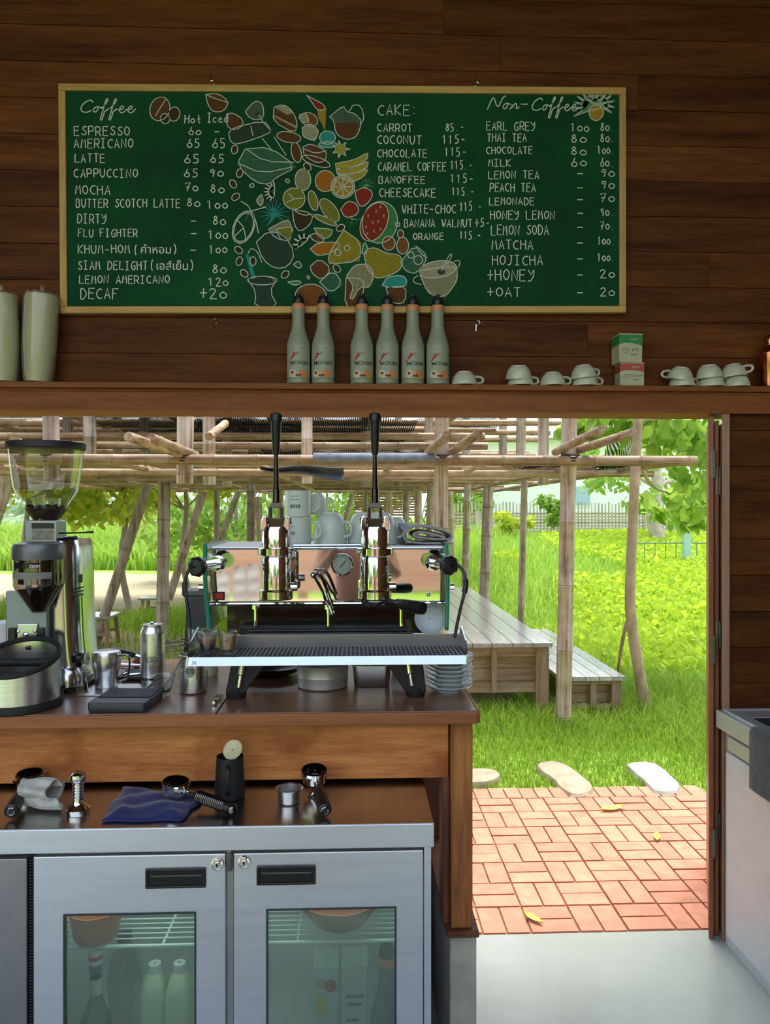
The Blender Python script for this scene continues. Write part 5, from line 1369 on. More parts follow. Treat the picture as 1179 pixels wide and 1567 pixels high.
# folded grey towel
def folded_cloth(name, label, cat, loc, pts, w, th, m_, rz=0, wob=.004, seed=1, taper=0.0):
    q = smooth_line([(a,0,b) for a,b in pts], 3); n = len(q); rr = random.Random(seed); ph = [rr.uniform(0,6) for _ in range(4)]
    def fn(u, v):
        p = q[min(int(u*(n-1)+.5), n-1)]
        y = (v-.5)*w*(1-taper*u)
        return (p.x + wob*math.sin(v*9+u*11+ph[0]) + wob*.6*math.sin(v*21+ph[1]), y + wob*math.sin(u*14+ph[2]), max(p.z + wob*.7*math.sin(v*13+u*7+ph[3])*(1 if p.z > .012 else .15), .003))
    t = tag(MB().grid(fn, n-1, 22).build(name, m_, loc=loc, solid=th, fix=False), label, cat)
    t.rotation_euler.z = rz
    return t
TOW = mat('grey_towel', (.36,.36,.35), .9, 0, var=.25, scale=60, bump=.4, sheen=.3)
tl = on_machine(650, 2.4)
sx_ = SZ(1, 2.4)
folded_cloth('folded_towel', 'folded grey towel lying on top of the espresso machine right of the levers', 'towel', tl,
    [(36*sx_,.004),(-20*sx_,.004),(-34*sx_,.02),(-30*sx_,.05),(-10*sx_,.062),(20*sx_,.048),(36*sx_,.034),(37*sx_,.016),(20*sx_,.014),(-15*sx_,.02),(-20*sx_,.034),(-6*sx_,.042),(18*sx_,.03),(27*sx_,.024)], .17, .006, TOW, 0, .0035, 3)
MB_ = MB().tube([(-33*sx_,-.09,.055),(-33*sx_,.06,.055)], .012, 12)
tag(MB_.build('rolled_cloth', mat('blue_grey_roll', (.25,.27,.36), .9, 0, var=.2), loc=on_machine(650,2.4)+Vector((0,.02,0))), 'small blue grey rolled cloth tucked behind the folded towel on the machine', 'cloth').location.z += 0
# shot glasses on the tray
ZG = mo.z + zf - .0015
SHOT = glass('shot_glass', (.94,.96,.95), 1.0, frost=.015)
def shot_glass(loc, label, liq=None, h=.062, r0=.020, r1=.026):
    t = thing('shot_glass', label, 'glass', loc, group='shot glasses on the drip tray')
    MB().lathe([(.003,0),(r0,0),(r0+.001,.002),(r1,h),(r1-.0015,h+.0005),(r0-.001,.012),(.003,.010)], seg=32).build('glass_body', SHOT, t)
    z0 = .0125
    for (nm, z1, m_) in liq or ():
        f = lambda z: r0-.0015+(r1-r0-.001)*(z-.012)/(h-.012)
        MB().lathe([(.002,z0),(f(z0),z0),(f(z1),z1),(.002,z1)], seg=28).build(nm, m_, t); z0 = z1+.0002
    return t
COFD = mat('dark_coffee', (.018,.006,.003), .15); CREMA = mat('crema', (.34,.12,.035), .4, 0, var=.15); MILK = mat('milky_coffee', (.50,.30,.11), .4, 0, var=.12)
shot_glass(Vector((PX(318,2.03), 2.03, ZG)), 'shot glass of black espresso with brown crema on the drip tray', (('coffee',.030,COFD),('crema',.042,CREMA)))
s2 = shot_glass(Vector((PX(349,2.03), 2.03, ZG)), 'shot glass of milky tan coffee on the drip tray', (('coffee',.05,MILK),))
lettering('CF', .012, INK, s2, (0,0,.034), 'printed_logo', wrap=.0262)
shot_glass(Vector((PX(302,2.09), 2.09, ZG)), 'empty shot glass at the left end of the drip tray', h=.06, r0=.022, r1=.0265)
# ------------------------------------------------------------------ things on the counter
ZCT = ZC + .0006
def on_counter(x, Y, dz=0): return Vector((PX(x, Y), Y, ZCT+dz))
def dep(y): return (EYE-ZCT)*FPX/(y-783.5)/1.0        # depth of a point of the counter seen at height y
# plates
def plate(loc, label, rz=0):
    t = tag(MB().lathe([(.003,.004),(.042,.004),(.044,0),(.047,0),(.049,.004),(.062,.008),(.077,.0165),(.079,.0185),(.0775,.0195),(.060,.011),(.044,.0075),(.003,.007)], seg=48).build('saucer', mat('pale_blue_china', (.60,.68,.72), .15, 0, var=.03, coat=.2), loc=loc), label, 'saucer', 'saucers stacked at the counter end')
    return t
Yp = 2.13
ordn = ('lowest','second from the bottom','third from the bottom','fourth from the bottom','fifth from the bottom','sixth from the bottom','seventh from the bottom','topmost')
p0 = None
xs_off = (0,.002,-.001,.001,.003,.0,.002,.003,.001)
for k in range(8):
    l = on_counter(687, Yp, .0125*k) + Vector((xs_off[k],0,0))
    lab = f'pale blue saucer, {ordn[k]} of the stack at the counter end'
    if p0 is None: p0 = plate(l, lab); p0.scale = (.86,.86,1)
    else:
        c = p0.copy(); COL.objects.link(c); c.location = l; c['label'] = lab
# saucer added to stand in for a reflection of the plate stack
c = p0.copy(); COL.objects.link(c); c.location = Vector((PX(658,2.30), 2.30, mo.z+zl0+.07)); c['label'] = 'pale saucer standing on edge behind the right side of the drip tray'; c['group'] = ''
del c['group']; c.rotation_euler = (R(80),0,0); c.scale = (.62,.62,.8)
# pans under the machine
t = tag(MB().lathe([(.003,.003),(.070,0),(.0745,.004),(.0755,.030),(.0765,.033),(.0755,.036),(.0775,.066),(.079,.068),(.0775,.069),(.0745,.066),(.0725,.008),(.003,.006)], seg=48).build('round_pan', ALU, loc=on_counter(494, 2.2)), 'round dull aluminium pan on the counter under the espresso machine', 'pan')
def rr_pts(w, d, r, n=5):
    out = []
    for cx, cy, a0 in ((w/2-r,d/2-r,0),(-w/2+r,d/2-r,90),(-w/2+r,-d/2+r,180),(w/2-r,-d/2+r,270)):
        out += [(cx+r*math.cos(R(a0+90*i/n)), cy+r*math.sin(R(a0+90*i/n))) for i in range(n+1)]
    return out
def tub(m, levels, closed=True):
    n = None
    for (w, d, r, z) in levels:
        q = rr_pts(w, d, r); n = len(q); m.v += [(a,b,z) for a,b in q]
    base = len(m.v)-n*len(levels)
    for i in range(len(levels)-1):
        for k in range(n): m.f.append((base+i*n+k, base+i*n+(k+1)%n, base+(i+1)*n+(k+1)%n, base+(i+1)*n+k))
    m.f.append(tuple(base+k for k in reversed(range(n)))); m.f.append(tuple(base+(len(levels)-1)*n+k for k in range(n)))
    return m
tag(tub(MB(), [(.105,.09,.02,0),(.110,.095,.022,.004),(.118,.10,.024,.060),(.124,.106,.026,.061),(.124,.106,.026,.063),(.115,.097,.022,.063),(.107,.09,.02,.006)]).build('square_steel_tray', STEEL, loc=on_counter(570, 2.22)), 'small square stainless steel container under the espresso machine beside the round pan', 'container')
tag(MB().lathe([(.003,.004),(.05,0),(.09,.014),(.105,.03),(.102,.031),(.085,.017),(.05,.006),(.003,.006)], seg=40).build('dark_dish', BLACK, loc=on_counter(416, 2.36)), 'shallow black dish on the counter behind the left machine leg', 'dish')
# little steel fork-like tool
t = thing('leveling_tool', 'tiny steel three-pronged tool lying near the left machine leg', 'tool', on_counter(332, 2.03))
MB().tube([(0,0,.006),(0,-.03,.006),(0,-.045,.007)], [.004,.005,.004], 10).build('handle', CHROME, t)
m = MB(); m.box((-.009,-.001,.003),(.009,.004,.010))
for k in (-1,0,1): m.box((k*.007-.0015,.002,.004),(k*.007+.0015,.045,.009))
m.build('prongs', DCHROME, t, smooth=0)
# steel pitcher with round badge
l = on_counter(296, 2.14); l.x = PX(296,2.14)
t = thing('milk_pitcher', 'brushed steel milk pitcher with a round face badge under the tray end', 'pitcher', l)
MB().lathe([(.003,0),(.036,0),(.040,.004),(.0415,.02),(.0405,.07),(.038,.095),(.0395,.108),(.038,.1085),(.0365,.095),(.039,.06),(.039,.02),(.003,.004)], seg=40).build('body', STEELV, t)
m = MB(); m.tube(smooth_line([(.01,.036,.098),(.02,.07,.10),(.022,.078,.07),(.02,.07,.03),(.01,.04,.02)],2), .0035, 8); m.build('handle', DCHROME, t)
m = MB(); wrap(m, ell(0,.066,.014,.017), .0413); b = m.build('badge', mat('badge_grey', (.34,.36,.34), .5), t, smooth=0)
def face(parent, r, z, s, a0=-PI/2):
    m = MB()
    for sx in (-1,1):
        q = ell(sx*.0075*s, z, .0055*s, .0065*s); m.tube([(r*math.cos(a0+a/r), r*math.sin(a0+a/r), b_) for a,b_ in q+[q[0]]], .0009*s+.0002, 5)
        wrap(m, ell(sx*.0075*s, z-.001*s, .0018*s, .0022*s, 0, 8), r+.0003, 0, a0)
    q = [(-.003*s,z+.002*s),(-.003*s,z+.007*s),(.002*s,z+.008*s),(.003*s,z+.004*s)]; m.tube([(r*math.cos(a0+a/r), r*math.sin(a0+a/r), b_) for a,b_ in q], .0008*s, 5)
    return m.build('face_print', INK, parent, smooth=0)
face(t, .0422, .067, .9)
# tall can-shaped bottle
l = on_counter(234, 2.26)
t = thing('can_bottle', 'tall brushed steel can-shaped bottle with a spectacled face print', 'bottle', l)
MB().lathe([(.003,.0),(.031,0),(.033,.006),(.036,.014),(.0365,.02),(.0365,.15),(.036,.156),(.030,.166),(.0295,.172),(.031,.174),(.031,.177),(.003,.177)], seg=44).build('body', STEELV, t)
MB().lathe([(.0373,.012),(.0375,.016),(.037,.020)], seg=44).build('base_band', DCHROME, t)
face(t, .0370, .075, 1.15, -PI/2+.2)
m = MB(); m.tube([(-.006,.0,.179),(.004,-.003,.179)], .005, 8); m.tube([(-.012,0,.178),(.014,0,.178)], .003, 8); m.build('pull_tab', CHROME, t)
# tumbler on a drip tray, with a mug handle
l = on_counter(165, 2.2)
t = thing('steel_tray', 'thin square steel tray with a raised corner behind the black scale', 'tray', on_counter(176, 2.16))
MB().box((-.085,-.06,0),(.085,.07,.004)).build('tray_plate', STEEL, t, smooth=0, bevel=.001)
m = MB(); m.hexa([(-.072,-.05,.004),(-.058,-.05,.004),(-.058,-.046,.004),(-.072,-.046,.004),(-.066,-.049,.05),(-.0645,-.049,.05),(-.0645,-.047,.05),(-.066,-.047,.05)]); m.build('corner_fin', CHROME, t, smooth=0)
l = on_counter(163, 2.2, .0045)
t = thing('steel_cup', 'upturned tapered steel cup with a wire handle on the thin tray', 'cup', l)
MB().lathe([(.003,0),(.031,0),(.032,.003),(.032,.03),(.036,.045),(.0405,.06),(.041,.095),(.038,.103),(.036,.104),(.003,.1035)], seg=40).build('body', STEELV, t)
m = MB(); m.tube(smooth_line([(.038,0,.09),(.066,0,.092),(.068,0,.06),(.062,0,.02),(.044,0,.016)],2), .005, 8, flat=.6); m.build('handle', DCHROME, t)
# weighing scale
l = on_counter(194, 2.0)
t = thing('coffee_scale', 'flat black coffee scale at the front edge of the counter', 'scale', l, R(-3))
w = SZ(86, 1.98)
tub(MB(), [(w-.004,.15,.008,0),(w,.155,.01,.006),(w,.155,.01,.022),(w-.004,.151,.008,.025)]).build('body', mat('slate_plastic', (.035,.042,.052), .42), t, bevel=.001)
m = MB(); m.box((-w/2+.006,-.02,.0255),(w/2-.006,.072,.028)); m.build('weighing_plate', mat('slate_rubber', (.05,.055,.062), .6, 0, var=.2, scale=200), t, smooth=0, bevel=.001)
m = MB()
for i in range(22):
    for j in range(7): m.box((-w/2+.012+i*(w-.024)/22,-.012+j*.011,.0281),(-w/2+.0145+i*(w-.024)/22,-.009+j*.011,.0288))
m.build('plate_texture', BLACK, t, smooth=0); m.f = m.f
MB().box((w/2-.0005,-.035,.006),(w/2+.0012,-.02,.014)).build('charging_port', BLACK, t, smooth=0)
# small second scale and black portafilter handle behind
t = thing('small_scale', 'small low dark scale with shiny feet behind the steel cup', 'scale', on_counter(212, 2.33))
MB().box((-.05,-.06,.006),(.05,.06,.016)).build('body', BLACKM, t, smooth=0, bevel=.003)
m = MB()
for x,y in ((-.04,-.05),(.04,-.05),(-.04,.05),(.04,.05)): m.cyl((x,y,0),(x,y,.0062),.008,seg=12)
m.build('feet', CHROME, t)
m = MB(); m.tube([(-.02,-.045,.0185),(.02,-.03,.0185)], .003, 8); m.tube([(-.035,-.04,.0185),(-.03,-.02,.0185)], .003, 8); m.build('buttons', CHROME, t)
t = thing('knock_spoon', 'black-handled utensil lying across cups at the back of the counter', 'utensil', on_counter(190, 2.5))
a = P(172,993,2.48)-t.location; b = P(208,1003,2.42)-t.location
MB().tube([a, a.lerp(b,.1), a.lerp(b,.9), b], [.007,.0095,.0095,.006], 12).build('handle', BLACK, t)
c_ = Vector((b.x+.03, b.y, 0)); m = MB(); m.tube(smooth_line([b, (b.x+.04,b.y,b.z-.01), (b.x+.05,b.y,.05), (b.x+.03,b.y+.02,.012)],2), .0045, 8); m.tube([(b.x+.03,b.y+.02,.012),(a.x,a.y+.02,.006)], .006, 8); m.tube([a, (a.x-.02,a.y+.02,.05), (a.x,a.y+.02,.006)], .004, 8); m.build('wire_stand', CHROME, t)
o_ = on_counter(214, 2.5); t = thing('small_jar', 'small red brown jar at the back edge of the counter beside the can bottle', 'jar', o_)
MB().lathe([(.003,0),(.02,0),(.024,.004),(.024,.022),(.018,.028),(.003,.028)], seg=24).build('body', mat('red_brown_glaze', (.30,.07,.04), .3), t)
MB().lathe([(.003,.0285),(.017,.0285),(.016,.036),(.006,.04),(.003,.045)], seg=24).build('lid', mat('teal_glaze', (.10,.32,.36), .3), t)
# faceted espresso glass with spoon
l = on_counter(251, 2.09)
t = thing('faceted_glass', 'small flared clear glass holding a spoon and coffee dregs beside the scale', 'glass', l)
MB().lathe([(.003,0),(.017,0),(.018,.004),(.016,.009),(.019,.012),(.032,.058),(.0335,.0585),(.034,.06),(.0325,.06),(.017,.014),(.003,.012)], seg=10).build('glass_body', SHOT, t, smooth=20)
MB().lathe([(.002,.0125),(.0155,.0135),(.018,.021),(.002,.022)], seg=20).build('dregs', COFD, t)
sp_ = thing('teaspoon', 'thin dark teaspoon leaning in the small flared glass', 'spoon', l+Vector((0,0,.023)))
m = MB(); m.tube([(-.004,0,.002),(.02,.002,.03),(.045,.004,.075),(.052,.004,.088)], [.002,.0022,.0026,.0024], 8); m.ball((-.006,0,.003), .006, sc=(1.3,.8,.5)); m.build('spoon_body', DCHROME, sp_)
# white cup sleeve behind the pitcher
t = thing('cup_stack', 'short stack of white cups partly hidden behind the milk pitcher', 'cups', on_counter(322, 2.36))
m = MB()
for k in range(5): m.lathe([(.003,.011*k),(.022,.011*k),(.026,.011*k+.014),(.0275,.011*k+.0145),(.027,.011*k+.016),(.0255,.011*k+.016)], seg=28)
m.build('cups', WHITECER, t)
t = thing('grey_box', 'dark grey plastic box on the counter left of the machine side glass', 'box', on_counter(305, 2.55))
MB().hexa([(-.045,-.05,0),(.05,-.05,0),(.05,.05,0),(-.045,.05,0),(-.032,-.05,.235),(.05,-.05,.235),(.05,.05,.235),(-.032,.05,.235)]).build('body', mat('charcoal_plastic', (.06,.065,.075), .45), t, smooth=0, bevel=.006)
MB().box((-.047,-.055,.235),(.055,.055,.252)).build('lid', mat('grey_plastic', (.13,.14,.15), .4), t, smooth=0, bevel=.004)
# wire loop tool
t = thing('wire_whisk', 'thin dark wire loops resting behind the can bottle', 'whisk', on_counter(270, 2.42))
m = MB()
for k in range(3): m.tube([Vector((.045*math.cos(a)-.01, .02*math.sin(a), .075+.012*k+.006*math.sin(a+k))) for a in np.linspace(0,2*PI,24)], .0016, 6)
m.tube([(.03,0,.085),(.05,0,.05),(.055,0,.0016)], .0016, 6); m.build('wires', DCHROME, t)
# knock box
l = on_counter(30, 2.0)
rk = SZ(56, 2.0)
t = thing('knock_box', 'round brushed steel knock box with a slanted black rubber rim', 'knock box', l)
MB().lathe([(.003,0),(rk*1.06,0),(rk*1.08,.006),(rk*1.04,.02),(.003,.02)], seg=48).build('rubber_base', RUBBER, t)
def slant(v):   # the rim is higher at the back
    return v
m = MB(); N = 56; prof = []
H0 = SZ(1080-1020, 2.0)+.016
def rimz(a): return H0 + .032*math.sin(a)+.006
vs = []; fs = []
rings = [(rk, 0.021), (rk, None), (rk*.95, None), (rk*.95, .03), (.003, .03)]
for (r_, z_) in rings:
    for k in range(N):
        a = 2*PI*k/N; vs.append((r_*math.cos(a), r_*math.sin(a), rimz(a) if z_ is None else z_))
for i in range(len(rings)-1):
    for k in range(N): fs.append((i*N+k, i*N+(k+1)%N, (i+1)*N+(k+1)%N, (i+1)*N+k))
MB().add(vs, fs).build('steel_wall', STEELV, t, fix=True)
m = MB(); m.tube([(rk*.985*math.cos(a), rk*.985*math.sin(a), rimz(a)+.002) for a in np.linspace(0,2*PI,57)], .0075, 10); m.build('rubber_rim', RUBBER, t)
m = MB(); m.lathe([(.002,.055),(rk*.5,.06),(rk*.94,.045)], seg=32); m.build('coffee_grounds', mat('coffee_grounds', (.035,.018,.010), .9, 0, var=.4, scale=90, bump=.8), t)
m = MB(); m.tube([(-rk*.95,0,rimz(0)-.012),(rk*.95,0,rimz(0)-.012)], .011, 14); m.build('knock_bar', RUBBER, t)
# white container behind the knock box
t = thing('white_canister', 'white plastic canister behind the knock box at the left picture edge', 'canister', on_counter(6, 2.35))
MB().lathe([(.003,0),(.038,0),(.042,.004),(.044,.155),(.003,.155)], seg=36).build('body', mat('white_plastic', (.74,.76,.78), .4, 0, var=.03), t)
MB().lathe([(.003,.1555),(.0455,.1555),(.0455,.17),(.042,.173),(.003,.173)], seg=36).build('lid', mat('white_plastic_lid', (.70,.73,.76), .4), t)

# ------------------------------------------------------------------ coffee grinder
GY = 2.2
go = Vector((PX(76, GY), GY, ZCT))
gd = thing('coffee_grinder', 'tall polished coffee grinder with a clear bean hopper at the left', 'grinder', go)
def Q(x, y, Y=GY): return P(x, y, Y) - go
def zq(y, Y=GY): return P(76, y, Y).z - go.z
s = GY/FPX
hx = Q(71, 700).x
GRN = mat('grinder_alloy', (.60,.63,.66), .16, 1.0, var=.08, scale=5)
GRD = mat('grinder_front', (.27,.30,.34), .35, .55, var=.1)
# base and body
bm_ = tub(MB(), [(.175,.24,.05,.012),(.185,.25,.055,.018),(.185,.25,.055,.05),(.165,.225,.05,.07)])
bm_.build('base', GRN, gd, loc=(Q(82,1060).x+.01,.045,0))
m = MB()
for x,y in ((-.05,-.06),(.07,-.06),(-.05,.11),(.07,.11)): m.cyl((Q(82,1060).x+x,y,0),(Q(82,1060).x+x,y,.0125),.016,seg=16)
m.build('rubber_feet', RUBBER, gd)
zl_ = [(.086,.07),(.080,.10),(.075,.16),(.070,zq(900)),(.066,zq(838)),(.060,zq(826))]
xc = Q(86,900).x
prof_lv = [(2*w_*.92, .20, .055, z_) for w_, z_ in zl_]
bb = tub(MB(), prof_lv).build('body', GRN, gd, loc=(xc+.006,.06,0))
MB().box((Q(27,960).x,-.075,zq(1000)), (Q(88,960).x,-.055,zq(900))).build('front_plate', GRD, gd, smooth=0, bevel=.003)
m = MB(); m.box((Q(45,960).x,-.082,zq(978)), (Q(76,960).x,-.0755,zq(948))); fp = m.build('fork_plate', STEEL, gd, smooth=0, bevel=.004)
m = MB(); m.ball((Q(59,965).x,-.084,zq(964)), .008, sc=(1,.5,1))
for x in (47.5, 72): m.ball((Q(x,960).x,-.083,zq(959)), .005, sc=(1,.5,1))
m.build('plate_screws', CHROME, fp)
for x in (39, 81): MB().box((Q(x-7,960).x,-.083,zq(974)), (Q(x+5,960).x,-.0755,zq(954))).build('side_clip', BLACK, gd, smooth=0, bevel=.003)
m = MB(); m.tube([(Q(25,981).x,-.10,zq(981)),(Q(74,981).x,-.10,zq(981))], .006, 10); fk = m.build('fork_bar', CHROME, gd)
for x in (27, 68): MB().cyl((Q(x-4,981).x,-.10,zq(981)),(Q(x+4,981).x,-.10,zq(981)),.010,seg=14).build('bar_sleeve', BLACK, fk)
# dosing chamber: dark clear funnel with ring lid
dx = Q(56,870,2.1).x; dY = -.085
z2 = lambda y: P(56, y, 2.1).z - go.z
sd = 2.1/FPX
m = MB(); m.lathe([(10*sd,z2(938)),(12*sd,z2(934)),(34*sd,z2(900)),(36*sd,z2(893)),(36*sd,z2(852))], (dx,dY,0), 40); fn_d = m.build('dosing_funnel', glass('smoked_glass', (.50,.47,.43), .7, .05), gd)
MB().lathe([(.003,z2(936)),(9.5*sd,z2(936)),(30*sd,z2(903)),(.003,z2(899))], (dx,dY,0), 32).build('ground_coffee', mat('ground_coffee', (.05,.022,.012), .9, 0, var=.4, scale=120, bump=.6), fn_d)
MB().lathe([(37*sd,z2(856)),(38*sd,z2(852)),(38*sd,z2(838)),(35*sd,z2(832)),(20*sd,z2(829)),(.003,z2(829))], (dx,dY,0), 40).build('chamber_lid', mat('grey_lid', (.16,.165,.17), .35, .5), gd)
MB().lathe([(20*sd,z2(893)),(30*sd,z2(893)),(30*sd,z2(856))], (dx,dY,0), 30).build('inner_drum', CHROME, fn_d)
MB().lathe([(35.6*sd+.001,z2(868)),(36*sd+.0012,z2(860))], (dx,dY,0), 30, a0=-PI/2-.8, a1=-PI/2+.55).build('name_plate', BLACK, fn_d)
lettering('ZERM', .011, mat('white_print', (.8,.8,.8), .5), fn_d, (.25,0,0), 'lettering', wrap=36*sd+.002).location = (dx,dY,z2(867))
MB().lathe([(36*sd+.001,z2(884)),(36*sd+.001,z2(874))], (dx,dY,0), 30, a0=-PI/2-.9, a1=-PI/2+.9).build('paper_label', mat('grey_label', (.22,.22,.2), .7), fn_d)
# throat block with a picture plate, adjusting lever
MB().box((Q(46,815).x,-.04,zq(832)), (Q(92,815).x,.05,zq(796))).build('throat_block', GRD, gd, smooth=0, bevel=.004)
pl_ = MB().box((Q(47,815,2.1).x,-.105,z2(829)), (Q(87,815,2.1).x,-.10,z2(797))).build('picture_plate', mat('pewter_frame', (.45,.44,.40), .4, .4), gd, smooth=0, bevel=.002)
MB().box((Q(49.5,815,2.1).x,-.1056,z2(809)), (Q(84.5,815,2.1).x,-.1045,z2(800))).build('dark_band', BLACK, pl_, smooth=0)
MB().box((Q(49.5,815,2.1).x,-.1056,z2(826)), (Q(84.5,815,2.1).x,-.1045,z2(810))).build('engraved_picture', mat('engraving', (.24,.23,.19), .6, .2, var=.5, scale=60), pl_, smooth=0)
MB().lathe([(.028,0),(.05,0),(.05,.014),(.03,.018)], (xc-.008,.03,zq(830)), 32).build('adjusting_ring', DCHROME, gd)
m = MB(); m.tube([Q(90,816,2.17),Q(128,815,2.15),Q(143,814,2.15)], [.0025,.0025,.004], 8); m.tube([Q(88,826,2.17),Q(105,824,2.15),Q(118,823,2.15)], [.004,.0055,.006], 8); m.build('adjusting_lever', BLACK, gd)
MB().box((Q(116,880,2.12).x,-.062,zq(889)), (Q(121,880,2.12).x,-.05,zq(876))).build('power_switch', BLACK, gd, smooth=0, bevel=.002)
m = MB()
for k in range(3): m.tube([Q(109,902-0+5.5*k,2.125), Q(128,898+5.5*k,2.125)], .0022, 6)
m.build('vent_slots', BLACK, gd)
m = MB(); m.lathe([(.003,-.012),(.016,-.012),(.021,0),(.016,.012),(.003,.012)], (Q(124,1006).x,-.02,zq(1006)), 20, Matrix.Rotation(R(90),4,'Y')); m.build('side_dial', BLACK, gd)
m = MB(); m.lathe([(.003,0),(.018,.001),(.019,.006),(.003,.007)], (Q(135,1006).x,-.02,zq(1006)), 20, Matrix.Rotation(R(90),4,'Y')); m.build('dial_cap', WHITECER, gd)
# hopper
HOP = glass('hopper_glass', (.90,.92,.88), .75, .03)
m = MB(); m.lathe([(19*s,zq(797)),(20*s,zq(790)),(44*s,zq(752)),(46*s,zq(745)),(53*s,zq(690))], (hx,0,0), 48); hp = m.build('hopper', HOP, gd)
m = MB(); m.lathe([(.003,zq(676)),(40*s,zq(676.5)),(55*s,zq(678)),(56*s,zq(680)),(56*s,zq(687)),(53*s,zq(689)),(.003,zq(689))], (hx,0,0), 48); m.build('hopper_lid', BLACKM, hp)
m = MB(); m.lathe([(.003,zq(796)),(18*s,zq(796)),(30*s,zq(778)),(.003,zq(775))], (hx,0,0), 32); m.build('bean_bed', mat('coffee_beans', (.035,.016,.009), .5, 0, var=.5, scale=60, bump=.8), hp)
rbn = random.Random(8); 
for k in range(46):
    a = rbn.uniform(0,2*PI); rr_ = 28*s*math.sqrt(rbn.random()); m = MB()
    m.ball((0,0,0), .0045, 8, 6, (1.3,.9,.7)); b_ = m.build('coffee_bean', mat('coffee_beans', (0,0,0)), hp, loc=(hx+rr_*math.cos(a), rr_*math.sin(a), zq(776.5)+rbn.uniform(-.001,.006))); b_.rotation_euler = (rbn.uniform(0,3),rbn.uniform(0,3),rbn.uniform(0,3))
m = MB(); m.lathe([(24*s,zq(762)),(26*s,zq(762)),(.006,zq(749)),(.003,zq(749))], (hx,0,0), 6); m.lathe([(21*s,zq(786)),(21*s,zq(762))], (hx,0,0), 6); m.build('bean_guard', HOP, hp, smooth=0)
MB().hexa([Q(41,752,2.12),Q(80,749,2.12),Q(80,749,2.125),Q(41,752,2.125),Q(45,742,2.12),Q(82,739,2.12),Q(82,739,2.125),Q(45,742,2.125)]).build('paper_tag', mat('kraft_tag', (.42,.40,.28), .8), hp, smooth=0)
# ------------------------------------------------------------------ undercounter fridge
FY0 = 1.71
ZF = P(663, 1259, FY0).z
zfe = P(663, 1296, FY0).z
FXR = P(664, 1262, FY0).x
FXL = -1.45
fo = Vector((FXR, FY0, 0))
fr = thing('undercounter_fridge', 'stainless steel undercounter fridge with two glazed doors below the counter', 'fridge', fo)
def FF(x, y, z): return (x-FXR, y-FY0, z)
def ringXZ(m, o, i, y0, y1):
    """rectangular frame in the XZ plane: o, i = (x0, z0, x1, z1)"""
    P8 = []
    for y in (y0, y1):
        for (a,b,c,d) in (o, i): P8 += [(a,y,b),(c,y,b),(c,y,d),(a,y,d)]
    f = []
    for k in range(4):
        j = (k+1)%4
        f += [(k,j,4+j,4+k), (8+k,8+j,12+j,12+k), (k,j,8+j,8+k), (4+k,4+j,12+j,12+k)]
    return m.add(P8, f)
FST = mat('fridge_steel', (.70,.72,.86), .4, 1.0, var=.06, scale=4, stretch=(1,1,14), rvar=.07, bump=0.0)  # steel tinted with the blue of the reflected sky
FSTX = mat('fridge_top_steel', (.50,.49,.48), .24, 1.0, var=.07, scale=4, stretch=(20,1,1), rvar=.06)
FRAME = mat('fridge_frame_steel', (.40,.41,.43), .4, 1.0, var=.06)
MB().box(FF(FXL, FY0, ZF-.003), FF(FXR, 2.40, ZF)).build('worktop', FSTX, fr, smooth=0)
MB().box(FF(FXL, FY0-.002, zfe), FF(FXR+.001, FY0+.012, ZF-.001)).build('worktop_edge', FST, fr, smooth=0, bevel=.002)
DY = 1.735
x_a = PX(41, DY); x_b = PX(51, DY); x_c = PX(346, DY); x_d = PX(357, DY); x_e = PX(648, DY)
zd = P(350, 1306, DY).z
zbm = .10
MB().box(FF(x_e+.002, DY-.004, 0.02), FF(FXR-.004, 2.36, zfe-.001)).build('right_side', FST, fr, smooth=0)
MB().box(FF(FXL, DY+.03, zd+.001), FF(x_e+.001, DY+.06, ZF-.004)).build('head_rail', FRAME, fr, smooth=0)
m = MB(); m.box(FF(x_c+.002, DY+.012, .06), FF(x_d-.002, DY+.05, zd)); m.build('centre_post', FRAME, fr, smooth=0)
m = MB(); m.box(FF(PX(347,DY), DY-.006, P(350,1332,DY).z), FF(PX(355.5,DY), DY+.011, P(350,1300,DY).z)); m.build('hinge', DCHROME, fr, smooth=0, bevel=.002)
MB().box(FF(FXL, DY, .06), FF(x_a, DY+.03, zd-.004)).build('machine_panel', mat('violet_grey_steel', (.33,.32,.36), .38, 1.0, var=.08), fr, smooth=0, bevel=.002)
m = MB(); m.box(FF(x_a+.0005, DY+.012, .06), FF(x_b-.0005, DY+.03, zd))
k = .07
while k < zd-.01: m.box(FF(x_a+.0015, DY+.006, k), FF(x_b-.0015, DY+.0125, k+.003)); k += .007
m.build('side_grille', BLACKM, fr, smooth=0)
LINER = mat('fridge_liner', (.62,.68,.66), .5, 0, var=.05)
lin = MB(); xl_, xr_ = x_b+.005, x_e-.004; z0_, z1_ = .13, zd-.03; y0_, y1_ = DY+.062, 2.3
lin.box(FF(xl_,y1_,z0_), FF(xr_,y1_+.01,z1_)); lin.box(FF(xl_,y0_,z0_-.01), FF(xr_,y1_,z0_)); lin.box(FF(xl_,y0_,z1_), FF(xr_,y1_,z1_+.01)); lin.box(FF(xl_-.01,y0_,z0_), FF(xl_,y1_,z1_)); lin.box(FF(xr_,y0_,z0_), FF(xr_+.0035,y1_,z1_))
lin.build('liner', LINER, fr, smooth=0)
MB().box(FF(FXL, DY+.05, .02), FF(x_e, DY+.08, .10)).build('plinth', BLACKM, fr, smooth=0)
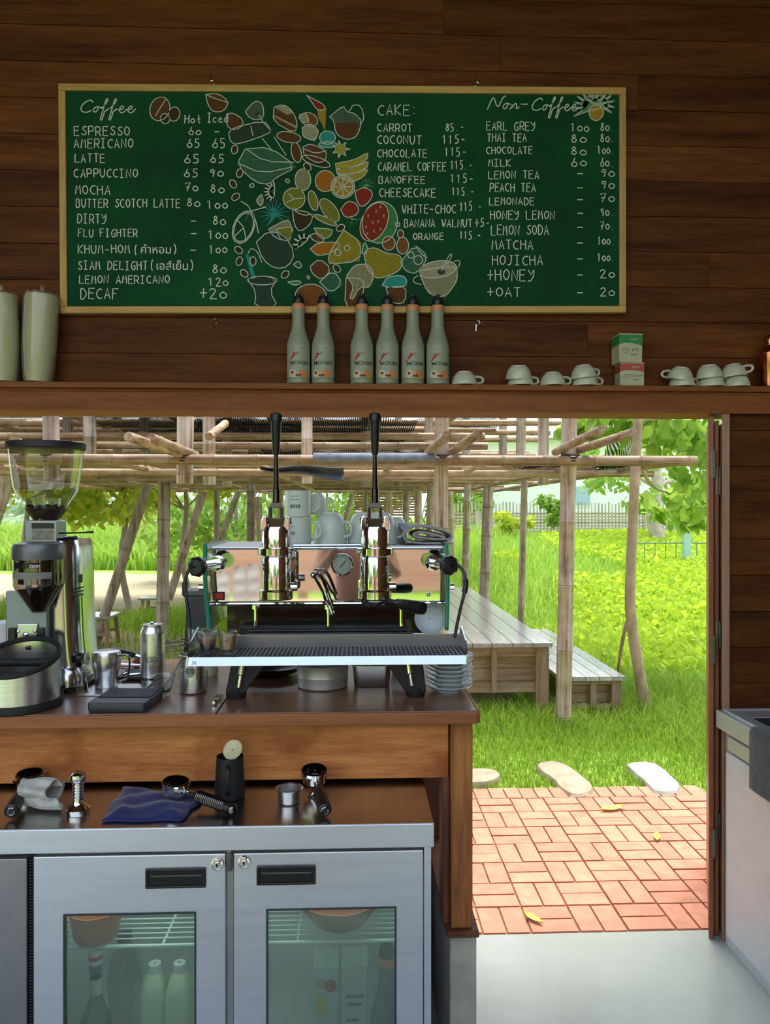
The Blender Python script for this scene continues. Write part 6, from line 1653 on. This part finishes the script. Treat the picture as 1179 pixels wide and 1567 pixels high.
def fdoor(xl, xr, wl, wr, wt, hl, hr, ht, hb, lk, gmat, nm):
    a, b = PX(xl, DY), PX(xr, DY)
    w0, w1 = PX(wl, DY), PX(wr, DY); zt = P((wl+wr)/2, wt, DY).z
    d = MB(); ringXZ(d, (a-FXR,zbm,b-FXR,zd), (w0-FXR,.20,w1-FXR,zt), DY-FY0, DY-FY0+.028)
    dr = d.build('door', FST, fr, smooth=0, bevel=.0025)
    MB().box(FF(w0, DY+.006, .20), FF(w1, DY+.010, zt)).build('glass_pane', gmat, dr, smooth=0)
    m = MB(); ringXZ(m, (w0-FXR,.20,w1-FXR,zt), (w0-FXR+.004,.204,w1-FXR-.004,zt-.004), DY-FY0+.001, DY-FY0+.0055); m.build('gasket', mat('dark_gasket', (.03,.045,.04), .6), dr, smooth=0)
    h0, h1 = PX(hl, DY), PX(hr, DY); za_, zb2 = P((hl+hr)/2, ht, DY).z, P((hl+hr)/2, hb, DY).z
    m = MB(); ringXZ(m, (h0-FXR,zb2,h1-FXR,za_), (h0-FXR+.007,zb2+.006,h1-FXR-.007,za_-.006), DY-FY0-.006, DY-FY0-.0002); hd = m.build('recessed_handle', BLACK, dr, smooth=0, bevel=.002)
    MB().box(FF(h0+.006, DY-.0022, zb2+.005), FF(h1-.006, DY-.0004, za_-.005)).build('handle_pocket', mat('pocket_black', (.006,.006,.007), .5), hd, smooth=0)
    MB().box(FF(h0+.012, DY-.0045, (za_+zb2)/2+.004), FF(h1-.010, DY-.0024, (za_+zb2)/2+.0075)).build('grip_bar', mat('grip_grey', (.09,.09,.095), .4), hd, smooth=0, bevel=.001)
    l = P(lk[0], lk[1], DY-.001)-fo
    m = MB(); m.lathe([(.003,.008),(.006,.008),(.0065,.005),(.0105,.005),(.0110,.007),(.0145,.006),(.0155,0)], l, 28, QX); lo = m.build('lock', CHROME, dr)
    m = MB(); m.box((l.x-.001,l.y-.0095,l.z-.004),(l.x+.001,l.y-.0075,l.z+.004)); m.build('key_slot', BLACK, lo, smooth=0)
    return dr
PANE1 = glass('cold_glass', (.74,.82,.78), .5, .05, frost=.06, frost_col=(.40,.47,.45))
PANE2 = glass('misted_glass', (.74,.82,.78), .5, .1, frost=.16, frost_col=(.42,.50,.48), frost_noise=5)
fdoor(51,345.5,97,300,1398,223,315.5,1328,1358,(333,1322),PANE1,'l')
fdoor(357.5,648,408,607,1390,393,483.5,1324,1353,(374,1319),PANE2,'r')
for (wa, wb) in ((97,300),(408,607)):
    ld = bpy.data.lights.new('fridge_lamp', 'AREA'); ld.energy = .4; ld.size = .3; ld.size_y = .08; ld.shape = 'RECTANGLE'; ld.color = (.86,1,.95)
    lo = bpy.data.objects.new('fridge_lamp', ld); COL.objects.link(lo); lo.location = (PX((wa+wb)/2, 1.9), 1.86, z1_-.012)
# wire shelves
WIRE = mat('white_wire', (.62,.70,.68), .35, 0, var=.04)
zsf = .50
for (wa, wb) in ((60,340),(366,640)):
    a, b = PX(wa, 1.82), PX(wb, 1.82)
    t = thing('wire_shelf', 'white wire shelf inside the left fridge door' if wa < 100 else 'white wire shelf inside the right misted fridge door', 'shelf', ((a+b)/2, 2.0, zsf), group='wire shelves in the fridge')
    h_ = (b-a)/2
    m = MB()
    for k in range(15): m.tube([(-h_, -.16+.022*k, 0), (h_, -.16+.022*k, 0)], .002, 6)
    m.build('wires', WIRE, t)
    m = MB()
    for y in (-.185, .17): m.tube([(-h_,y,-.004),(h_,y,-.004)], .0045, 8)
    for x in (-h_+.004, -h_*.35, h_*.35, h_-.004): m.tube([(x,-.185,-.004),(x,.17,-.004)], .0035, 8)
    m.build('frame', WIRE, t)
# things in the fridge
BOWLM = mat('orange_brown_bowl', (.42,.14,.03), .5, 0, var=.2, scale=9)
o_ = Vector((PX(146,1.84), 1.845, zsf+.003))
tag(MB().lathe([(.003,.0),(.045,0),(.052,.008),(.060,.05),(.063,.075),(.060,.075),(.055,.05),(.045,.008),(.003,.006)], seg=32).build('brown_bowl', BOWLM, loc=o_), 'orange brown bowl on the wire shelf in the left half of the fridge', 'bowl')
o_ = Vector((PX(520,1.89), 1.895, zsf+.003))
t = tag(MB().lathe([(.003,.0),(.055,0),(.07,.008),(.10,.05),(.108,.07),(.104,.07),(.09,.045),(.06,.008),(.003,.006)], seg=32).build('wide_bowl', mat('red_brown_bowl', (.34,.10,.035), .5, 0, var=.2), loc=o_), 'wide reddish brown bowl on the wire shelf behind the misted glass', 'bowl')
zfl = z0_+.0005
t = thing('liquor_bottle', 'clear glass bottle with white cap and neck label in the fridge', 'bottle', (PX(142,1.84), 1.86, zfl))
MB().lathe([(.003,0),(.036,0),(.039,.006),(.039,.13),(.036,.16),(.024,.19),(.0155,.215),(.0145,.25),(.0145,.285)], seg=36).build('bottle_glass', glass('greenish_bottle_glass', (.72,.80,.76), .85, .03), t)
MB().lathe([(.003,.004),(.036,.006),(.036,.10),(.003,.10)], seg=30).build('liquor', glass('clear_liquor', (.85,.9,.88), .3), t)
MB().lathe([(.0162,.30),(.0165,.33),(.0150,.334),(.003,.334)], seg=28).build('cap', mat('white_cap', (.70,.72,.74), .4), t)
MB().lathe([(.0168,.312),(.0168,.322)], seg=28).build('red_band', mat('cap_red', (.5,.06,.10), .4), t)
MB().lathe([(.0160,.286),(.0165,.299),(.003,.299)], seg=28).build('blue_band', mat('cap_blue', (.12,.2,.32), .4), t)
MB().lathe([(.0152,.225),(.0150,.265)], seg=28).build('neck_label', mat('cream_label', (.62,.62,.55), .6, 0, var=.2, scale=90), t)
MB().lathe([(.0394,.03),(.0394,.12)], seg=28, a0=-PI/2-1, a1=-PI/2+1).build('body_label', mat('green_label', (.35,.42,.34), .5, 0, var=.2), t)
t = thing('plastic_bottle', 'tall see-through ribbed plastic bottle behind the liquor bottle in the fridge', 'bottle', (PX(187,1.95), 1.97, zfl))
MB().lathe([(.003,0),(.042,0),(.044,.005),(.042,.05),(.044,.09),(.041,.14),(.044,.20),(.036,.25),(.02,.28),(.018,.30)], seg=32).build('bottle_body', glass('thin_plastic', (.80,.82,.80), .8, .1), t)
MB().lathe([(.0195,.295),(.0195,.312),(.003,.313)], seg=24).build('cap', BLACK, t)
PALE = mat('pale_green_plastic', (.52,.62,.42), .45, 0, var=.05)
for k, x in enumerate((234, 272)):
    t = thing('milk_jug', ('left' if k == 0 else 'right')+' pale green milk bottle of two in the left half of the fridge', 'bottle', (PX(x,1.88), 1.9, zfl), group='milk bottles in the fridge')
    tub(MB(), [(.06,.07,.015,0),(.064,.074,.018,.01),(.064,.074,.018,.20),(.05,.06,.02,.235),(.03,.03,.014,.25)]).build('jug_body', PALE, t)
    MB().lathe([(.015,.2505),(.0155,.272),(.003,.273)], seg=24).build('cap', mat('white_cap', (.7,.7,.7)), t)
CART = mat('pale_carton', (.56,.64,.60), .5, 0, var=.05)
for k, (x, lab) in enumerate(((499,'tall pale juice carton with red and yellow spots behind misted glass'),(543,'tall pale carton with dark lettering behind misted glass'))):
    t = thing('drink_carton', lab, 'carton', (PX(x,1.87), 1.87, zfl), group='cartons in the fridge')
    MB().box((-.033,0,0),(.033,.065,.27)).build('box', CART, t, smooth=0, bevel=.003)
    MB().hexa([(-.033,0,.2705),(.033,0,.2705),(.033,.065,.2705),(-.033,.065,.2705),(-.033,.028,.305),(.033,.028,.305),(.033,.036,.305),(-.033,.036,.305)]).build('gable_top', CART, t, smooth=0)
    if k == 0:
        for (cx_, cz_, r_, c_, nm) in ((.012,.222,.016,(.55,.14,.10),'red_spot'),(-.012,.228,.013,(.55,.42,.10),'amber_spot')):
            m = MB(); q = ell(cx_,cz_,r_,r_); m.add([(a,-.0008,b) for a,b in q], [tuple(range(len(q)))]); m.build(nm, mat(nm+'_ink', c_, .5), t, smooth=0)
        MB().box((-.026,-.0008,.15),(.004,-.0004,.20)).build('yellow_patch', mat('yellow_ink', (.60,.55,.06), .5), t, smooth=0)
        lettering('JUICE', .014, mat('green_ink', (.12,.25,.12), .5), t, (0,-.001,.12)) if False else None
    else:
        for q, zz in enumerate((.19,.17,.13,.11)): MB().box((-.022+.004*(q%2),-.0008,zz),(.024-.006*(q%3),-.0004,zz+.008)).build('dark_print', mat('grey_ink', (.16,.2,.2), .6), t, smooth=0)
f_ = dup(sb, Vector((PX(593,1.86), 1.88, zfl)), .9, 'dark blue grey syrup bottle with orange collar behind the misted fridge glass', None)
if 'group' in f_: del f_['group']
for c in f_.children:
    if c.name.startswith('bottle_body'):
        c.data = c.data.copy(); c.data.materials[0] = mat('blue_grey_bottle', (.10,.17,.21), .3)
    if c.name.startswith('collar'):
        c.data = c.data.copy(); c.data.materials[0] = mat('orange_collar', (.62,.20,.05), .4)
f_.scale = (1,1,1.0)

# ------------------------------------------------------------------ things on the fridge worktop
ZW = ZF + .0006
def on_fridge(x, Y, dz=0): return Vector((PX(x, Y), Y, ZW+dz))
def fy(y): return G(500, y, ZW).y
def portafilter(name, label, loc, rz, tilt, bottomless=True, grip=BLACK, ring=False, head_z=.03, group='portafilters on the fridge'):
    """basket head at the origin, handle along +X"""
    t = thing(name, label, 'portafilter', loc, rz, group)
    t.rotation_euler = (0, R(tilt), rz)
    m = MB(); m.lathe([(.0285,0),(.031,.001),(.0315,.022),(.034,.023),(.035,.030),(.0335,.0305),(.030,.024),(.0285,.004)], (0,0,0), 36)
    for a in (.9, .9+PI): m.box((-.012,.030,.020),(.012,.040,.026), Matrix.Rotation(a,4,'Z'))
    m.build('head', CHROME, t)
    MB().lathe([(.0305,.0315),(.0315,.033),(.0298,.033),(.0275,.006),(.003,.005)], seg=32).build('basket', DCHROME, t)
    m = MB(); m.tube(smooth_line([(.030,0,.012),(.05,0,.012),(.062,0,.013)],1), .007, 12); m.build('neck', CHROME, t)
    if ring:
        m = MB(); m.tube([(.062,0,.013),(.07,0,.013),(.15,0,.011),(.168,0,.010)], [.011,.012,.0135,.012], 16); h = m.build('handle', grip, t)
        m = MB()
        for k in range(16): x = .072+.0052*k; m.tube([(x,.0135*math.cos(a),.0125+.0135*math.sin(a)) for a in np.linspace(0,2*PI,17)], .0016, 6)
        m.build('coil', DCHROME, h)
        m = MB(); m.ball((.172,0,.010), .0135, sc=(.9,1,1)); m.build('end_knob', DCHROME, h)
    else:
        m = MB(); m.tube([(.060,0,.013),(.066,0,.013),(.085,0,.014),(.14,0,.014),(.165,0,.013),(.168,0,.013)], [.010,.0135,.015,.0165,.0165,.013], 20); h = m.build('handle', grip, t)
        m = MB(); m.lathe([(.0085,-.001),(.011,0),(.0085,.002),(.006,.001)], (.1685,0,.013), 24, Matrix.Rotation(R(90),4,'Y')); m.build('end_ring', DCHROME, h)
    return t
# bottomless portafilter leaning on its handle at right of the basket
hY = fy(1213)
t = portafilter('portafilter', 'portafilter with black basket and black handle pointing at the viewer, right of the loose basket', on_fridge(481, 1.905, .030), -R(78), 8.5)
m = MB(); m.tube(smooth_line([(.03,0,.012),(.035,.0,-.005),(.03,.014,-.024),(.02,.018,-.028)],2), .0045, 8); m.tube(smooth_line([(.03,0,.012),(.035,.0,-.005),(.03,-.014,-.024),(.02,-.018,-.028)],2), .0045, 8); m.build('spout', CHROME, t)
# loose basket
t = thing('filter_basket', 'loose steel filter basket on the fridge top between pitcher and portafilter', 'basket', on_fridge(443, 1.845))
MB().lathe([(.003,.001),(.024,0),(.0275,.003),(.029,.032),(.034,.034),(.0345,.036),(.032,.037),(.0285,.035),(.026,.005),(.003,.003)], seg=40).build('body', STEELV, t)
# black pitcher with a strainer
t = thing('black_pitcher', 'matt black milk pitcher standing on the fridge top', 'pitcher', on_fridge(352, 1.885))
BP_ = mat('matt_black_coating', (.022,.023,.025), .5, .2)
MB().lathe([(.003,0),(.034,0),(.0375,.004),(.038,.02),(.034,.09),(.0335,.104),(.0325,.104),(.033,.09),(.0365,.02),(.003,.003)], seg=44).build('body', BP_, t)
m = MB(); m.tube(smooth_line([(0.0,-.034,.088),(.004,-.056,.090),(.006,-.064,.07),(.005,-.058,.035),(.002,-.038,.02)],2), .0055, 10, flat=.6); m.build('handle', BP_, t)
t2 = thing('tea_strainer', 'yellowish strainer disc sticking up out of the black pitcher', 'strainer', on_fridge(352, 1.885)+Vector((0,0,.006)))
m = MB(); M_ = Matrix.Translation((.008,-.002,.113)) @ Matrix.Rotation(R(52),4,'X') @ Matrix.Rotation(R(-14),4,'Y')
m.lathe([(.002,-.004),(.012,-.0035),(.022,0),(.0255,.002),(.0245,.003),(.012,-.001),(.002,-.001)], (0,0,0), 32, M_); m.build('strainer_disc', mat('yellowed_plastic', (.62,.56,.33), .5, 0, var=.15, scale=70, bump=.3), t2)
m = MB(); m.tube(smooth_line([(.006,.004,.104),(.003,.004,.06),(0,.006,.0)],1), .0035, 8); m.build('stem', mat('yellowed_plastic', (0,0,0)), t2)
# blue cloth with a portafilter on it
BLU = mat('navy_cloth', (.010,.018,.115), .85, 0, var=.25, scale=40, bump=.3, sheen=.35)
a = on_fridge(222, fy(1234))
sc2 = SZ(1, 1.83)
def blue_fn(u, v):
    # corner positions measured on the worktop
    p00, p10, p11, p01 = G(157,1258,ZW), G(276,1256,ZW), G(312,1222,ZW), G(192,1207,ZW)
    p = p00*(1-u)*(1-v)+p10*u*(1-v)+p11*u*v+p01*(1-u)*v
    e = min(u,1-u,v,1-v)
    z = .004 + .010*min(1, e*7) + .004*math.sin(u*9+v*5)*min(1,e*6) + .003*math.sin(v*16-u*6)*min(1,e*6)
    w = .004*math.sin(v*11)+.003*math.sin(u*13)
    return (p.x+w-a.x, p.y+.003*math.sin(u*10)-a.y, max(z,.003))
cl = thing('blue_cloth', 'folded navy blue cloth on the fridge top under a portafilter', 'cloth', a)
MB().grid(blue_fn, 30, 22).build('upper_layer', BLU, cl, solid=.005, fix=False)
def blue2(u, v):
    x_, y_, z_ = blue_fn(u, v); return (x_*1.02, y_*1.03-.001, .003+.0035*(1-abs(2*v-1)**4))
MB().grid(blue2, 20, 14).build('lower_layer', BLU, cl, solid=.004, fix=False)
portafilter('portafilter', 'portafilter with coil-ringed handle lying on the folded navy cloth', on_fridge(268, 1.845, .026), -R(27), 7.0, ring=True)
# tamper
t = thing('tamper', 'chrome coffee tamper with ringed handle on the fridge top', 'tamper', on_fridge(119.5, 1.80))
MB().lathe([(.003,0),(.029,0),(.0295,.002),(.0295,.012),(.027,.0145),(.016,.022),(.012,.030),(.0125,.034)], seg=44).build('base', CHROME, t)
m = MB(); m.lathe([(.0125,.034)]+[(r_, .034+.0075*k+dz) for k in range(5) for r_, dz in ((.0135,.001),(.0135,.0045),(.0105,.0055),(.0105,.0075))]+[(.013,.073)], (0,0,0), 36); m.build('ringed_grip', CHROME, t)
m = MB(); m.lathe([(.012,.0725),(.018,.077),(.0205,.085),(.019,.093),(.012,.0985),(.003,.0995)], seg=36); m.build('knob', CHROME, t)
# grey cloth with a portafilter at the far left
h_a = on_fridge(46, 1.925); h_b = on_fridge(20, 1.775)
portafilter('portafilter', 'portafilter half wrapped in the grey cloth at the left of the fridge top', h_a+Vector((0,0,.022)), math.atan2(h_b.y-h_a.y, h_b.x-h_a.x), 5.0)
GRC = mat('grey_cleaning_cloth', (.52,.51,.48), .9, 0, var=.2, scale=50, bump=.4, sheen=.3)
def cloth2(u, v):
    a = -PI/2 + u*2.3*PI
    r_ = .033*(1-.22*u)*(1+.10*math.sin(3*a+v*5)+(.10+.22*v)*math.sin(5*a+1))
    return (.085*(v-.5)+.012*math.sin(a*2)*v-.010*math.sin(a), r_*math.cos(a)*1.05-.02*v, max(.004, .035+r_*math.sin(a)+.006*v*math.sin(a*4)))
t = tag(MB().grid(cloth2, 34, 26).build('cleaning_cloth', GRC, loc=on_fridge(66, 1.84), solid=.004, fix=False), 'crumpled light grey cleaning cloth beside the tamper', 'cloth')

# ------------------------------------------------------------------ steel sink unit along the right wall
SX = PX(1100, 2.6); SZT = P(1100, 1088, 2.6).z
sk = thing('sink_unit', 'stainless steel sink unit with a pale front panel at the right', 'sink', (SX, 2.62, 0))
LIPS = mat('sink_steel', (.46,.48,.48), .42, .6, var=.06, scale=5, rvar=.05)
PAN = mat('pale_grey_panel', (.52,.53,.55), .45, .2, var=.05)
w_ = 2.12-SX; d_ = 1.9; th_ = SZ(27, 2.6)
def ringXY(m, o, i, z0, z1):
    P8 = []
    for z in (z0, z1):
        for (a,b,c,d) in (o, i): P8 += [(a,b,z),(c,b,z),(c,d,z),(a,d,z)]
    f = []
    for k in range(4):
        j = (k+1)%4; f += [(k,j,4+j,4+k),(8+k,8+j,12+j,12+k),(k,j,8+j,8+k),(4+k,4+j,12+j,12+k)]
    return m.add(P8, f)
m = MB(); ringXY(m, (0,-d_,w_,0), (.075,-d_+.1,w_-.12,-.10), SZT-th_, SZT); m.build('worktop_rim', LIPS, sk, smooth=0, bevel=.003)
m = MB(); m.tube([(.02,-d_+.02,SZT+.003),(.02,-.02,SZT+.003),(w_-.02,-.02,SZT+.003)], .005, 8); m.build('raised_bead', LIPS, sk)
BAS = mat('dark_basin', (.03,.032,.035), .35, .3)
m = MB(); b0x,b1x,b0y,b1y = .078,w_-.123,-d_+.103,-.103
m.v += [(b0x,b0y,SZT-.004),(b1x,b0y,SZT-.004),(b1x,b1y,SZT-.004),(b0x,b1y,SZT-.004),(b0x+.03,b0y+.03,SZT-.22),(b1x-.03,b0y+.03,SZT-.22),(b1x-.03,b1y-.03,SZT-.22),(b0x+.03,b1y-.03,SZT-.22)]
m.f += [(0,1,5,4),(1,2,6,5),(2,3,7,6),(3,0,4,7),(4,5,6,7)]; m.build('basin', BAS, sk, smooth=0)
m = MB(); m.box((.078,-.62,SZT-.012),(w_-.125,-.58,SZT-.001)); m.build('basin_divider', BAS, sk, smooth=0, bevel=.004)
MB().box((.03,-d_+.02,.0),(w_,-.012,SZT-.23)).build('cabinet', PAN, sk, smooth=0)
MB().box((.03,-d_+.02,SZT-.23),(.05,-.012,SZT-th_-.001)).build('apron_panel', LIPS, sk, smooth=0)
MB().box((.012,-d_+.04,.05),(.0295,-.05,SZT-th_-.075)).build('front_panel', PAN, sk, smooth=0, bevel=.004)
MB().box((.016,-d_+.04,SZT-th_-.068),(.0295,-.05,SZT-th_-.018)).build('upper_panel', LIPS, sk, smooth=0, bevel=.003)
r_ = ray(1152, 1115); yc = SX*r_[1]/r_[0]
CLD = mat('charcoal_cloth', (.05,.052,.055), .9, 0, var=.3, scale=40, bump=.4, sheen=.2)
def hung(u, v):
    L_ = .30*v
    if L_ < .10: x, z = .10-L_, .006
    elif L_ < .115: x, z = -.006, .004
    else: x, z = -.009-.003*math.sin(u*8), -(L_-.11)
    return (x, -(u*.30), z + (.003*math.sin(u*12)+.003 if L_ < .1 else .0))
tag(MB().grid(hung, 24, 30).build('hanging_towel', CLD, loc=(SX, yc, SZT), solid=.004, fix=False), 'charcoal cloth draped over the front rim of the steel sink', 'cloth')

# ------------------------------------------------------------------ behind the viewer, seen only as reflections
bc = thing('back_counter', 'low wooden back counter reflected in the polished machine panel', 'counter', (-.7, -1.2, 0))
MB().box((-.9,-.3,.80),(.55,.3,.84)).build('top', W_SALMON, bc, smooth=0, bevel=.003)
for x in (-.86, .47):
    for y in (-.26, .22): MB().box((x,y,0),(x+.04,y+.04,.7995)).build('leg', W_DOOR, bc, smooth=0)
PCH = mat('white_pouch', (.74,.75,.76), .4, 0, var=.04, scale=4)
pn = ('leftmost white coffee pouch reflected in the machine panel','middle white coffee pouch reflected in the machine panel','right white coffee pouch reflected beside the left group')
for k, (x, h) in enumerate(((342,.26),(367,.29),(388,.31))):
    X = PX(x, 2*MYB+1.05)
    def pf(u, v):
        w = .049*(1-.10*v); a = u*2*PI
        return (w*math.cos(a), .045*(1-v)**.7*math.sin(a)+.004*math.sin(v*20), v*h + .008*math.sin(u*12)*v)
    tag(MB().grid(pf, 24, 14).build('coffee_pouch', PCH, loc=(X, -1.05, .8405), fix=True), pn[k], 'pouch', 'pouches on the back counter')
# ------------------------------------------------------------------ the photographer, mirrored in the machine
pr = thing('person', 'person in a pink top and navy trousers reflected in the machine panel', 'person', (0.0, -0.42, 0))
def skin_body(name, verts, edges, m_, parent, sub=2):
    me = bpy.data.meshes.new(name); me.from_pydata([v[:3] for v in verts], edges, []); me.materials.append(m_)
    o = bpy.data.objects.new(name, me); COL.objects.link(o); o.parent = parent
    md = o.modifiers.new('skin', 'SKIN'); md.use_smooth_shade = True
    for i, v in enumerate(verts):
        r = v[3]; me.skin_vertices[0].data[i].radius = r if isinstance(r, tuple) else (r, r)
    me.skin_vertices[0].data[0].use_root = True
    sb_ = o.modifiers.new('subdivision', 'SUBSURF'); sb_.levels = sub; sb_.render_levels = sub
    return o
SKIN = mat('skin', (.50,.28,.20), .5, 0, var=.05)
V = [(0,0,.95,(.15,.10)),(0,0,1.08,(.135,.095)),(0,0,1.25,(.155,.105)),(0,-.01,1.38,(.14,.085)),(0,-.01,1.45,.06),(0,.0,1.52,.05)]
Ed = [(0,1),(1,2),(2,3),(3,4),(4,5)]
for sx in (-1, 1):
    b = len(V); V += [(sx*.17,-.01,1.39,.055),(sx*.24,.06,1.20,.045),(sx*.26,.12,1.13,.042),(sx*.16,.24,1.27,.034),(sx*.075,.31,1.40,.026),(sx*.06,.325,1.45,.03)]
    Ed += [(3,b),(b,b+1),(b+1,b+2),(b+2,b+3),(b+3,b+4),(b+4,b+5)]
    b = len(V); V += [(sx*.09,0,.86,.085),(sx*.10,.01,.50,.06),(sx*.10,-.01,.28,.055),(sx*.10,-.02,.08,.04),(sx*.11,.09,.04,.035)]
    Ed += [(0,b),(b,b+1),(b+1,b+2),(b+2,b+3),(b+3,b+4)]
body = skin_body('body', V, Ed, SKIN, pr)
m = MB(); m.ball((0,.02,1.63), .098, 24, 16, (.82,.98,1.2)); m.v = [(x, y+(.012 if (abs(x)<.018 and 1.58<z<1.64 and y>.08) else 0), z) for x,y,z in m.v]
m.build('head', SKIN, pr)
m = MB(); m.lathe([(.002,.13),(.05,.12),(.085,.08),(.092,.02),(.088,-.05)], (0,.005,1.63), 28, Matrix.Diagonal((.92,1.06,1,1))); vs=[]
m.build('hair', mat('dark_hair', (.02,.014,.01), .5), pr, solid=.012)
for sx in (-1,1):
    m = MB(); m.ball((sx*.033,.108,1.645), .011, 10, 8); m.build('eye', mat('dark_eye', (.03,.02,.02), .2), pr)
m = MB(); m.tube([(-.025,.109,1.575),(0,.114,1.572),(.025,.109,1.575)], .005, 8); m.build('mouth', mat('lips', (.42,.14,.12), .5), pr)
PINK = mat('pink_cotton', (.58,.30,.24), .85, 0, var=.08)
S = [(0,0,.93,(.162,.112)),(0,0,1.08,(.147,.107)),(0,0,1.25,(.167,.117)),(0,-.01,1.38,(.15,.095)),(0,-.01,1.44,.068)]
Es = [(0,1),(1,2),(2,3),(3,4)]
for sx in (-1,1):
    b = len(S); S += [(sx*.17,-.01,1.39,.066),(sx*.215,.03,1.28,.058)]; Es += [(3,b),(b,b+1)]
skin_body('top', S, Es, PINK, pr)
T = [(0,0,.93,(.158,.108)),(0,0,.88,(.155,.105))]; Et = [(0,1)]
for sx in (-1,1):
    b = len(T); T += [(sx*.09,0,.80,.095),(sx*.10,.01,.50,.075),(sx*.10,-.01,.13,.065)]; Et += [(1,b),(b,b+1),(b+1,b+2)]
skin_body('trousers', T, Et, mat('navy_cotton', (.02,.03,.10), .85), pr)
for sx in (-1,1):
    for k in range(4):
        z = 1.425+.017*k
        m = MB(); m.tube(smooth_line([(sx*.060,.318,1.42+.014*k),(sx*.082,.342,z+.006),(sx*.066,.357,z+.008),(sx*.045,.352,z+.006)],2), [.0085]*17 if False else .0078, 8); m.build('finger', SKIN, pr)
    m = MB(); m.tube(smooth_line([(sx*.056,.315,1.44),(sx*.045,.322,1.47),(sx*.03,.326,1.49)],2), .009, 8); m.build('thumb', SKIN, pr)
ph = thing('smartphone', 'black phone held up by the person reflected in the machine', 'phone', (0.0, -0.078, 1.445))
MB().box((-.045,-.0045,-.03),(.045,.0045,.135)).build('body', BLACK, ph, smooth=0, bevel=.004)
MB().box((-.03,.0046,.10),(.0,.0066,.128)).build('lens_block', BLACKM, ph, smooth=0, bevel=.002)
